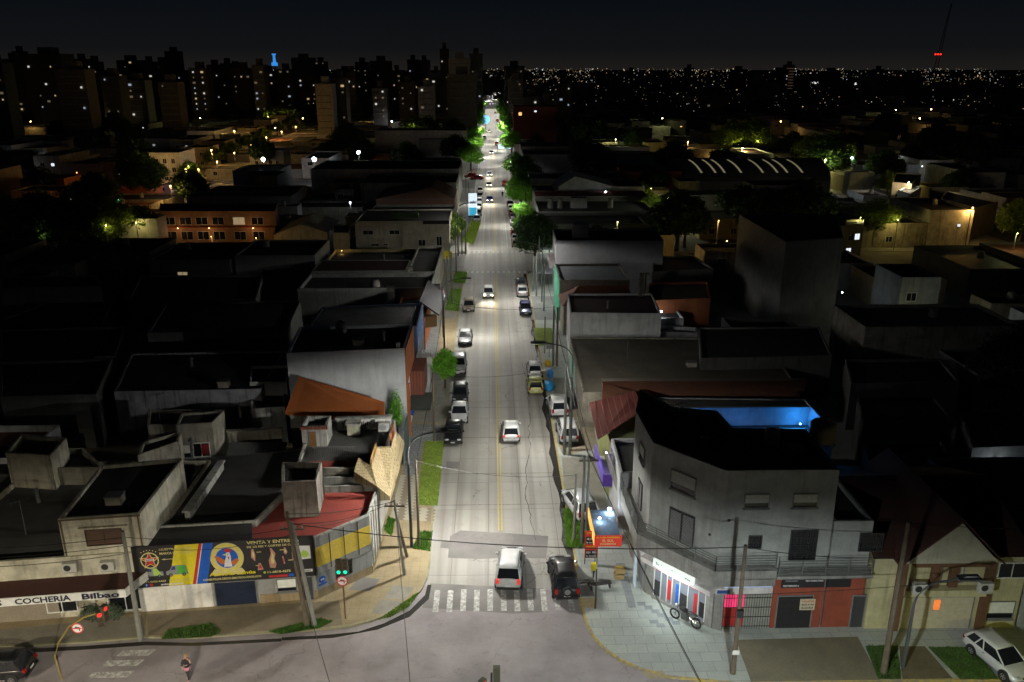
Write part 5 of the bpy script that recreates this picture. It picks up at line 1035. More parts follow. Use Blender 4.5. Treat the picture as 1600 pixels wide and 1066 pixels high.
# roofs above and beyond
cl = bxy('roof_slab_lot', 'flat dusty cement roof of an unfinished lot right of the pavement', 3.8, [(8.7, 75.5), (30, 75), (32, 92.2), (9.0, 93.2)], W_OLD, R_DIRT, .15, 'lot')
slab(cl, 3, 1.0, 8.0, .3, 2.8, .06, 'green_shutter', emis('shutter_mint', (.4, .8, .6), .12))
r3 = bxy('white_flat_house', 'white walled house with dark brown flat roof and two chimneys', 6.2, [(9.2, 95.2), (20.0, 94.6), (20.6, 104), (9.6, 104)], W_WHITE, ground('roof_maroon', (.07, .03, .028), (.05, .025, .022), .5, 8), .25, 'house')
for x in (19.2, 19.9): add(r3, MB().tube([(x, 104.2, 5.5), (x, 104.2, 8.8)], .28, 12), 'chimney', CEM)
add(r3, MB().box(19.0, 103.6, 6.9, .5, .5, 2.4), 'chimney_base', CEM)
bpx('patio_wall', 'low white wall and patio with a small light right of the white flat house', 3.2, [(1030, 520), (1090, 520), (1088, 512), (1030, 508)], W_WHITE, R_TAR, .4, 'wall')
lp_ = thing('wall_lamp', 'small white lamp over the patio right of the white flat house', 'lamp', (*P(1033, 487, 4.5), 4.5)); MB().ball((0, 0, 0), .12).build('bulb', emis('flood_bulb', (.85, .95, 1), 60), lp_); lamp('patio_light', 'POINT', (0, -.5, -.1), 45, (.85, .93, 1), lp_)
bxy('patio_house', 'small pale patio house lit by one lamp right of the white flat house', 4.0, [(20.9, 100), (24.0, 100), (24.0, 104), (20.9, 104)], W_WHITE, R_TAR, .3, 'house')
st_ = bxy('stone_wall_house', 'house with a rough dark stone side wall and mint green front', 6.0, [(9.3, 112), (19, 112), (19, 122), (9.3, 122)], ground('stone_rough', (.14, .12, .1), (.26, .23, .19), 1.6, 9), R_SILV, .3, 'house')
slab(st_, 3, .1, 9.8, 0, 6.0, .1, 'mint_front', W_GREEN)
bpx('tiled_house', 'low house with a faded terracotta tiled hip roof', 4.8, [(886, 470), (900, 455), (950, 443), (938, 452)], W_ORANGE, TILE_RED, .0, 'house')
hp = thing('hip_roof_house', 'dark house with a tiled pitched roof before the stone walled house', 'house', (13, 108, 0)); m = MB(); m._add([(9.0, 105, 4.2), (19, 105, 4.2), (19, 111, 4.2), (9.0, 111, 4.2), (11.5, 108, 6.2), (18, 108, 6.2)], [(0, 1, 5, 4), (1, 2, 5), (2, 3, 4, 5), (3, 0, 4)]); add(hp, m, 'roof', TILE_RED); add(hp, MB().prism([(9.3, 105.3), (18.7, 105.3), (18.7, 110.7), (9.3, 110.7)], 0, 4.2), 'wall', CEM)
bgw = bxy('big_white_building', 'big white blank walled building with one small square window near the second crossing', 9.0, [(9.6, 124.8), (26.0, 124.4), (26.6, 134), (9.8, 134.4)], wall('wall_bigwhite2', (.5, .5, .54), .15, (.3, .3, .3)), R_TAR, .25)
feature(bgw, 0, 7.6, 4.4, .9, .9, 'window'); add(bgw, MB().box(13.7, 129, 9.6, 2.4, 2.4, 2.6), 'stair_head', W_WHITE)
add(bgw, MB().box(9.2, 128, 5.2, 1.0, 6, 1.2), 'balcony', wall('balcony_mauve', (.3, .26, .28), .3))
pg = thing('pergola', 'flat steel pergola over the right pavement before the second crossing', 'pergola', (8.4, 132, 0)); MB().box(0, 0, 2.8, 3.4, 5.5, .08).build('roof', R_SILV, pg)
for x, y in ((-1.6, -2.6), (1.6, -2.6), (-1.6, 2.6), (1.6, 2.6)): MB().box(x, y, 1.4, .07, .07, 2.8).build('post', GALV, pg)
sta = bxy('fuel_station', 'corner shop with white lit band and yellow sign across the second crossing', 5.2, [(9.4, 160), (30, 160), (30, 172), (9.4, 172)], W_DGREY, R_TAR, .4, 'shop')
slab(sta, 0, .5, 4.5, 2.6, 3.9, .2, 'light_box', emis('station_white', (.9, 1, .85), 2.2)); slab(sta, 0, .6, 2.0, 2.7, 3.7, .26, 'yellow_sign', emis('station_yellow', (1, .9, .3), 1.6))
M_, t_, n_ = wall_frame(sta, 0, .8, 2.9, .28); text('24', sta['root'], M_, .9, .6, bK)
o = slab(sta, 0, 7, 14, 3.2, 3.5, .15, 'neon_strip', emis('neon_ice', (.5, .85, 1), 1.3)); slab(sta, 0, 7, 14, 2.2, 2.4, .15, 'neon_strip', emis('neon_ice', (.5, .85, 1), 1.3))
lamp('station_light', 'AREA', (-8, -7.5, 3.2), 260, (.85, 1, .95), sta['root'], 2.5, rot=(math.radians(-35), 0, 0))
bxy('tank_roof_building', 'broad grey roof with several upright tanks behind the lit corner shop', 5.5, [(9.6, 173), (34, 173), (34, 190), (9.6, 190)], W_GREY, R_GREY, .5)
for i, (x, lab) in enumerate(((12.5, 'leftmost slim pale tank on the broad grey roof'), (14.6, 'second slim pale tank on the broad grey roof'), (25.5, 'lone tank on a stand at the right of the broad grey roof'))): tank(lab, x, 180, 5.0, .6, 1.9, TANKM)
bxy('roof_cabin', 'square white cabin on the broad grey roof', 7.2, [(17, 180), (20.5, 180), (20.5, 183), (17, 183)], W_WHITE, R_TAR, .2, 'cabin', z0=5.0)
bxy('red_roof_row', 'row with a dull red sheet roof behind the tanks', 6.0, [(9.8, 191), (36, 191), (36, 200), (9.8, 200)], W_GREY, R_RED, .1)
wm_ = bxy('white_gable_hall', 'white gable sided hall with tree shadows on its wall', 6.5, [(16, 203), (37, 203), (37, 216), (16, 216)], W_WHITE, R_TAR, .1, 'hall')
m = MB(); m._add([(16, 203, 6.5), (30, 203, 6.5), (20, 203, 9.0), (16, 216, 6.5), (30, 216, 6.5), (20, 216, 9.0)], [(0, 1, 2), (0, 2, 5, 3), (2, 1, 4, 5)]); add(wm_, m, 'gable', W_WHITE)
for i, (x0, x1, y0, y1, h, wm, lab) in enumerate(((9.8, 15.5, 203, 216, 5.5, W_CREAM, 'small cream building with a lit yellow front left of the gable hall'), (9.8, 34, 219, 232, 6.5, W_GREY, 'grey building with a bright strip window behind the gable hall'), (10, 30, 272, 290, 7.5, W_WHITE, 'pale building with angled white roof lines beyond the third crossing'), (10, 28, 295, 312, 8, W_GREY, 'grey stepped building behind the angled white roofs'), (32, 60, 272, 290, 6.5, wall('wall_bluegrey', (.2, .28, .33), .3), 'blue grey house beside an orange lit one'), (36, 52, 230, 244, 7, W_ORANGE, 'orange lit boxy house right of the blue grey roofs'))):
    b = bxy('row_building', lab, h, [(x0, y0), (x1, y0), (x1, y1), (x0, y1)], wm, R_GREY if i % 2 else R_TAR, .4)
    if i in (0, 1, 5): feature(b, 0, .5, 3.0, 3.0, 1.4, ('warm', 'cool', 'warm')[(0, 1, 5).index(i)])
b = bxy('red_tower_block', 'plain dark red block far down the right side of the avenue', 17, [(10, 395), (30, 395), (30, 412), (10, 412)], wall('wall_darkred', (.22, .05, .045), .3), R_TAR, .4)
feature(b, 0, .15, 13, 1.5, 1.5, 'warm'); feature(b, 0, .5, 16-.5-1, 1.2, .8, 'cool')
b = bxy('white_deck_building', 'white building with a flat overhanging roof far down the left side', 11, [(-45, 330), (-10, 330), (-10, 345), (-45, 345)], W_WHITE, R_TAR, .4); add(b, MB().box(-22, 328, 4, 12, 4, 8), 'front_block', W_GREY)
# dark right interior
ck2 = bpx('dark_cube_building', 'tall plain dark cube of a building standing alone in the right block', 13, [(1228, 378), (1318, 372), (1308, 335), (1155, 335)], wall('wall_cubegrey', (.30, .30, .30), .35), R_TAR, .3)
ah = thing('arched_hall', 'long arched hall with eight slanting lit roof strips', 'hall', (0, 0, 0)); a0 = P(1068, 303); a1 = P(1290, 300); y0 = a0[1]; xs0, xs1 = a0[0], a1[0]; m = MB(); n = 14; wd = 24; hh = 5.2
pr = [(y0+wd*(1-math.cos(PI*i/n))/2, 3.4+hh*math.sin(PI*i/n)) for i in range(n+1)]
m._add([(xs0, y, z) for y, z in pr]+[(xs1, y, z) for y, z in pr], [(i, i+1, n+2+i, n+1+i) for i in range(n)]+[tuple(range(n+1))]); m.build('vault', TIN_GREY, ah); MB().prism([(xs0, y0), (xs1, y0), (xs1, y0+wd), (xs0, y0+wd)], 0, 3.4).build('wall', W_GREY, ah); EX.append([(xs0-1, y0-24), (xs1+1, y0-24), (xs1+1, y0+26), (xs0-1, y0+26)])
for k, px in enumerate((1096, 1117, 1131, 1156, 1189, 1211, 1226, 1249)):
    u = (px-1068-8)/(1290-1068); xa = xs0+(xs1-xs0)*u; s_ = MB()
    for i in range(2, 6):
        (ya, za), (yb, zb_) = pr[i], pr[i+1]; s_._add([(xa-(i-4)*.5, ya, za+.06), (xa+.6-(i-4)*.5, ya, za+.06), (xa+.6-(i-3)*.5, yb, zb_+.06), (xa-(i-3)*.5, yb, zb_+.06)], [(0, 1, 2, 3)])
    s_.build('roof_light', emis('roof_light', (1, .88, .5), .2), ah)
for lab, z, q, wm, rm, par in (
    ('dark grey house with an orange lit side wall behind the white flat house', 5.5, [(1010, 470), (1110, 466), (1105, 440), (1015, 442)], W_ORANGE, R_TAR, .3),
    ('low black roofed house right of the big white building', 5.5, [(1020, 425), (1115, 420), (1085, 400), (1020, 400)], W_GREY, R_TAR, .3),
    ('dark warehouse behind the dusty lot', 5.0, [(1095, 560), (1300, 556), (1280, 510), (1092, 512)], W_BLACKISH, R_TAR, .2),
    ('dark house in the unlit right block with a pale gutter', 5.0, [(1330, 600), (1500, 596), (1470, 560), (1320, 562)], W_BLACKISH, R_TAR, .3),
    ('low dark house behind the gabled house', 5.0, [(1360, 740), (1500, 735), (1470, 690), (1350, 694)], W_DGREY, R_TAR, .3),
    ('dark house near the right edge with one lit white wall', 5.0, [(1520, 700), (1640, 695), (1600, 640), (1500, 645)], W_DGREY, R_TAR, .3),
    ('broad dark flat roof beyond the blue lit terrace', 4.8, [(1350, 660), (1490, 655), (1460, 620), (1340, 622)], W_DGREY, R_TAR, .3)):
    bpx('dark_house', lab, z, q, wm, rm, par, 'house')
for lab, z, q, wm in (('cream lit house front seen past the dark cube', 6.5, [(1322, 352), (1350, 350), (1350, 343), (1322, 344)], W_CREAM), ('lit cream house with shutters across the right side street', 7.5, [(1395, 285), (1425, 287), (1440, 272), (1400, 270)], W_CREAM), ('lit white house beside the shuttered one', 6.5, [(1403, 297), (1422, 303), (1440, 292), (1425, 288)], W_WHITE), ('long dim orange row on the right side street', 6.5, [(1470, 310), (1525, 325), (1560, 315), (1480, 298)], W_CREAM)):
    b = bpx('lit_house', lab, z, q, wm, R_TAR, .3, 'house'); feature(b, 0, .35, 3.6, 1.2, 1.2, 'window'); feature(b, 0, .7, 3.6, 1.2, 1.2, 'window' if 'dim' in lab else 'cool'); feature(b, 0, .3, .4, 1.2, 1.8, 'cool' if 'past' in lab else 'door')
# ================================================================ STREET LAMPS AND POLES
LED = (1.0, .975, .885); HEADG = emis('led_panel', (1, .97, .9), 8)
def street_lamp(x, y, side, label, power, h=9.2, arm=2.6, group='lamps along the avenue', col=LED, far=False, spot=179, blend=.12):
    root = thing('street_lamp', label, 'street lamp', (x, y, .12), 0, group); n = 12 if not far else 6
    pts = [(0, 0, 0), (0, 0, h*.5), (0, 0, h-1.7)]+[(side*(arm*.75)*(1-math.cos(PI/2*k/5)), 0, h-1.7+1.55*math.sin(PI/2*k/5)) for k in range(1, 6)]+[(side*arm, 0, h)]
    MB().tube(pts, [.12, .1, .08]+[.06]*6 if True else .08, 8 if not far else 4).build('pole', STEEL, root)
    hd = MB(); hx = side*(arm+.35)
    hd.box(hx-side*.3, 0, h, .4, .55, .1); hd.box(hx+side*.35, -.17, h+.02, .95, .28, .1); hd.box(hx+side*.35, .17, h+.02, .95, .28, .1)
    o = hd.build('lamp_head', STEEL, root); MB().box(hx+side*.35, .03, h-.045, .7, .3, .015).build('led_panel', HEADG, o)
    if spot != 179: lamp('lamp_light', 'SPOT', (hx+side*.25, 0, h-.12), power, col, root, .22, math.radians(spot), blend)
    else:          # road optics: two wide beams up and down the avenue, little to the houses
        tl_ = 36 if not far else 30
        for sg_ in (-1, 1): lamp('lamp_light', 'SPOT', (hx+side*.25, sg_*.08, h-.12), power*((.34 if y < 60 else .42 if y < 80 else .46) if not far else .9), col, root, .2, math.radians(116 if not far else 120), .45, rot=(math.radians(tl_*sg_), math.radians(-8*side), 0))
        if not far: lamp('lamp_light', 'SPOT', (hx+side*.25, 0, h-.12), power*(1.7 if y < 60 else .6), col, root, .2, math.radians(178), .15)
    return root
PW = 4150
NL = [(-6.2, 54.2, 1, 9.4, 'near left street lamp with long curved arm beside the bright grass strip'), (7.1, 70.3, -1, 10.6, 'tall right street lamp with twin head arching over the kerb behind the pole pair'), (-6.6, 104.8, 1, 8.0, 'second left street lamp standing in the green weeds'), (7.4, 122, -1, 9.2, 'right street lamp just before the second crossing'), (-6.8, 161, 1, 9.2, 'left street lamp on the far corner of the second crossing')]
for x, y, s, h, lab in NL: street_lamp(x, y, s, lab, PW*(.95 if y < 60 else 1), h)
k = 0
for y in range(186, 1000, 30):
    s = 1 if k % 2 else -1; k += 1
    street_lamp(-6.8 if s > 0 else 7.4, y, s, 'small street lamp in the far double row along the avenue', PW*(.95 if y < 330 else 2.0), 9.2, far=True, group='far lamps of the avenue')
# lamps of the crossing, standing on the near side (their light falls into the picture)
street_lamp(-12.5, 24, -1, 'street lamp on the near side of the crossing left of the avenue', 16000, 11, spot=172, blend=.3, col=(1, .9, .70), group='lamps of the near crossing')
street_lamp(8, 25, 1, 'street lamp on the near side of the crossing right of the avenue', 14500, 11.3, spot=172, blend=.3, col=(.9, .98, .97), group='lamps of the near crossing')
# sodium lamp in front of the gabled house
sl = street_lamp(24.2, 40.4, 1, 'thin curved street lamp before the gabled house', 0.001, 6.1, 2.4, 'lamps of the side streets')
street_lamp(-32, 24, -1, 'unseen warm street lamp added opposite the funeral parlour to light its front', 16000, 10.5, spot=172, blend=.35, col=(1, .88, .66), group='lamps of the near crossing')  # unseen lamp, added to brighten the funeral parlour front
street_lamp(33, 26, -1, 'yellow street lamp across the road from the gabled house', 2800, 8.5, spot=168, blend=.5, col=(.9, .9, .2), group='lamps of the side streets')
for o in list(bpy.data.objects):
    if o.type == 'LIGHT' and o.data.energy < .01: bpy.data.objects.remove(o)
# warm lamp by the corner shop wall
def pole(px, py, ptop, label, mt=GALV, r=.11, lean=(0, 0), cross=False, group='utility poles along the avenue', h=None, xy=None):
    x, y = xy or P(px, py, .12); h = h or max(3, Z(x, y, ptop)-.12)
    root = thing('utility_pole', label, 'utility pole', (x, y, .12), 0, group)
    MB().tube([(0, 0, 0), (lean[0]*.5, lean[1]*.5, h*.5), (lean[0], lean[1], h)], [r*1.25, r, r*.75], 8).build('pole', mt, root)
    if cross:
        m = MB(); m.box(lean[0], lean[1], h-.5, 1.4, .1, .1); m.build('cross_arm', WOODP, root)
        for dx in (-.6, -.2, .2, .6): MB().tube([(lean[0]+dx, lean[1], h-.45), (lean[0]+dx, lean[1], h-.28)], .05, 6).build('insulator', plain('insulator', (.3, .3, .28), .4), root)
    return (x+lean[0], y+lean[1], h)
T = {}
T['a'] = pole(220, 1000, 830, 'rust footed concrete pole between the funeral parlour and the billboard', CONCP, .14)
T['b'] = pole(480, 978, 800, 'brown timber pole standing before the billboard lettering', WOODP, .14, (-.6, 0))
T['c'] = pole(492, 978, 818, 'pale timber pole leaning against the brown one before the billboard', CONCP, .13, (-.9, .2), True)
T['d'] = pole(632, 898, 784, 'pale pole forming the near leg of the A shaped pair by the corner shop', CONCP, .1, (-.5, .3), True)
T['e'] = pole(636, 870, 784, 'darker pole leaning to form the far leg of the A shaped pair', WOODP, .1, (-.6, -.9))
T['f'] = pole(655, 855, 718, 'timber pole right beside the near left street lamp', WOODP, .09)
T['g'] = pole(679, 690, 582, 'dark pole standing between the paving patches beside the round tree', WOODP, .1)
T['h'] = pole(695, 560, 470, 'dark short pole behind the round green tree', WOODP, .1)
for i, (px, py, pt_) in enumerate(((700, 470, 400), (707, 475, 395), (704, 440, 380), (713, 430, 352), (716, 400, 345), (722, 398, 345), (728, 398, 345), (733, 330, 285))): pole(px, py, pt_, 'thin grey pole in the cluster at the left side of the second crossing' if i < 7 else 'thin grey pole beside the lit advertising column', GALV, .1)
T['i'] = pole(1145, 1052, 852, 'tall weathered pole with a junction box in the foreground before the corner building', WOODP, .135)
T['j'] = pole(1380, 1052, 815, 'very tall dark timber pole before the gabled house', WOODP, .15)
T['k'] = pole(882, 710, 568, 'left pole of the pair hiding the small white off roader', GALV, .13)
pole(890, 710, 592, 'shorter right pole of the pair hiding the small white off roader', GALV, .11)
T['l'] = pole(897, 845, 740, 'pale short pole in the long grass beside the estate van', CONCP, .11)
T['m'] = pole(909, 850, 712, 'middle pole in the long grass behind the estate van', GALV, .12)
T['n'] = pole(916, 846, 710, 'right pole in the long grass carrying the thick cables', GALV, .12, (0, 0), True)
T['o'] = pole(864, 572, 478, 'left pole of the dark pair on the right pavement', GALV, .12)
T['p'] = pole(870, 572, 480, 'right pole of the dark pair on the right pavement', WOODP, .12)
pole(851, 552, 495, 'thin pole beside the dark pair on the right pavement', GALV, .09)
T['q'] = pole(850, 486, 412, 'tall thin pole near the pergola', GALV, .1)
for i, (px, py, pt_) in enumerate(((838, 463, 395), (833, 455, 400), (842, 440, 370), (858, 400, 345), (822, 330, 285), (828, 300, 260), (812, 270, 240))): pole(px, py, pt_, 'thin grey pole among the trees on the right side' , GALV, .1)
pole(930, 962, 898, 'slim black post at the right corner of the crossing', IRON, .05, xy=P(930, 953))
pj = [o for o in COL.objects if o.get('label', '').startswith('tall weathered pole')][0]; MB().box(0, -.2, 4.3, .35, .25, .45).build('junction_box', BLK, pj); MB().box(0, -.19, 1.6, .4, .04, .28).build('notice', WHITE, pj)
def cable(a, b, sag, label, r=.022, n=14):
    a, b = Vector(a), Vector(b); root = MB(); pts = []
    for i in range(n+1):
        f = i/n; p = a.lerp(b, f); p.z -= sag*4*f*(1-f); pts.append(p-a)
    root.tube(pts, r, 4, False); o = root.build('overhead_cable', WIRE); o.location = a; tag(o, label, 'cable', 'overhead cables'); return o
far_s = (10.6, 18, 8.5)
cable(T['c'], T['i'], .7, 'long cable spanning the avenue from the leaning poles to the foreground pole', .03)
cable(T['i'], (T['j'][0], T['j'][1], 8), .3, 'cable between the two tall foreground poles')
cable(T['d'], T['b'], .3, 'cable from the A shaped poles to the brown pole'); cable(T['d'], T['c'], .5, 'slack cable from the A shaped poles to the pale leaning pole', .018)
cable(T['n'], far_s, .6, 'thick cable running from the grass poles towards the camera', .024); cable((T['n'][0]+.3, T['n'][1], T['n'][2]-.5), (far_s[0]+.5, far_s[1], far_s[2]-.8), .9, 'second lower cable running from the grass poles towards the camera', .018)
cable(T['n'], T['k'], .4, 'cable between the grass poles and the pole pair', .04); cable((T['n'][0]+.5, T['n'][1], T['n'][2]-.4), (T['k'][0]+.5, T['k'][1], T['k'][2]-.6), .6, 'lower cable between the grass poles and the pole pair', .03)
cable(T['k'], T['o'], .5, 'cable from the pole pair to the dark pair', .035); cable(T['o'], T['q'], .5, 'cable from the dark pair to the tall thin pole', .03); cable(T['f'], T['g'], .5, 'cable along the left pavement past the round tree', .03); cable(T['g'], T['h'], .4, 'cable from the dark pole to the short one behind the round tree', .03)
cable(T['h'], (-7, 131, 7), .4, 'cable along the left row towards the second crossing', .03)
cable(T['f'], T['l'], .6, 'thin cable crossing the avenue near the moving car', .014); cable(T['g'], T['k'], .7, 'thin cable crossing the avenue above the parked saloons', .014); cable(T['h'], T['o'], .6, 'thin cable crossing the avenue near the right lamp', .016)
for i in range(3): cable((T['a'][0], T['a'][1], T['a'][2]-.3-i*.55), (-37, 43.2, 7.2-i*.5), .3+.1*i, 'cable in front of the funeral parlour, %s' % ('highest', 'middle', 'lowest')[i], .022)
for i in range(2): cable((T['a'][0], T['a'][1], T['a'][2]-.3-i*.6), (T['b'][0], T['b'][1], T['b'][2]-1-i*.5), .4+.2*i, ('upper' if not i else 'lower')+' cable in front of the billboard', .018)
cable((T['c'][0], T['c'][1], 7.2), (-8.5, 52, 4.5), .4, 'service cable to the yellow fascia', .018)
cable((T['b'][0], T['b'][1], 6.6), (-4, 22, 8), .6, 'cable descending across the road from the brown pole', .016); cable((T['d'][0], T['d'][1], 6.5), (-2.5, 22, 8), .6, 'cable descending across the road from the A shaped poles', .016)
cable((T['i'][0], T['i'][1], 5.5), (36, 42.5, 5.5), .3, 'cable passing before the gabled house', .02); cable(T['j'], (45, 41, 9), .4, 'high cable leaving the very tall pole to the right', .02)

# traffic lights, signs
def signal(label, x, y, z0, heads, pole_pts, lit, rz=0, mt=None):
    root = thing('traffic_light', label, 'traffic light', (x, y, z0), 0); MB().tube(pole_pts, .05, 8).build('pole', mt or plain('pole_yellow', (.25, .19, .05), .6), root)
    for hx, hy, hz, a in heads:
        c, s = math.cos(a), math.sin(a); m = MB().box(hx, hy, hz, .34, .26, 1.0, a); h_ = m.build('signal_head', plain('signal_dark', (.05, .05, .03), .5), root)
        for k, nm in enumerate(('green', 'amber', 'red')):
            zz = hz-.32+k*.32; col = {'green': (0, 1, .6), 'amber': (1, .5, 0), 'red': (1, .03, .02)}[nm]; on = nm in lit
            m = MB(); m.disc((hx+s*.14, hy-c*.14, zz), (c, s, 0), (0, 0, 1), .13, 14); m.build('lens', emis('signal_'+nm, col, 1.0) if on else plain('lens_off', (.04, .02, .01), .4), h_)
    return root
x, y = P(540, 967, .12)
tl = signal('traffic light showing two green lights on the left corner above a no turn sign', x, y, .12, [(-.2, 0, 3.9, 0), (.22, 0, 3.9, 0)], [(0, 0, 0), (0, 0, 4.5)], ('green',), 0, plain('pole_rust', (.16, .08, .04), .8))
def no_turn(root, cx, cy, cz, r):
    MB().disc((cx, cy, cz), (1, 0, 0), (0, 0, 1), r, 24).build('no_turn_sign', bW, root); MB().disc((cx, cy-.01, cz), (1, 0, 0), (0, 0, 1), r, 24, r*.8).build('red_ring', bR, root)
    m = MB(); m.box(cx, cy-.015, cz, r*1.5, .01, r*.16); o = m.build('red_bar', bR, root); ar = MB(); ar._add([(cx-r*.45, cy-.012, cz+r*.15), (cx-r*.1, cy-.012, cz+r*.45), (cx-r*.1, cy-.012, cz+r*.25), (cx+r*.4, cy-.012, cz+r*.25), (cx+r*.4, cy-.012, cz-r*.5), (cx+r*.22, cy-.012, cz-r*.5), (cx+r*.22, cy-.012, cz+r*.06), (cx-r*.1, cy-.012, cz+r*.06), (cx-r*.1, cy-.012, cz-r*.12)], [tuple(range(9))]); ar.build('arrow', bK, root)
no_turn(tl, 0, -.16, 2.95, .36)
x, y = P(97, 1062, 0)
hx_, hy_ = P(155, 960, 4.9); dx, dy = hx_-x, hy_-y
tl2 = signal('curved yellow traffic light pole showing red in front of the funeral parlour', x, y, 0, [(dx, dy, 4.6, .5), (dx+.25, dy+.1, 4.9, 1.2)], [(0, 0, 0), (-.15, 0, 1.6), (dx*.08, dy*.08, 2.6), (dx*.35, dy*.35, 3.8), (dx*.7, dy*.7, 4.6), (dx, dy, 5.0)], ('red',))
no_turn(tl2, dx*.55, dy*.55-.15, 3.9, .34)
x0, y0 = P(765, 1058, 5.2)
tl3 = signal('dark traffic light pair rising into the bottom edge of the view', x0+.1, y0-.3, 0, [(.25, 0, 5.55, PI), (-.45, -.1, 4.9, .9)], [(0, 0, 0), (0, 0, 5.7)], ('red',), 0, IRON)
bk = thing('yellow_litter_bin', 'slim yellow litter bin on a post near the right ramp', 'litter bin', P(927, 905)+(.13,)); MB().tube([(0, 0, 0), (0, 0, 1.1)], .05, 6).build('post', IRON, bk); MB().box(0, 0, .9, .35, .3, .5).build('bin', bY, bk)
for q, lab in (((905, 920), 'low dark bicycle rack between the black off road car and the price sign'), ((938, 922), 'broken dark bench frame on the pale corner pavement')):
    b_ = thing('bench_frame', lab, 'rack', P(*q)+(.13,), .2); m = MB(); m.box(0, 0, .4, 1.5, .35, .06); m.build('top', IRON, b_)
    for s in (-1, 1): MB().box(s*.65, 0, .2, .06, .3, .4).build('leg', IRON, b_)
for q, lab, c, sc_ in (((858, 603), 'crumpled blue tarpaulin heap at the right kerb', (.02, .25, .6), (.6, 1.2, .5)), ((860, 585), 'blue barrel at the right kerb above the tarpaulin', (.03, .2, .6), (.35, .4, .6)), ((856, 567), 'yellow bag on the right pavement', (.6, .4, .02), (.45, .4, .4))):
    x, y = P(*q, .5); m = MB(); m.smooth = True; m.ball((0, 0, 0), (1, 1, 1), 14, 9); rr = random.Random(q[0]); m.v = [(a*sc_[0]*(1+rr.uniform(-.15, .15)), b_*sc_[1]*(1+rr.uniform(-.15, .15)), (c_+.8)*sc_[2]*(1+rr.uniform(-.1, .1))) for a, b_, c_ in m.v]
    o = m.build({603: 'tarpaulin_heap', 585: 'barrel', 567: 'bag'}[q[1]], plain('tarp_%d' % q[1], c, .5)); o.location = (x, y, .13); tag(o, lab, {603: 'tarpaulin', 585: 'barrel', 567: 'bag'}[q[1]])
ne = thing('white_signboard', 'small white sign board on a post beside the yellow bag', 'sign', P(858, 560)+(.13,)); MB().box(0, 0, 1.5, .7, .08, .8).build('board', bGR, ne); MB().box(0, .05, .6, .06, .06, 1.2).build('post', IRON, ne)

# ================================================================ TREES AND PLANTS
LG = leaf('leaf_bright', (.15, .46, .025), (.32, .7, .07)); LDK = leaf('leaf_dark', (.03, .075, .02), (.055, .12, .03)); LM = leaf('leaf_mid', (.08, .2, .03), (.15, .32, .05)); LY = leaf('leaf_olive', (.16, .19, .02), (.28, .3, .04))
BARK = ground('bark', (.12, .09, .06), (.07, .05, .035), 3, 20)
CR = {}
def crown_mesh(key, n, s, mt, seed, blobs, sz=1.0):
    """leaf cards filling a set of overlapping lobes: (x, y, z, rx, ry, rz)"""
    if key in CR: return CR[key]
    r = random.Random(seed); m = MB(); tot = sum(b[3]*b[4]*b[5] for b in blobs)
    for (bx, by, bz, rx, ry, rz_) in blobs:
        for _ in range(int(n*rx*ry*rz_/tot)):
            u = Vector((r.gauss(0, 1), r.gauss(0, 1), r.gauss(0, 1))).normalized(); d = r.uniform(.45, 1.0)**.6*(1+.16*math.sin(u.x*7+u.z*5+seed)+.1*math.sin(u.y*11+seed))
            c = Vector((bx+u.x*rx*d, by+u.y*ry*d, bz+u.z*rz_*d)); a = Vector((r.gauss(0, 1), r.gauss(0, 1), r.gauss(0, .7))).normalized(); b2 = a.cross(u+Vector((.01, .02, .3))).normalized()
            ln = s*r.uniform(.6, 1.5); wd = ln*.45
            m._add([c-a*ln, c+b2*wd, c+a*ln, c-b2*wd], [(0, 1, 2, 3)])
    CR[key] = m.mesh('crown', mt); return CR[key]
def trunk_mesh(key, h, r0, blobs):
    if key in CR: return CR[key]
    m = MB(); m.tube([(0, 0, 0), (.05, .03, h*.5), (0, 0, h)], [r0*1.3, r0, r0*.8], 8)
    for b in blobs[:6]: m.tube([(0, 0, h*.85), ((b[0])*.5, b[1]*.5, h+(b[2]-h)*.45), (b[0]*.9, b[1]*.9, b[2])], [r0*.6, r0*.4, r0*.15], 6)
    CR[key] = m.mesh('trunk', BARK); return CR[key]
def tree(name, label, x, y, key, n, s, mt, seed, blobs, h, r0, scale=1.0, rz=0, group=None):
    root = thing(name, label, 'tree', (x, y, .1), rz, group); root.scale = (scale,)*3
    place(trunk_mesh(key+'t', h, r0, blobs), 'trunk', root); place(crown_mesh(key, n, s, mt, seed, blobs), 'crown', root); return root
x, y = P(695, 606, .12)
tree('street_tree', 'round bright green clipped tree on the left pavement', x, y, 'round', 3600, .15, LG, 1, [(0, 0, 3.1, 1.2, 1.2, 1.15), (.55, -.4, 2.35, .85, .85, .8), (-.6, .2, 2.5, .85, .85, .8), (.15, .1, 3.95, .75, .75, .6), (-.5, -.5, 3.3, .7, .7, .7), (.8, .3, 3.1, .6, .6, .6), (-.1, -.6, 1.75, .5, .5, .5)], 1.5, .1)
x, y = P(613, 660, .12); 
tree('cypress', 'small bright green conical shrub by the steel fence', -9.1, 71.8, 'cone', 1500, .09, LG, 2, [(0, 0, 3.6, .65, .65, .9), (0, 0, 4.4, .5, .5, .8), (0, 0, 5.2, .3, .3, .6), (0, 0, 2.8, .6, .6, .9)], 2.4, .07)
big = [(0, 0, 5.0, 3.0, 3.2, 2.2), (1.8, 1, 4.2, 2.2, 2.4, 1.8), (-2.0, -.8, 4.4, 2.0, 2.2, 1.9), (.6, -2.2, 3.8, 2.0, 2.0, 1.7), (-.5, 2.4, 5.4, 2.0, 2.0, 1.6), (0, 0, 6.8, 1.6, 1.6, 1.2)]
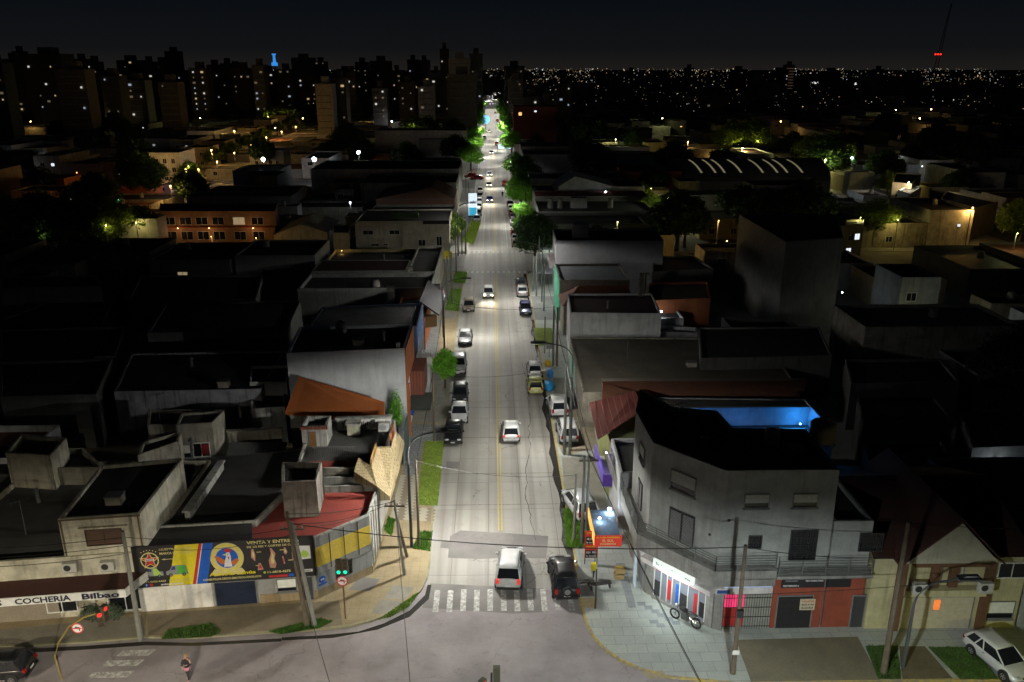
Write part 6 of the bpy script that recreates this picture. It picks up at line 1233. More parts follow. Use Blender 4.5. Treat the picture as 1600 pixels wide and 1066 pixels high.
weep = [(0, 0, 5.2, 3.4, 3.4, 2.0), (1.8, -1.5, 3.4, 1.6, 1.8, 2.0), (-2.0, -1.2, 3.2, 1.4, 1.7, 2.1), (0, -2.6, 3.0, 1.8, 1.2, 1.8), (2.2, 1.5, 3.6, 1.4, 1.6, 2.0), (-1.6, 2, 4, 1.6, 1.6, 1.8)]
crown_mesh('bigd', 8000, .24, LDK, 6, big)
tree('weeping_tree', 'large dark weeping tree over the right pavement near the second crossing', 8.0, 154.5, 'weep', 9000, .2, LDK, 3, weep, 3.4, .25, 1.12)
tree('street_tree', 'bright light green tree behind the weeping tree', 7.0, 172, 'big', 9000, .2, LG, 4, big, 3, .2, .75)
tree('street_tree', 'low green tree between the bright one and the right parked row', 7.2, 186, 'big2', 8000, .22, LG, 5, big, 3, .2, .7, 1)
tree('street_tree', 'tall pale green tree overhanging the avenue before the third crossing', 7.2, 208, 'big', 1, 1, LG, 4, big, 3, .2, .95, 2)
tree('street_tree', 'second tall green tree in the right row before the third crossing', 7.4, 222, 'big', 1, 1, LG, 5, big, 3, .2, 1.0, 3)
tree('street_tree', 'dark spreading tree at the near right corner of the third crossing', 9.5, 243, 'bigm', 8000, .24, LM, 6, big, 3, .25, 1.25, 1)
tree('street_tree', 'light green topped tree on the far right corner of the third crossing', 7.5, 272, 'big', 1, 1, LG, 4, big, 3, .2, 1.05, 4)
tree('street_tree', 'yellow green bushy tree left of the far corner grass', -9.0, 163.5, 'bigy', 7000, .2, leaf('leaf_yellowgreen', (.1, .17, .02), (.17, .27, .03)), 7, big, 2.6, .2, .72)
tree('street_tree', 'second yellow green tree behind the far corner one', -8.2, 171, 'bigy', 1, 1, LY, 7, big, 2.6, .2, .75, 2)
tree('street_tree', 'big dark tree with a brightly lit edge left of the avenue', -12.5, 300, 'bigd', 1, 1, LDK, 6, big, 3, .25, 1.5, 2)
tree('street_tree', 'bright green lit tree under the big dark one', -7.5, 292, 'big', 1, 1, LG, 4, big, 3, .2, 1.15, 1)
tree('street_tree', 'green tree beyond the big dark one on the left', -8.0, 345, 'big', 1, 1, LM, 5, big, 3, .2, 1.2, 2.3)
for i, (yy, s_) in enumerate(((345, 1), (372, 1), (400, -1), (430, 1), (455, 1), (490, -1), (530, 1), (560, -1), (600, 1), (640, 1), (700, -1), (760, 1), (840, -1), (900, 1))):
    tree('avenue_tree', 'far street tree lit by the avenue lamps', 8.2*s_+rnd.uniform(-.5, 1)*s_, yy, ('big', 'big2', 'big')[i % 3], 1, 1, LG, 4, big, 3, .2, rnd.uniform(1.0, 1.5), rnd.uniform(0, 6), 'far trees lining the avenue')
x, y = -19.5, 58.5
tree('bush', 'dark bush with two lit tufts in the yard behind the billboard', -19.6, 57.5, 'bush', 2600, .16, LM, 8, [(0, 0, 1.6, 1.6, 1.4, 1.3), (1.1, -.6, 1.0, .9, .9, .8), (-1.1, -.9, .9, .8, .8, .7)], .8, .1)
for q, lab in (((142, 962), 'rounded grey green shrub left of the parlour entrance'), ((176, 960), 'rounded grey green shrub right of the parlour entrance')):
    xx, yy = P(*q, .6); tree('shrub', lab, xx, yy, 'shrub', 1400, .07, leaf('leaf_greygreen', (.1, .14, .09), (.15, .2, .13)), 9, [(0, 0, .75, .62, .5, .55), (.3, 0, .6, .4, .4, .4)], .4, .05)
# dark trees spread through the city
DT = []; tree_fill_lamps = []
def inrow(y): return any(a-2 < y < b+2 for a, b in ROWS)
def hit(x0, y0, x1, y1):
    for p in EX:
        xs = [q[0] for q in p]; ys = [q[1] for q in p]
        if min(xs) < x1 and max(xs) > x0 and min(ys) < y1 and max(ys) > y0: return True
    return False
for px, py, s_, col in ((20, 380, 1.3, 'y'), (75, 350, 1.1, 'y'), (130, 340, 1.2, 'y'), (150, 330, 1.0, 'y'), (180, 385, 1.3, 'y'), (225, 380, 1.1, 'y'), (240, 290, 1.2, 'd'), (300, 280, .8, 'y'), (420, 190, 1.2, 'y'), (450, 190, 1.3, 'y'), (650, 225, 1.3, 'y'), (670, 225, 1.3, 'y'), (1057, 385, 1.5, 'd'), (1020, 345, .9, 'y'), (1365, 375, 1.2, 'y'), (1385, 300, .9, 'y'), (1170, 235, 1.4, 'y'), (1140, 240, 1.3, 'y'), (1300, 265, 1.3, 'y'), (1265, 262, 1.2, 'y'), (1590, 380, 1.3, 'y'), (930, 395, .8, 'd'), (1580, 640, 1.2, 'd'), (1000, 320, .9, 'y'), (1045, 335, .8, 'd'), (0, 395, 1.3, 'y')):
    x, y = P(px, py+8, 0); tree('garden_tree', 'tree catching yellow lamp light among the dark houses' if col == 'y' else 'large unlit tree among the dark houses', x, y, 'bigy' if col == 'y' else 'bigd', 1, 1, LY, 7, big, 2.6, .2, s_*(1 if y < 260 else 1.4), rnd.uniform(0, 6), 'trees catching lamp light' if col == 'y' else 'unlit trees in the city'); DT.append((x, y))
    if col == 'y': tree_fill_lamps.append((x+1.5, y-5.5, px))
for i in range(14):
    x, y = P(rnd.uniform(-30, 200), rnd.uniform(372, 400)); tree('garden_tree', 'large unlit tree among the dark houses', x, y, 'bigd', 1, 1, LDK, 6, big, 3, .25, rnd.uniform(.9, 1.3), rnd.uniform(0, 6), 'unlit trees in the city')
for i in range(110):
    y = rnd.uniform(160, 620); x = rnd.uniform(-.65, .65)*y
    if abs(x) < 14 or hit(x-2, y-2, x+2, y+2): continue
    tree('garden_tree', 'large unlit tree among the dark houses', x, y, 'bigd', 1, 1, LDK, 6, big, 3, .25, rnd.uniform(.9, 1.8), rnd.uniform(0, 6), 'unlit trees in the city'); EX.append([(x-3, y-3), (x+3, y+3), (x-3, y+3)])

# ================================================================ PERSON
def person(x, y, z, rz, label, jacket, shorts, skin=(.5, .3, .22), hair=(.35, .22, .1), s=1.0):
    root = thing('person', label, 'person', (x, y, z), rz); root.scale = (s,)*3
    V, E_, R_ = [], [], []
    def chain(pts, par=None):
        for (p, r) in pts:
            V.append(p); R_.append(r); i = len(V)-1
            if par is not None: E_.append((par, i))
            par = i
        return par
    pel = chain([((0, 0, .93), .13)]); ch = chain([((0, 0, 1.1), .125), ((0, 0, 1.28), .15), ((0, 0, 1.40), .12), ((0, .01, 1.48), .055), ((0, .02, 1.56), .075), ((0, .03, 1.66), .095), ((0, .02, 1.72), .06)], pel)
    chest = pel+3
    for sx, hand in ((-1, (-.12, .26, 1.22)), (1, (.24, .1, .92))):
        el = (sx*.27, .02, 1.12); w_ = chain([((sx*.19, 0, 1.39), .06), (el, .042), (((el[0]+hand[0])/2, (el[1]+hand[1])/2, (el[2]+hand[2])/2), .034), (hand, .026)], chest); hv = Vector(hand); d = (hv-Vector(el)).normalized(); sd = d.cross(Vector((0, 0, 1)) if abs(d.z) < .9 else Vector((0, 1, 0))).normalized()
        pm_ = chain([(tuple(hv+d*.05), .03)], w_)
        for k, ln in enumerate((.06, .072, .066, .05)): a = hv+d*.08+sd*(k-1.5)*.02; chain([(tuple(a), .009), (tuple(a+d*ln*.6-Vector((0, 0, .008))), .008), (tuple(a+d*ln*.9-Vector((0, 0, .025))), .006)], pm_)
        a = hv+d*.03+sd*-.035; chain([(tuple(a), .01), (tuple(a+d*.045-sd*.015), .008)], pm_)
    for sx, fy in ((-1, .16), (1, -.14)): chain([((sx*.09, 0, .86), .1), ((sx*.1, fy*.6+.05, .48), .06), ((sx*.1, fy, .09), .04), ((sx*.1, fy+.12, .04), .035), ((sx*.1, fy+.18, .035), .025)], pel)
    me = bpy.data.meshes.new('body'); me.from_pydata([tuple(v) for v in V], E_, []); me.materials.append(plain('skin_%d' % int(skin[0]*100), skin, .6)); o = bpy.data.objects.new('body', me); COL.objects.link(o); o.parent = root
    md = o.modifiers.new('skin', 'SKIN'); sd_ = me.skin_vertices[0].data if me.skin_vertices else None
    if sd_ is None:
        bpy.context.view_layer.objects.active = o; me.attributes.new; 
    if me.skin_vertices:
        for i, r in enumerate(R_): me.skin_vertices[0].data[i].radius = (r, r); 
        me.skin_vertices[0].data[0].use_root = True
    o.modifiers.new('sub', 'SUBSURF').levels = 1
    j = MB(); j.smooth = True; j.tube([(0, 0, .9), (0, 0, 1.1), (0, 0, 1.3), (0, 0, 1.42), (0, 0, 1.48)], [.17, .165, .2, .16, .08], 14); 
    for sx, hand in ((-1, (-.12, .26, 1.22)), (1, (.24, .1, .92))): el = (sx*.27, .02, 1.12); j.tube([(sx*.14, 0, 1.4), el, ((el[0]+hand[0]*3)/4, (el[1]+hand[1]*3)/4, (el[2]+hand[2]*3)/4)], [.085, .065, .05], 10)
    j.build('jacket', plain('cloth_jacket', jacket, .85), root)
    sh = MB(); sh.smooth = True; sh.tube([(0, 0, .95), (0, 0, .88), (0, 0, .72)], [.165, .18, .19], 14)
    sh.build('shorts', plain('cloth_%d' % int(shorts[0]*100), shorts, .85), root)
    lg = MB(); lg.smooth = True
    for sx, fy in ((-1, .16), (1, -.14)): lg.tube([(sx*.09, 0, .84), (sx*.1, fy*.6+.05, .48), (sx*.1, fy, .1)], [.1, .07, .05], 10)
    lg.build('leggings', BLK, root)
    for sx, fy in ((-1, .16), (1, -.14)): MB().ball((sx*.1, fy+.07, .05), (.055, .14, .05)).build('shoe', plain('shoe_pink', (.6, .3, .35), .6), root)
    hr = MB(); hr.smooth = True; hr.ball((0, -.01, 1.69), (.105, .115, .11), 12, 8); hr.ball((0, -.08, 1.58), (.07, .06, .12), 10, 6); hr.build('hair', plain('hair_%d' % int(hair[0]*100), hair, .7), root)
    f = MB(); f.ball((0, .125, 1.64), (.012, .02, .02), 6, 4); f.build('nose', plain('skin_%d' % int(skin[0]*100), skin, .6), root)
    for sx in (-1, 1): MB().ball((sx*.033, .112, 1.665), .011, 6, 4).build('eye', BLK, root); MB().ball((sx*.095, .02, 1.65), (.015, .02, .03), 6, 4).build('ear', plain('skin_%d' % int(skin[0]*100), skin, .6), root)
    MB().box(0, .118, 1.605, .04, .01, .01).build('mouth', plain('lips', (.35, .1, .1), .6), root)
    return root
x, y = P(295, 1062)
person(x, y, .012, math.radians(170), 'person in a dark jacket and pink shorts crossing the road before the billboard', (.02, .02, .025), (.6, .25, .32))
x, y = P(785, 308)
person(x, y, .02, 0, 'small dark figure standing on the road before the red car at the third crossing', (.02, .02, .02), (.03, .03, .03))

# ================================================================ LIT SIDE STREET LAMPS
SOD = (1, .56, .16); WHT = (.85, .93, 1); YLW = (.95, .9, .35)
def far_lamp(px, py, zh, label, col, power, r=.2, st=60, group='lamps of the dark side streets', pl=True, spread=True):
    x, y = P(px, py, zh); root = thing('street_lamp', label, 'street lamp', (x, y, 0), 0, group)
    if pl: MB().tube([(0, .3, 0), (0, .3, zh-.2), (0, 0, zh)], .07, 5).build('pole', GALV, root)
    MB().ball((0, 0, zh), r).build('bulb', emis('bulb_%d_%d_%d_%d' % (*(int(c*9) for c in col), st), col, st), root)
    if power: lamp('lamp_light', 'POINT', (0, -.4, zh-.3), power, col, root, .2)
for px, py, z, c, p, r, lab in (
    (411, 249, 8, WHT, 700, 1.1, 'brilliant white lamp on the left, leftmost of three in a line'), (491, 249, 8, WHT, 900, 1.2, 'brilliant blue white lamp, middle of three in a line on the left'), (560, 238, 8, WHT, 600, 1.0, 'brilliant white lamp, rightmost of three in a line on the left'),
    (258, 462, 5, WHT, 60, .3, 'lone white lamp in the dark middle of the left block'), (547, 317, 6, WHT, 120, .3, 'white lamp lighting a small white gable'), (232, 250, 8, SOD, 900, .4, 'yellow star bright lamp over the trees at upper left'),
    (473, 185, 8, SOD, 2500, .5, 'yellow lamp at the head of the lit left side street'), (366, 205, 8, SOD, 2200, .4, 'orange lamp on the lit left side street'), (430, 200, 8, SOD, 2200, .4, 'second orange lamp on the lit left side street'), (330, 235, 8, SOD, 1800, .35, 'orange lamp lower on the lit left side street'), (290, 265, 7, SOD, 1500, .3, 'orange lamp beside the narrow white lit house'),
    (283, 278, 6, (.3, .3, 1), 250, .3, 'small violet lamp at the narrow white lit house'), (205, 345, 7, SOD, 500, .2, 'thin lamp above the parked cars at left'), (95, 305, 6, (1, .35, .1), 900, .3, 'deep orange lamp on a wall at far left'), (155, 293, 5, (1, .2, .08), 500, .3, 'red orange glow lamp on a roof at left'), (185, 312, 5, (.2, 1, .6), 160, .25, 'green lamp under the red roofed canopy at left'),
    (130, 345, 8, YLW, 900, .2, 'yellow lamp inside the trees at left'), (70, 365, 8, YLW, 700, .2, 'yellow lamp among trees at far left'), (215, 375, 8, YLW, 600, .18, 'yellow lamp low among the left trees'), (330, 370, 7, SOD, 1100, .2, 'unseen orange lamp added before the terraced flats'), (400, 372, 7, SOD, 900, .2, 'unseen orange lamp added at the right end of the terraced flats'), (455, 378, 7, (1, .75, .35), 600, .18, 'unseen warm lamp added before the yellow gable house'), (620, 340, 9, (1, .9, .6), 900, .18, 'white lamp on a tall mast on the roof of the cream corner building'), (534, 392, 5, (1, .6, .2), 120, .16, 'small orange bulb on a wall in the left block'),  # flats and gable lamps are unseen, put in only to light those fronts
    (48, 190, 8, SOD, 900, .4, 'faint lamp at the far left edge'), (155, 192, 8, YLW, 700, .5, 'yellow lamp among distant trees at upper left'), (313, 185, 8, YLW, 900, .4, 'small yellow lamp below the towers'), (586, 186, 8, SOD, 900, .5, 'orange lamp below the towers near the centre left'), (612, 190, 8, WHT, 400, .5, 'white lamp below the towers near the centre'), (635, 192, 8, WHT, 400, .5, 'second white lamp below the towers near the centre'), (650, 205, 8, YLW, 3000, .4, 'yellow lamp above the lit hedge left of the avenue'),
    (946, 300, 6, WHT, 350, .35, 'white lamp right of the gable hall'), (1044, 310, 7, (.9, 1, .7), 700, .35, 'white lamp above a lit garden right of centre'), (1055, 324, 5, (1, .8, .5), 200, .2, 'small warm lamp below the lit garden'), (965, 347, 9, YLW, 700, .2, 'thin street lamp with yellow glow behind the big white building'), (1123, 345, 9, SOD, 900, .2, 'thin street lamp with orange glow right of the dark tree'), (1030, 400, 5, SOD, 350, .16, 'orange lamp at the back of the big white building'), (1060, 455, 5, (1, .35, .06), 130, .1, 'deep orange lamp on a wall behind the white flat house'),
    (1331, 247, 8, WHT, 600, .5, 'brilliant white lamp right of the lit trees'), (1282, 296, 6, WHT, 300, .4, 'white lamp right of the arched hall'), (1290, 250, 8, YLW, 2500, .3, 'yellow lamp inside the trees behind the arched hall'), (1160, 232, 8, YLW, 3000, .3, 'yellow lamp inside the tree row behind the arched hall'), (1075, 222, 8, SOD, 1500, .3, 'orange lamp in the ruinous row at right'), (1345, 340, 7, YLW, 500, .16, 'yellow lamp before the cream lit front'), (1420, 285, 8, (1, .85, .6), 1200, .2, 'lamp lighting the shuttered houses at right'), (1520, 325, 8, SOD, 1000, .2, 'orange lamp on the right side street'), (1590, 365, 8, YLW, 700, .2, 'yellow lamp in the trees at the right edge'),
    (1472, 485, 5, WHT, 110, .14, 'white lamp on a yard wall in the dark right block'), (1505, 520, 5, (1, .5, .2), 100, .1, 'orange lamp behind leaves in the dark right block'), (1562, 722, 4, WHT, 70, .07, 'white lamp on a wall near the right edge'), (1220, 190, 9, SOD, 1200, .5, 'orange lamp among distant trees at right'), (1400, 172, 9, YLW, 1500, .6, 'yellow lamp in the distance at right'), (1437, 185, 9, SOD, 1500, .6, 'orange star bright lamp in the distance at right'), (1455, 171, 9, SOD, 1000, .6, 'orange lamp farther off at right'), (1035, 185, 9, YLW, 900, .4, 'yellow lamp over a roof right of the avenue'), (962, 218, 7, YLW, 1500, .3, 'yellow lamp lighting a garden wall right of the avenue')):
    dark_ = 330 < py < 400 or 290 < py < 400 and px < 230
    if py > 335 and px < 700 and px != 547: z = min(z, 4.4)
    far_lamp(px, py, z, lab, c, p*(.12 if dark_ and px < 700 else .3 if dark_ else .9), r*(.4 if dark_ else .5), 12 if dark_ else 45, pl=(py > 200))

LSH = [((262, 288), 9.5, W_WHITE, 'narrow white three storey house under a yellow lamp at left'), ((306, 262), 7, W_CREAM, 'cream lit house beside the narrow white one'), ((335, 250), 7, W_CREAM, 'second cream house going up the lit left side street'), ((362, 236), 7, W_OFF, 'third lit house up the left side street'), ((388, 224), 7, W_CREAM, 'fourth lit house up the left side street'), ((412, 212), 8, W_OFF, 'fifth lit house up the left side street'), ((436, 203), 8, W_CREAM, 'sixth lit house up the left side street'), ((458, 195), 8, W_OFF, 'seventh lit house at the head of the left side street')]
for x, y, px in tree_fill_lamps:  # added fill lamps that give the garden trees their yellow light
    r_ = thing('street_lamp', 'added yellow fill lamp in front of a garden tree', 'street lamp', (x, y, 0), 0, 'added yellow fill lamps before garden trees'); MB().tube([(0, 0, 0), (0, 0, 6)], .07, 5).build('pole', GALV, r_); MB().ball((0, 0, 6.05), .1).build('bulb', emis('bulb_yellow', (1, .85, .4), 14), r_)
    lamp('lamp_light', 'POINT', (0, .3, 5.7), (110 if y < 200 and x < -40 else 300) if y < 260 else 700, (1, .78, .22), r_, .15)
for (px, py), h, wm, lab in LSH:
    x, y = P(px, py); b = bxy('street_house', lab, h, [(x-4.5, y), (x+4.5, y), (x+4.5, y+14), (x-4.5, y+14)], wm, R_TAR, .4, 'house')
    for u in (.22, .5, .78):
        for z in ((.8, 3.8) if h < 9 else (.8, 3.6, 6.2)): feature(b, 0, u, z, 1.2, 1.5, 'window')
    far_lamp(px+4, py+3, 6.5, 'orange lamp standing before the '+lab.split(' going')[0].split(' up')[0], SOD, 900, .16, 30)
    tree('garden_tree', 'street tree in orange lamp light on the left side street', x+8, y-3, 'bigy', 1, 1, LY, 7, big, 2.6, .2, .95, px, 'trees of the lit left side street')
for (px, py), h, wm, lab in (((20, 260), 5, W_WHITE, 'low white lit shed at the far left'), ((45, 232), 5, W_WHITE, 'small pale gable at upper left'), ((75, 240), 5, W_GREY, 'pale wall under the cool lamp at upper left'), ((110, 268), 5, W_CREAM, 'low house with a row of orange lit windows'), ((195, 232), 5, W_OFF, 'white fronted low building under the star bright lamp'), ((245, 220), 5, W_CREAM, 'low cream building right of the white fronted one'), ((70, 308), 5, W_ORANGE, 'orange lit wall and roof at far left'), ((195, 320), 5, W_ORANGE, 'red roofed canopy building with green light'), ((60, 330), 5, W_CREAM, 'low house under the orange lit wall'), ((418, 262), 6, W_WHITE, 'white gabled house under the leftmost brilliant lamp'), ((605, 262), 5, W_ORANGE, 'low orange lit porch right of the third brilliant lamp')):
    x, y = P(px, py); b = bxy('lamp_lit_house', lab, h, [(x-6, y), (x+6, y), (x+6, y+11), (x-6, y+11)], wm, R_TAR, .3, 'house')
    for u in (.2, .4, .6, .8): feature(b, 0, u, 1.2, 1.2, 1.2, 'warm' if 'row of orange' in lab else 'window')
    c_ = (1, .3, .08) if 'orange' in lab or 'red' in lab else WHT if 'white' in lab or 'pale' in lab else SOD
    far_lamp(px+10, py+2, 4.2, 'small wall lamp shining on the '+lab, c_, 110, .1, 20, 'small wall lamps', pl=False)
for (px, py), lab, c_, wm in (((1010, 405), 'yellow', SOD, W_CREAM), ((985, 238), 'cool', WHT, W_WHITE), ((1000, 222), 'pale', WHT, W_GREY), ((915, 255), 'teal', (.3, .9, 1), W_WHITE), ((1060, 232), 'amber', SOD, W_CREAM), ((1110, 243), 'dim amber', SOD, W_OFF), ((1385, 248), 'white stepped', WHT, W_WHITE), ((1435, 258), 'grey stepped', WHT, W_WHITE), ((1505, 268), 'far dim', SOD, W_OFF), ((1570, 268), 'small far', WHT, W_GREY), ((1310, 455), 'cold lit patio', WHT, W_WHITE), ((1420, 485), 'yellow yard', YLW, W_CREAM), ((1480, 320), 'string lit', SOD, W_CREAM), ((1130, 375), 'orange fronted', SOD, W_CREAM), ((995, 372), 'gabled orange', SOD, W_CREAM)):
    x, y = P(px, py); b = bxy('lamp_lit_house', lab+' house wall catching its own lamp in the dark right side', 4.5, [(x-5, y), (x+5, y), (x+5, y+10), (x-5, y+10)], wm, R_TAR, .3, 'house')
    for u in (.25, .7): feature(b, 0, u, 1.2, 1.2, 1.2, 'window')
    far_lamp(px+6, py+2, 4.0, 'small lamp shining on the '+lab+' house wall at right', c_, 60 if py > 300 else 160, .1, 20, 'small wall lamps', pl=False)
# ================================================================ FILLER HOUSES
n_f = 0; FW = [W_BLACKISH, W_GREY, W_DGREY, W_OFF, W_OLD, W_CREAM, CEM, W_WHITE]; FR = [R_TAR, R_TAR, R_GREY, TILE_RED, TIN_GREY, R_TAR]
cand = []
ys = [(44, 142.5), (157, 248.5), (268, 360), (375, 468), (483, 576), (591, 690)]
xs_ = [(-330, -222), (-213, -112), (-103, XL), (XR, 105), (114, 216), (225, 340)]
for (ya, yb) in ys:
    for (xa, xb) in xs_:
        x = xa+3
        while x < xb-9:
            wd = rnd.uniform(8, 13); 
            for (a, b_) in ((ya+3.5, ya+3.5+rnd.uniform(14, 26)), (yb-3.5-rnd.uniform(14, 26), yb-3.5)): cand.append((x, a, min(x+wd-.15, xb-3), b_))
            x += wd
        y = ya+32
        while y < yb-40:
            wd = rnd.uniform(8, 12)
            for k in range(3): 
                x0 = xa+4+k*rnd.uniform(26, 33); cand.append((x0, y, x0+rnd.uniform(16, 24), y+wd-.15))
            y += wd
cand = [c for c in cand if (abs((c[0]+c[2])/2) < (c[1]+12)*.66+10) and not hit(c[0]-.3, c[1]-.3, c[2]+.3, c[3]+.3)]
used_c = list(cand); extra = []
for _ in range(900):
    x0 = rnd.uniform(-100, 100); y0 = rnd.uniform(50, 240); w_, d_ = rnd.uniform(4, 9), rnd.uniform(4, 11); c = (x0, y0, x0+w_, y0+d_)
    if abs(x0+w_/2) < 24 or any(a-1 < y0+d_ and y0 < b+1 for a, b in ROWS) or abs(x0) > y0*.66+10 or hit(c[0]-.2, c[1]-.2, c[2]+.2, c[3]+.2): continue
    if any(e[0] < c[2] and e[2] > c[0] and e[1] < c[3] and e[3] > c[1] for e in used_c): continue
    used_c.append(c); extra.append(c)
cand += extra[:90]
cand.sort(key=lambda c: c[1]**2+(c[0]*.5)**2)
mass = MB()
for i, (x0, y0, x1, y1) in enumerate(cand):
    h = rnd.choice((4, 4.5, 5, 5.5, 6.5, 7.5)) if not (-103 < x0 < -72 and y0 > 170) else 3.1; j = rnd.uniform(-.15, .15)
    if i < 250:
        b = building('house', 'unlit flat roofed house in the dark blocks', 'house', [(x0, y0), (x1, y0), (x1, y1), (x0, y1)], h, rnd.choice(FW), rnd.choice(FR), rnd.choice((.2, .4, .6)), group='unlit houses in the dark blocks')
        if (x0*7+y0) % 3 < 1 and y0 < 260: tank('round water tank on an unlit roof', (x0+x1)/2+1, (y0+y1)/2, h-.3, .5, 1.0, group='water tanks on unlit roofs')
        if rnd.random() < .5: feature(b, 0, .3, 1.2 if h < 6 else 4.2, 1.4, 1.2, 'window')
        if rnd.random() < .22: feature(b, 0, .7, 1.2 if h < 6 else 4.2, rnd.choice((.7, 1.1)), rnd.choice((.6, 1.0)), rnd.choice(('warm', 'cool', 'dim', 'dim')))
    else:
        mass.cur = i % 4; mass.prism([(x0, y0), (x1, y0), (x1, y1), (x0, y1)], 0, h)
struct(mass.build('far_houses', [W_GREY, W_DGREY, W_BLACKISH, R_TAR]), 'stuff', 'dark mass of low far houses between the towers and the near blocks')
fm = MB()
for i in range(2600):
    d = 690*math.exp(rnd.random()*1.7); x = rnd.uniform(-.68, .68)*d
    if abs(x-4) < 13: continue
    w_ = rnd.uniform(10, 30); h = rnd.choice((5, 6, 7, 8, 9, 12)) if rnd.random() < .95 else rnd.uniform(15, 26); fm.cur = i % 4; fm.prism([(x, d), (x+w_, d), (x+w_, d+15), (x, d+15)], 0, h)
struct(fm.build('distant_city', [W_GREY, W_DGREY, W_BLACKISH, W_OLD]), 'stuff', 'low dark city reaching to the horizon')

# clutter on the nearer roofs: vents, hatches, small tanks, aerials
for i, (q, z) in enumerate((((300, 700), 5.4), ((250, 655), 6.0), ((180, 780), 7.2), ((60, 780), 4.6), ((40, 830), 4.6), ((560, 535), 9.0), ((600, 530), 9.0), ((540, 458), 6.6), ((610, 452), 6.6), ((1100, 700), 11.0), ((1060, 680), 11.0), ((1240, 705), 11.0), ((950, 480), 6.1), ((980, 560), 3.8), ((1080, 570), 3.8), ((930, 369), 9.0), ((980, 368), 9.0), ((640, 420), 5.0), ((600, 405), 5.0), ((1290, 350), 13), ((350, 600), 5.2), ((300, 570), 5.2))):
    x, y = P(*q, z)
    if i % 3 == 0:
        v_ = thing('roof_vent', 'small metal roof vent with a conical cowl', 'vent', (x, y, z-.25), 0, 'vents on the near roofs'); MB().tube([(0, 0, 0), (0, 0, .9)], .14, 8).build('pipe', GALV, v_); MB().tube([(0, 0, .9), (0, 0, 1.15)], [.28, .05], 8).build('cowl', GALV, v_)
    elif i % 3 == 1:
        v_ = thing('roof_aerial', 'thin television aerial standing on a roof', 'aerial', (x, y, z-.25), .6, 'aerials on the near roofs'); MB().tube([(0, 0, 0), (0, 0, 2.6)], .03, 5).build('mast', GALV, v_); m = MB().box(0, 0, 2.5, 1.2, .03, .03)
        for k in range(5): m.box(-.5+k*.25, 0, 2.5, .03, .6, .03)
        m.build('antenna', GALV, v_)
    else:
        v_ = thing('roof_hatch', 'low square roof hatch with a pale lid', 'hatch', (x, y, z-.3), .05, 'hatches on the near roofs'); MB().box(0, 0, .3, 1.0, .8, .6).build('frame', CEM, v_); MB().box(0, 0, .63, 1.1, .9, .06).build('lid', GREYT, v_)
# ================================================================ TOWERS
TWM = [wall('tower_%d' % i, c, .3) for i, c in enumerate(((.13, .125, .12), (.19, .18, .165), (.42, .4, .36), (.1, .1, .1)))]
WM = {}
def wmesh(w_, h, k, nm='window'):
    key = (w_, h, k)
    if key not in WM: WM[key] = MB().box(0, -.05, 0, w_, .1, h).mesh(nm, BLIT[k])
    return WM[key]
SK = random.Random(21); R3b = random.Random(31)
def tower(px0, px1, ptop, d, label, mt=0, lit=6, cols=None, step=None, group=None):
    x0, x1 = at_depth(px0, d), at_depth(px1, d); xm = (x0+x1)/2; z = Z(xm, d, ptop); dep = min(24, max(10, (x1-x0)*.8))
    b = building('apartment_tower', label, 'tower', [(x0, d), (x1, d), (x1, d+dep), (x0, d+dep)], z, TWM[mt], R_TAR, .8, group=group)
    c = b['root'].location
    add(b, MB().box(xm, d+dep/2, z+1.6, (x1-x0)*.4, dep*.5, 3.6), 'lift_house', TWM[mt])
    if step: add(b, MB().box(x0+(x1-x0)*step[0], d+dep/2, z+step[1]/2, (x1-x0)*.35, dep*.7, step[1]), 'upper_block', TWM[mt])
    bands = MB(); nf = int(z/3)
    for f in range(2, nf): bands.box(xm, d-.15, f*3, (x1-x0)*.8, .5, .25)
    add(b, bands, 'floor_slabs', TWM[(mt+1) % 4])
    nc = max(2, int((x1-x0)/3.6)); used_ = set()
    spots = [(SK.randrange(nc), SK.randrange(3, max(4, nf))) for _ in range(int(lit*.8+.5))] if cols is None else [(int(u*nc), f) for u in cols for f in range(3, nf) if SK.random() < .75]
    for (cx_, f) in spots:
        if (cx_, f) in used_: continue
        used_.add((cx_, f)); o = place(wmesh(*SK.choice(((1.0, .9), (1.5, 1.0), (.8, .8), (.6, .7))), SK.choice((0, 1, 2, 3, 3, 3, 3))), 'lit_window', b['root'], (x0+(cx_+.5)*(x1-x0)/nc-c.x, d-.42-c.y, f*3+1.4))
    return b
for a in (
    (-20, 20, 98, 420, 'broad dark slab tower cut by the left edge of the view', 0, 10), (22, 46, 92, 520, 'plain pale flanked tower near the left edge', 1, 3), (39, 52, 80, 600, 'slim tower with a tall lift house near the left edge', 0, 4), (56, 112, 84, 480, 'wide tower with a ragged top near the left edge', 3, 12), (100, 145, 108, 400, 'big blank slab before the ragged topped tower', 1, 2), (130, 148, 92, 620, 'slim dark tower beside the big blank slab', 0, 6), (150, 166, 96, 560, 'narrow tower with lit rooms at its top left', 3, 8),
    (168, 196, 118, 430, 'low broad tower left of the twin lit columns', 0, 6), (196, 230, 94, 640, 'dark tower with a line of lit top rooms', 0, 9), (234, 250, 96, 600, 'plain dark tower between two taller ones', 3, 4), (205, 235, 125, 460, 'lower tower standing before the line of lit top rooms', 1, 7), (252, 271, 97, 640, 'narrow dark tower left of the tallest left one', 0, 4), (271, 293, 80, 760, 'tallest rounded dark tower on the left skyline', 3, 3), (255, 285, 128, 430, 'blank grey slab below the tallest left tower', 1, 2)): tower(*a[:5], a[5], a[6])
tower(305, 332, 106, 520, 'tower with a bright lit staircase column at left', 0, 0, (.3, .6))
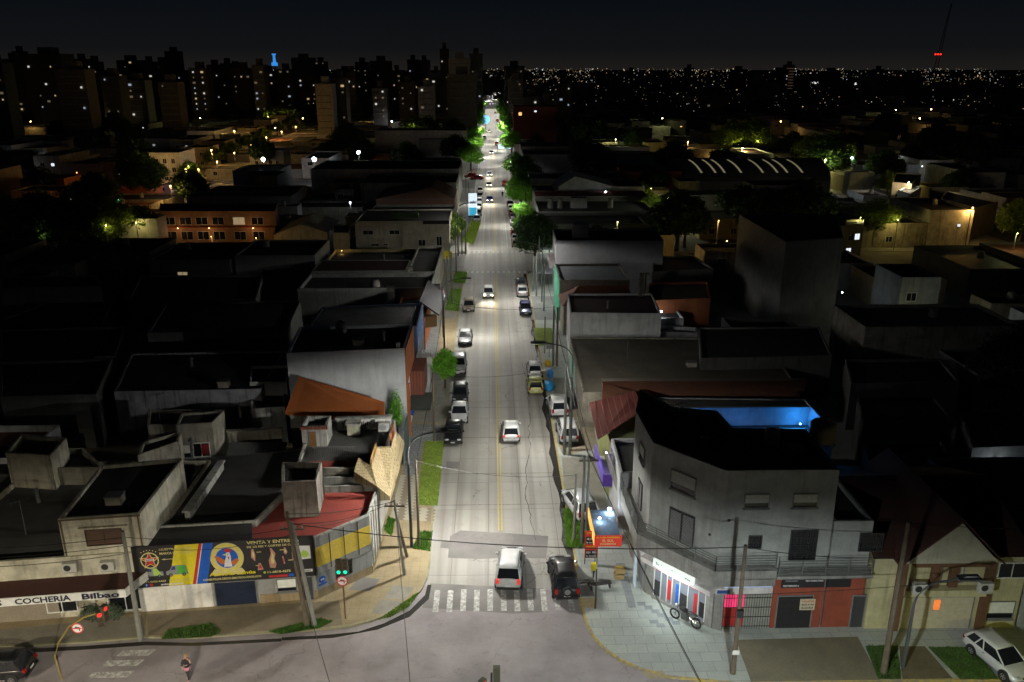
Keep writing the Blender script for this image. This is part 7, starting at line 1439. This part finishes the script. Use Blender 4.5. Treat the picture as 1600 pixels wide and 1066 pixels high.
for a in (
    (333, 352, 101, 640, 'square dark tower right of the lit staircase column', 0, 4), (354, 370, 99, 600, 'narrow dark tower with one warm window', 3, 2), (370, 400, 106, 560, 'wide dark tower left of the blue mast', 0, 6), (402, 420, 101, 520, 'dark tower with warm windows left of the blue mast', 1, 9), (420, 434, 110, 680, 'small tower at the foot of the blue mast', 0, 5), (440, 462, 108, 560, 'dark tower right of the blue mast with scattered lights', 3, 9), (463, 496, 90, 800, 'pale ribbed tower with a crown of dark rooms', 2, 3), (470, 500, 118, 600, 'lower tower under the pale ribbed one', 0, 10), (497, 516, 96, 760, 'tower with white lit upper floors right of the ribbed one', 1, 8)): tower(*a[:5], a[5], a[6])
tower(497, 523, 131, 420, 'blank light grey slab tower lit faintly from the side street', 2, 0); tower(524, 544, 122, 430, 'dark tower with one bright stair column beside the blank light slab', 0, 0, (.6,))
for a in (
    (545, 560, 112, 560, 'narrow tower right of the bright stair column', 1, 6), (560, 580, 97, 700, 'tall tower with lit top floors left of the wide dark one', 0, 7), (583, 614, 95, 640, 'wide dark tower with a red beacon on its roof', 0, 4), (584, 606, 138, 440, 'lower tower with yellow lit balconies', 0, 12), (615, 630, 110, 600, 'narrow dark tower with a few warm rooms', 3, 7), (625, 650, 128, 520, 'broad dark block with white window clusters', 0, 9), (640, 656, 93, 680, 'dark tower with a peaked roof left of the main cluster', 0, 4), (657, 674, 94, 660, 'twin of the peaked dark tower left of the main cluster', 0, 3), (655, 680, 135, 470, 'grey block with two warm windows before the main cluster', 2, 4), (676, 690, 112, 560, 'narrow dark tower close to the main cluster', 3, 6),
    (690, 703, 76, 520, 'tallest dark narrow tower of the main cluster by the avenue', 3, 4), (703, 736, 91, 500, 'pale stepped tower of the main cluster', 2, 5), (735, 755, 84, 560, 'tall dark tower at the right of the main cluster', 0, 4), (700, 745, 116, 400, 'massive dark block in front of the pale stepped tower', 0, 0),
    (788, 819, 103, 620, 'dark tower right of the avenue', 0, 4), (795, 817, 124, 470, 'brown block before the dark tower right of the avenue', 1, 2), (818, 842, 150, 460, 'low brown block right of the red one', 0, 3), (842, 868, 158, 420, 'dark block with a flat white side right of the avenue', 1, 3), (870, 893, 130, 500, 'narrow block with an orange lit top room', 0, 5)): tower(*a[:5], a[5], a[6])
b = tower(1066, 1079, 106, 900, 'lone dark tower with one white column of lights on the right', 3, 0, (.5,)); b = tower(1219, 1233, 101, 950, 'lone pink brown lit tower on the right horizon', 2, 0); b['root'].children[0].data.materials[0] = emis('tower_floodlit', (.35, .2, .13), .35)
tower(1100, 1128, 155, 560, 'low block with two rows of lit windows at right', 0, 5, (.3, .5, .7))
for i in range(30):
    px = R3b.uniform(-10, 690) if i < 24 else R3b.uniform(880, 1560); w_ = R3b.uniform(9, 26); tower(px, px+w_, R3b.uniform(98, 116) if i < 24 else R3b.uniform(108, 118), R3b.uniform(780, 1050), 'faint dark tower in the haze of the far skyline', R3b.choice((0, 3)), R3b.randint(2, 8), group='far faint towers of the skyline')
mt_ = thing('lit_mast', 'blue lit mast on the left skyline', 'mast', (at_depth(437.5, 900), 900, 0)); z1 = Z(mt_.location.x, 900, 84); z0 = Z(mt_.location.x, 900, 103); MB().tube([(0, 0, 0), (0, 0, z0)], 1.2, 6).build('shaft', TWM[0], mt_); MB().tube([(0, 0, z0), (0, 0, z0+3), (0, 0, z0+3.5), (0, 0, z1-2), (0, 0, z1)], [3.2, 3.2, 1.6, 1.2, 2.4], 8).build('lit_crown', emis('mast_blue', (.05, .35, 1), .9), mt_)
am = thing('lattice_mast', 'tall slanting lattice mast with red beacon lights on the right horizon', 'mast', (at_depth(1444, 1000), 1000, 0)); m = MB(); zt = Z(am.location.x, 1000, 5); lean = 10
for s in (-1, 1): m.tube([(s*2.6, 0, 0), (lean+s*.5, 0, zt)], [.5, .25], 4)
for k in range(22): f = k/22; g_ = (k+1)/22; m.tube([(-2.6*(1-f)+lean*f, 0, zt*f), (2.6*(1-g_)+lean*g_, 0, zt*g_)], .22, 3)
m.build('lattice', plain('mast_dark', (.03, .03, .035), .8), am); zb = Z(am.location.x, 1000, 85)
for dx in (-3, 0, 3): MB().ball((lean*.28+dx, -1, zb), (1.0, 1, .9)).build('beacon', emis('beacon_red', (1, .02, .01), 3.5), am)
rb = thing('roof_beacon', 'small red beacon on a tower near the centre left skyline', 'beacon', (at_depth(596, 640), 645, Z(at_depth(596, 640), 640, 92))); MB().ball((0, 0, 0), .8).build('bulb', emis('beacon_red', (1, .02, .01), 3.5), rb)

# distant carpet of lights
lm = MB(); R3 = random.Random(11)
def spark(px, py, d, size, k):
    x, y = at_depth(px, d), d; z = Z(x, y, py)
    while z < 11 and d > 600: d *= .95; x, y = at_depth(px, d), d; z = Z(x, y, py)
    z = max(z, 1.5)
    s = size*d/FPX; lm.cur = k; lm._add([(x-s, y, z), (x, y-s, z), (x+s, y, z), (x, y+s, z), (x, y, z+s), (x, y, z-s)], [(0, 1, 4), (1, 2, 4), (2, 3, 4), (3, 0, 4), (1, 0, 5), (2, 1, 5), (3, 2, 5), (0, 3, 5)])
for i in range(2900):
    px = R3.uniform(760, 1640) if R3.random() < .93 else R3.uniform(420, 760); band = R3.random()
    if math.sin(px*.031)+math.sin(px*.083+1)+.9 < R3.uniform(-1.2, 2.2): continue
    py = 107+R3.expovariate(1/15.0) if band < .85 else 107+R3.uniform(5, 60); 
    if band < .75 and px > 1240 and R3.random() < .3: py = 120+R3.gauss(4, 7)
    py = max(106.5, py); d = min(4500, CAMH/max(.0075, math.tan(math.radians(max(.45, 18.2-math.degrees(math.atan((533-py)/FPX)))))))
    d = max(500, d*.9); spark(px, py, d, R3.choice((.25, .33, .42, .6)) if R3.random() < .95 else 1.0, R3.choice((0, 0, 1, 2, 3, 3, 3, 3)))
for px, py in [(1240+R3.uniform(0, 90), 130+R3.gauss(0, 1.5)) for _ in range(60)]+[(1330+R3.uniform(-12, 14), 131+R3.gauss(0, 1)) for _ in range(20)]: spark(px, py, 1150, .8, R3.choice((1, 2)))
for i in range(70): spark(770+R3.gauss(0, 4), R3.uniform(118, 165), 900, R3.choice((.6, 1.0)), R3.choice((1, 2, 3)))
struct(lm.build('distant_city_lights', [emis('far_light_warm', (1, .66, .28), .9), emis('far_light_white', (1, .92, .75), 1.0), emis('far_light_cool', (.8, .92, 1), 1.2), emis('far_light_dim', (1, .78, .45), .3)]), 'stuff', 'carpet of tiny distant city lights along the horizon')
for i in range(46):      # single lit windows scattered in the dark city
    y = R3.uniform(180, 420); x = R3.uniform(-.6, .6)*y
# wing for the moving cars: nothing further
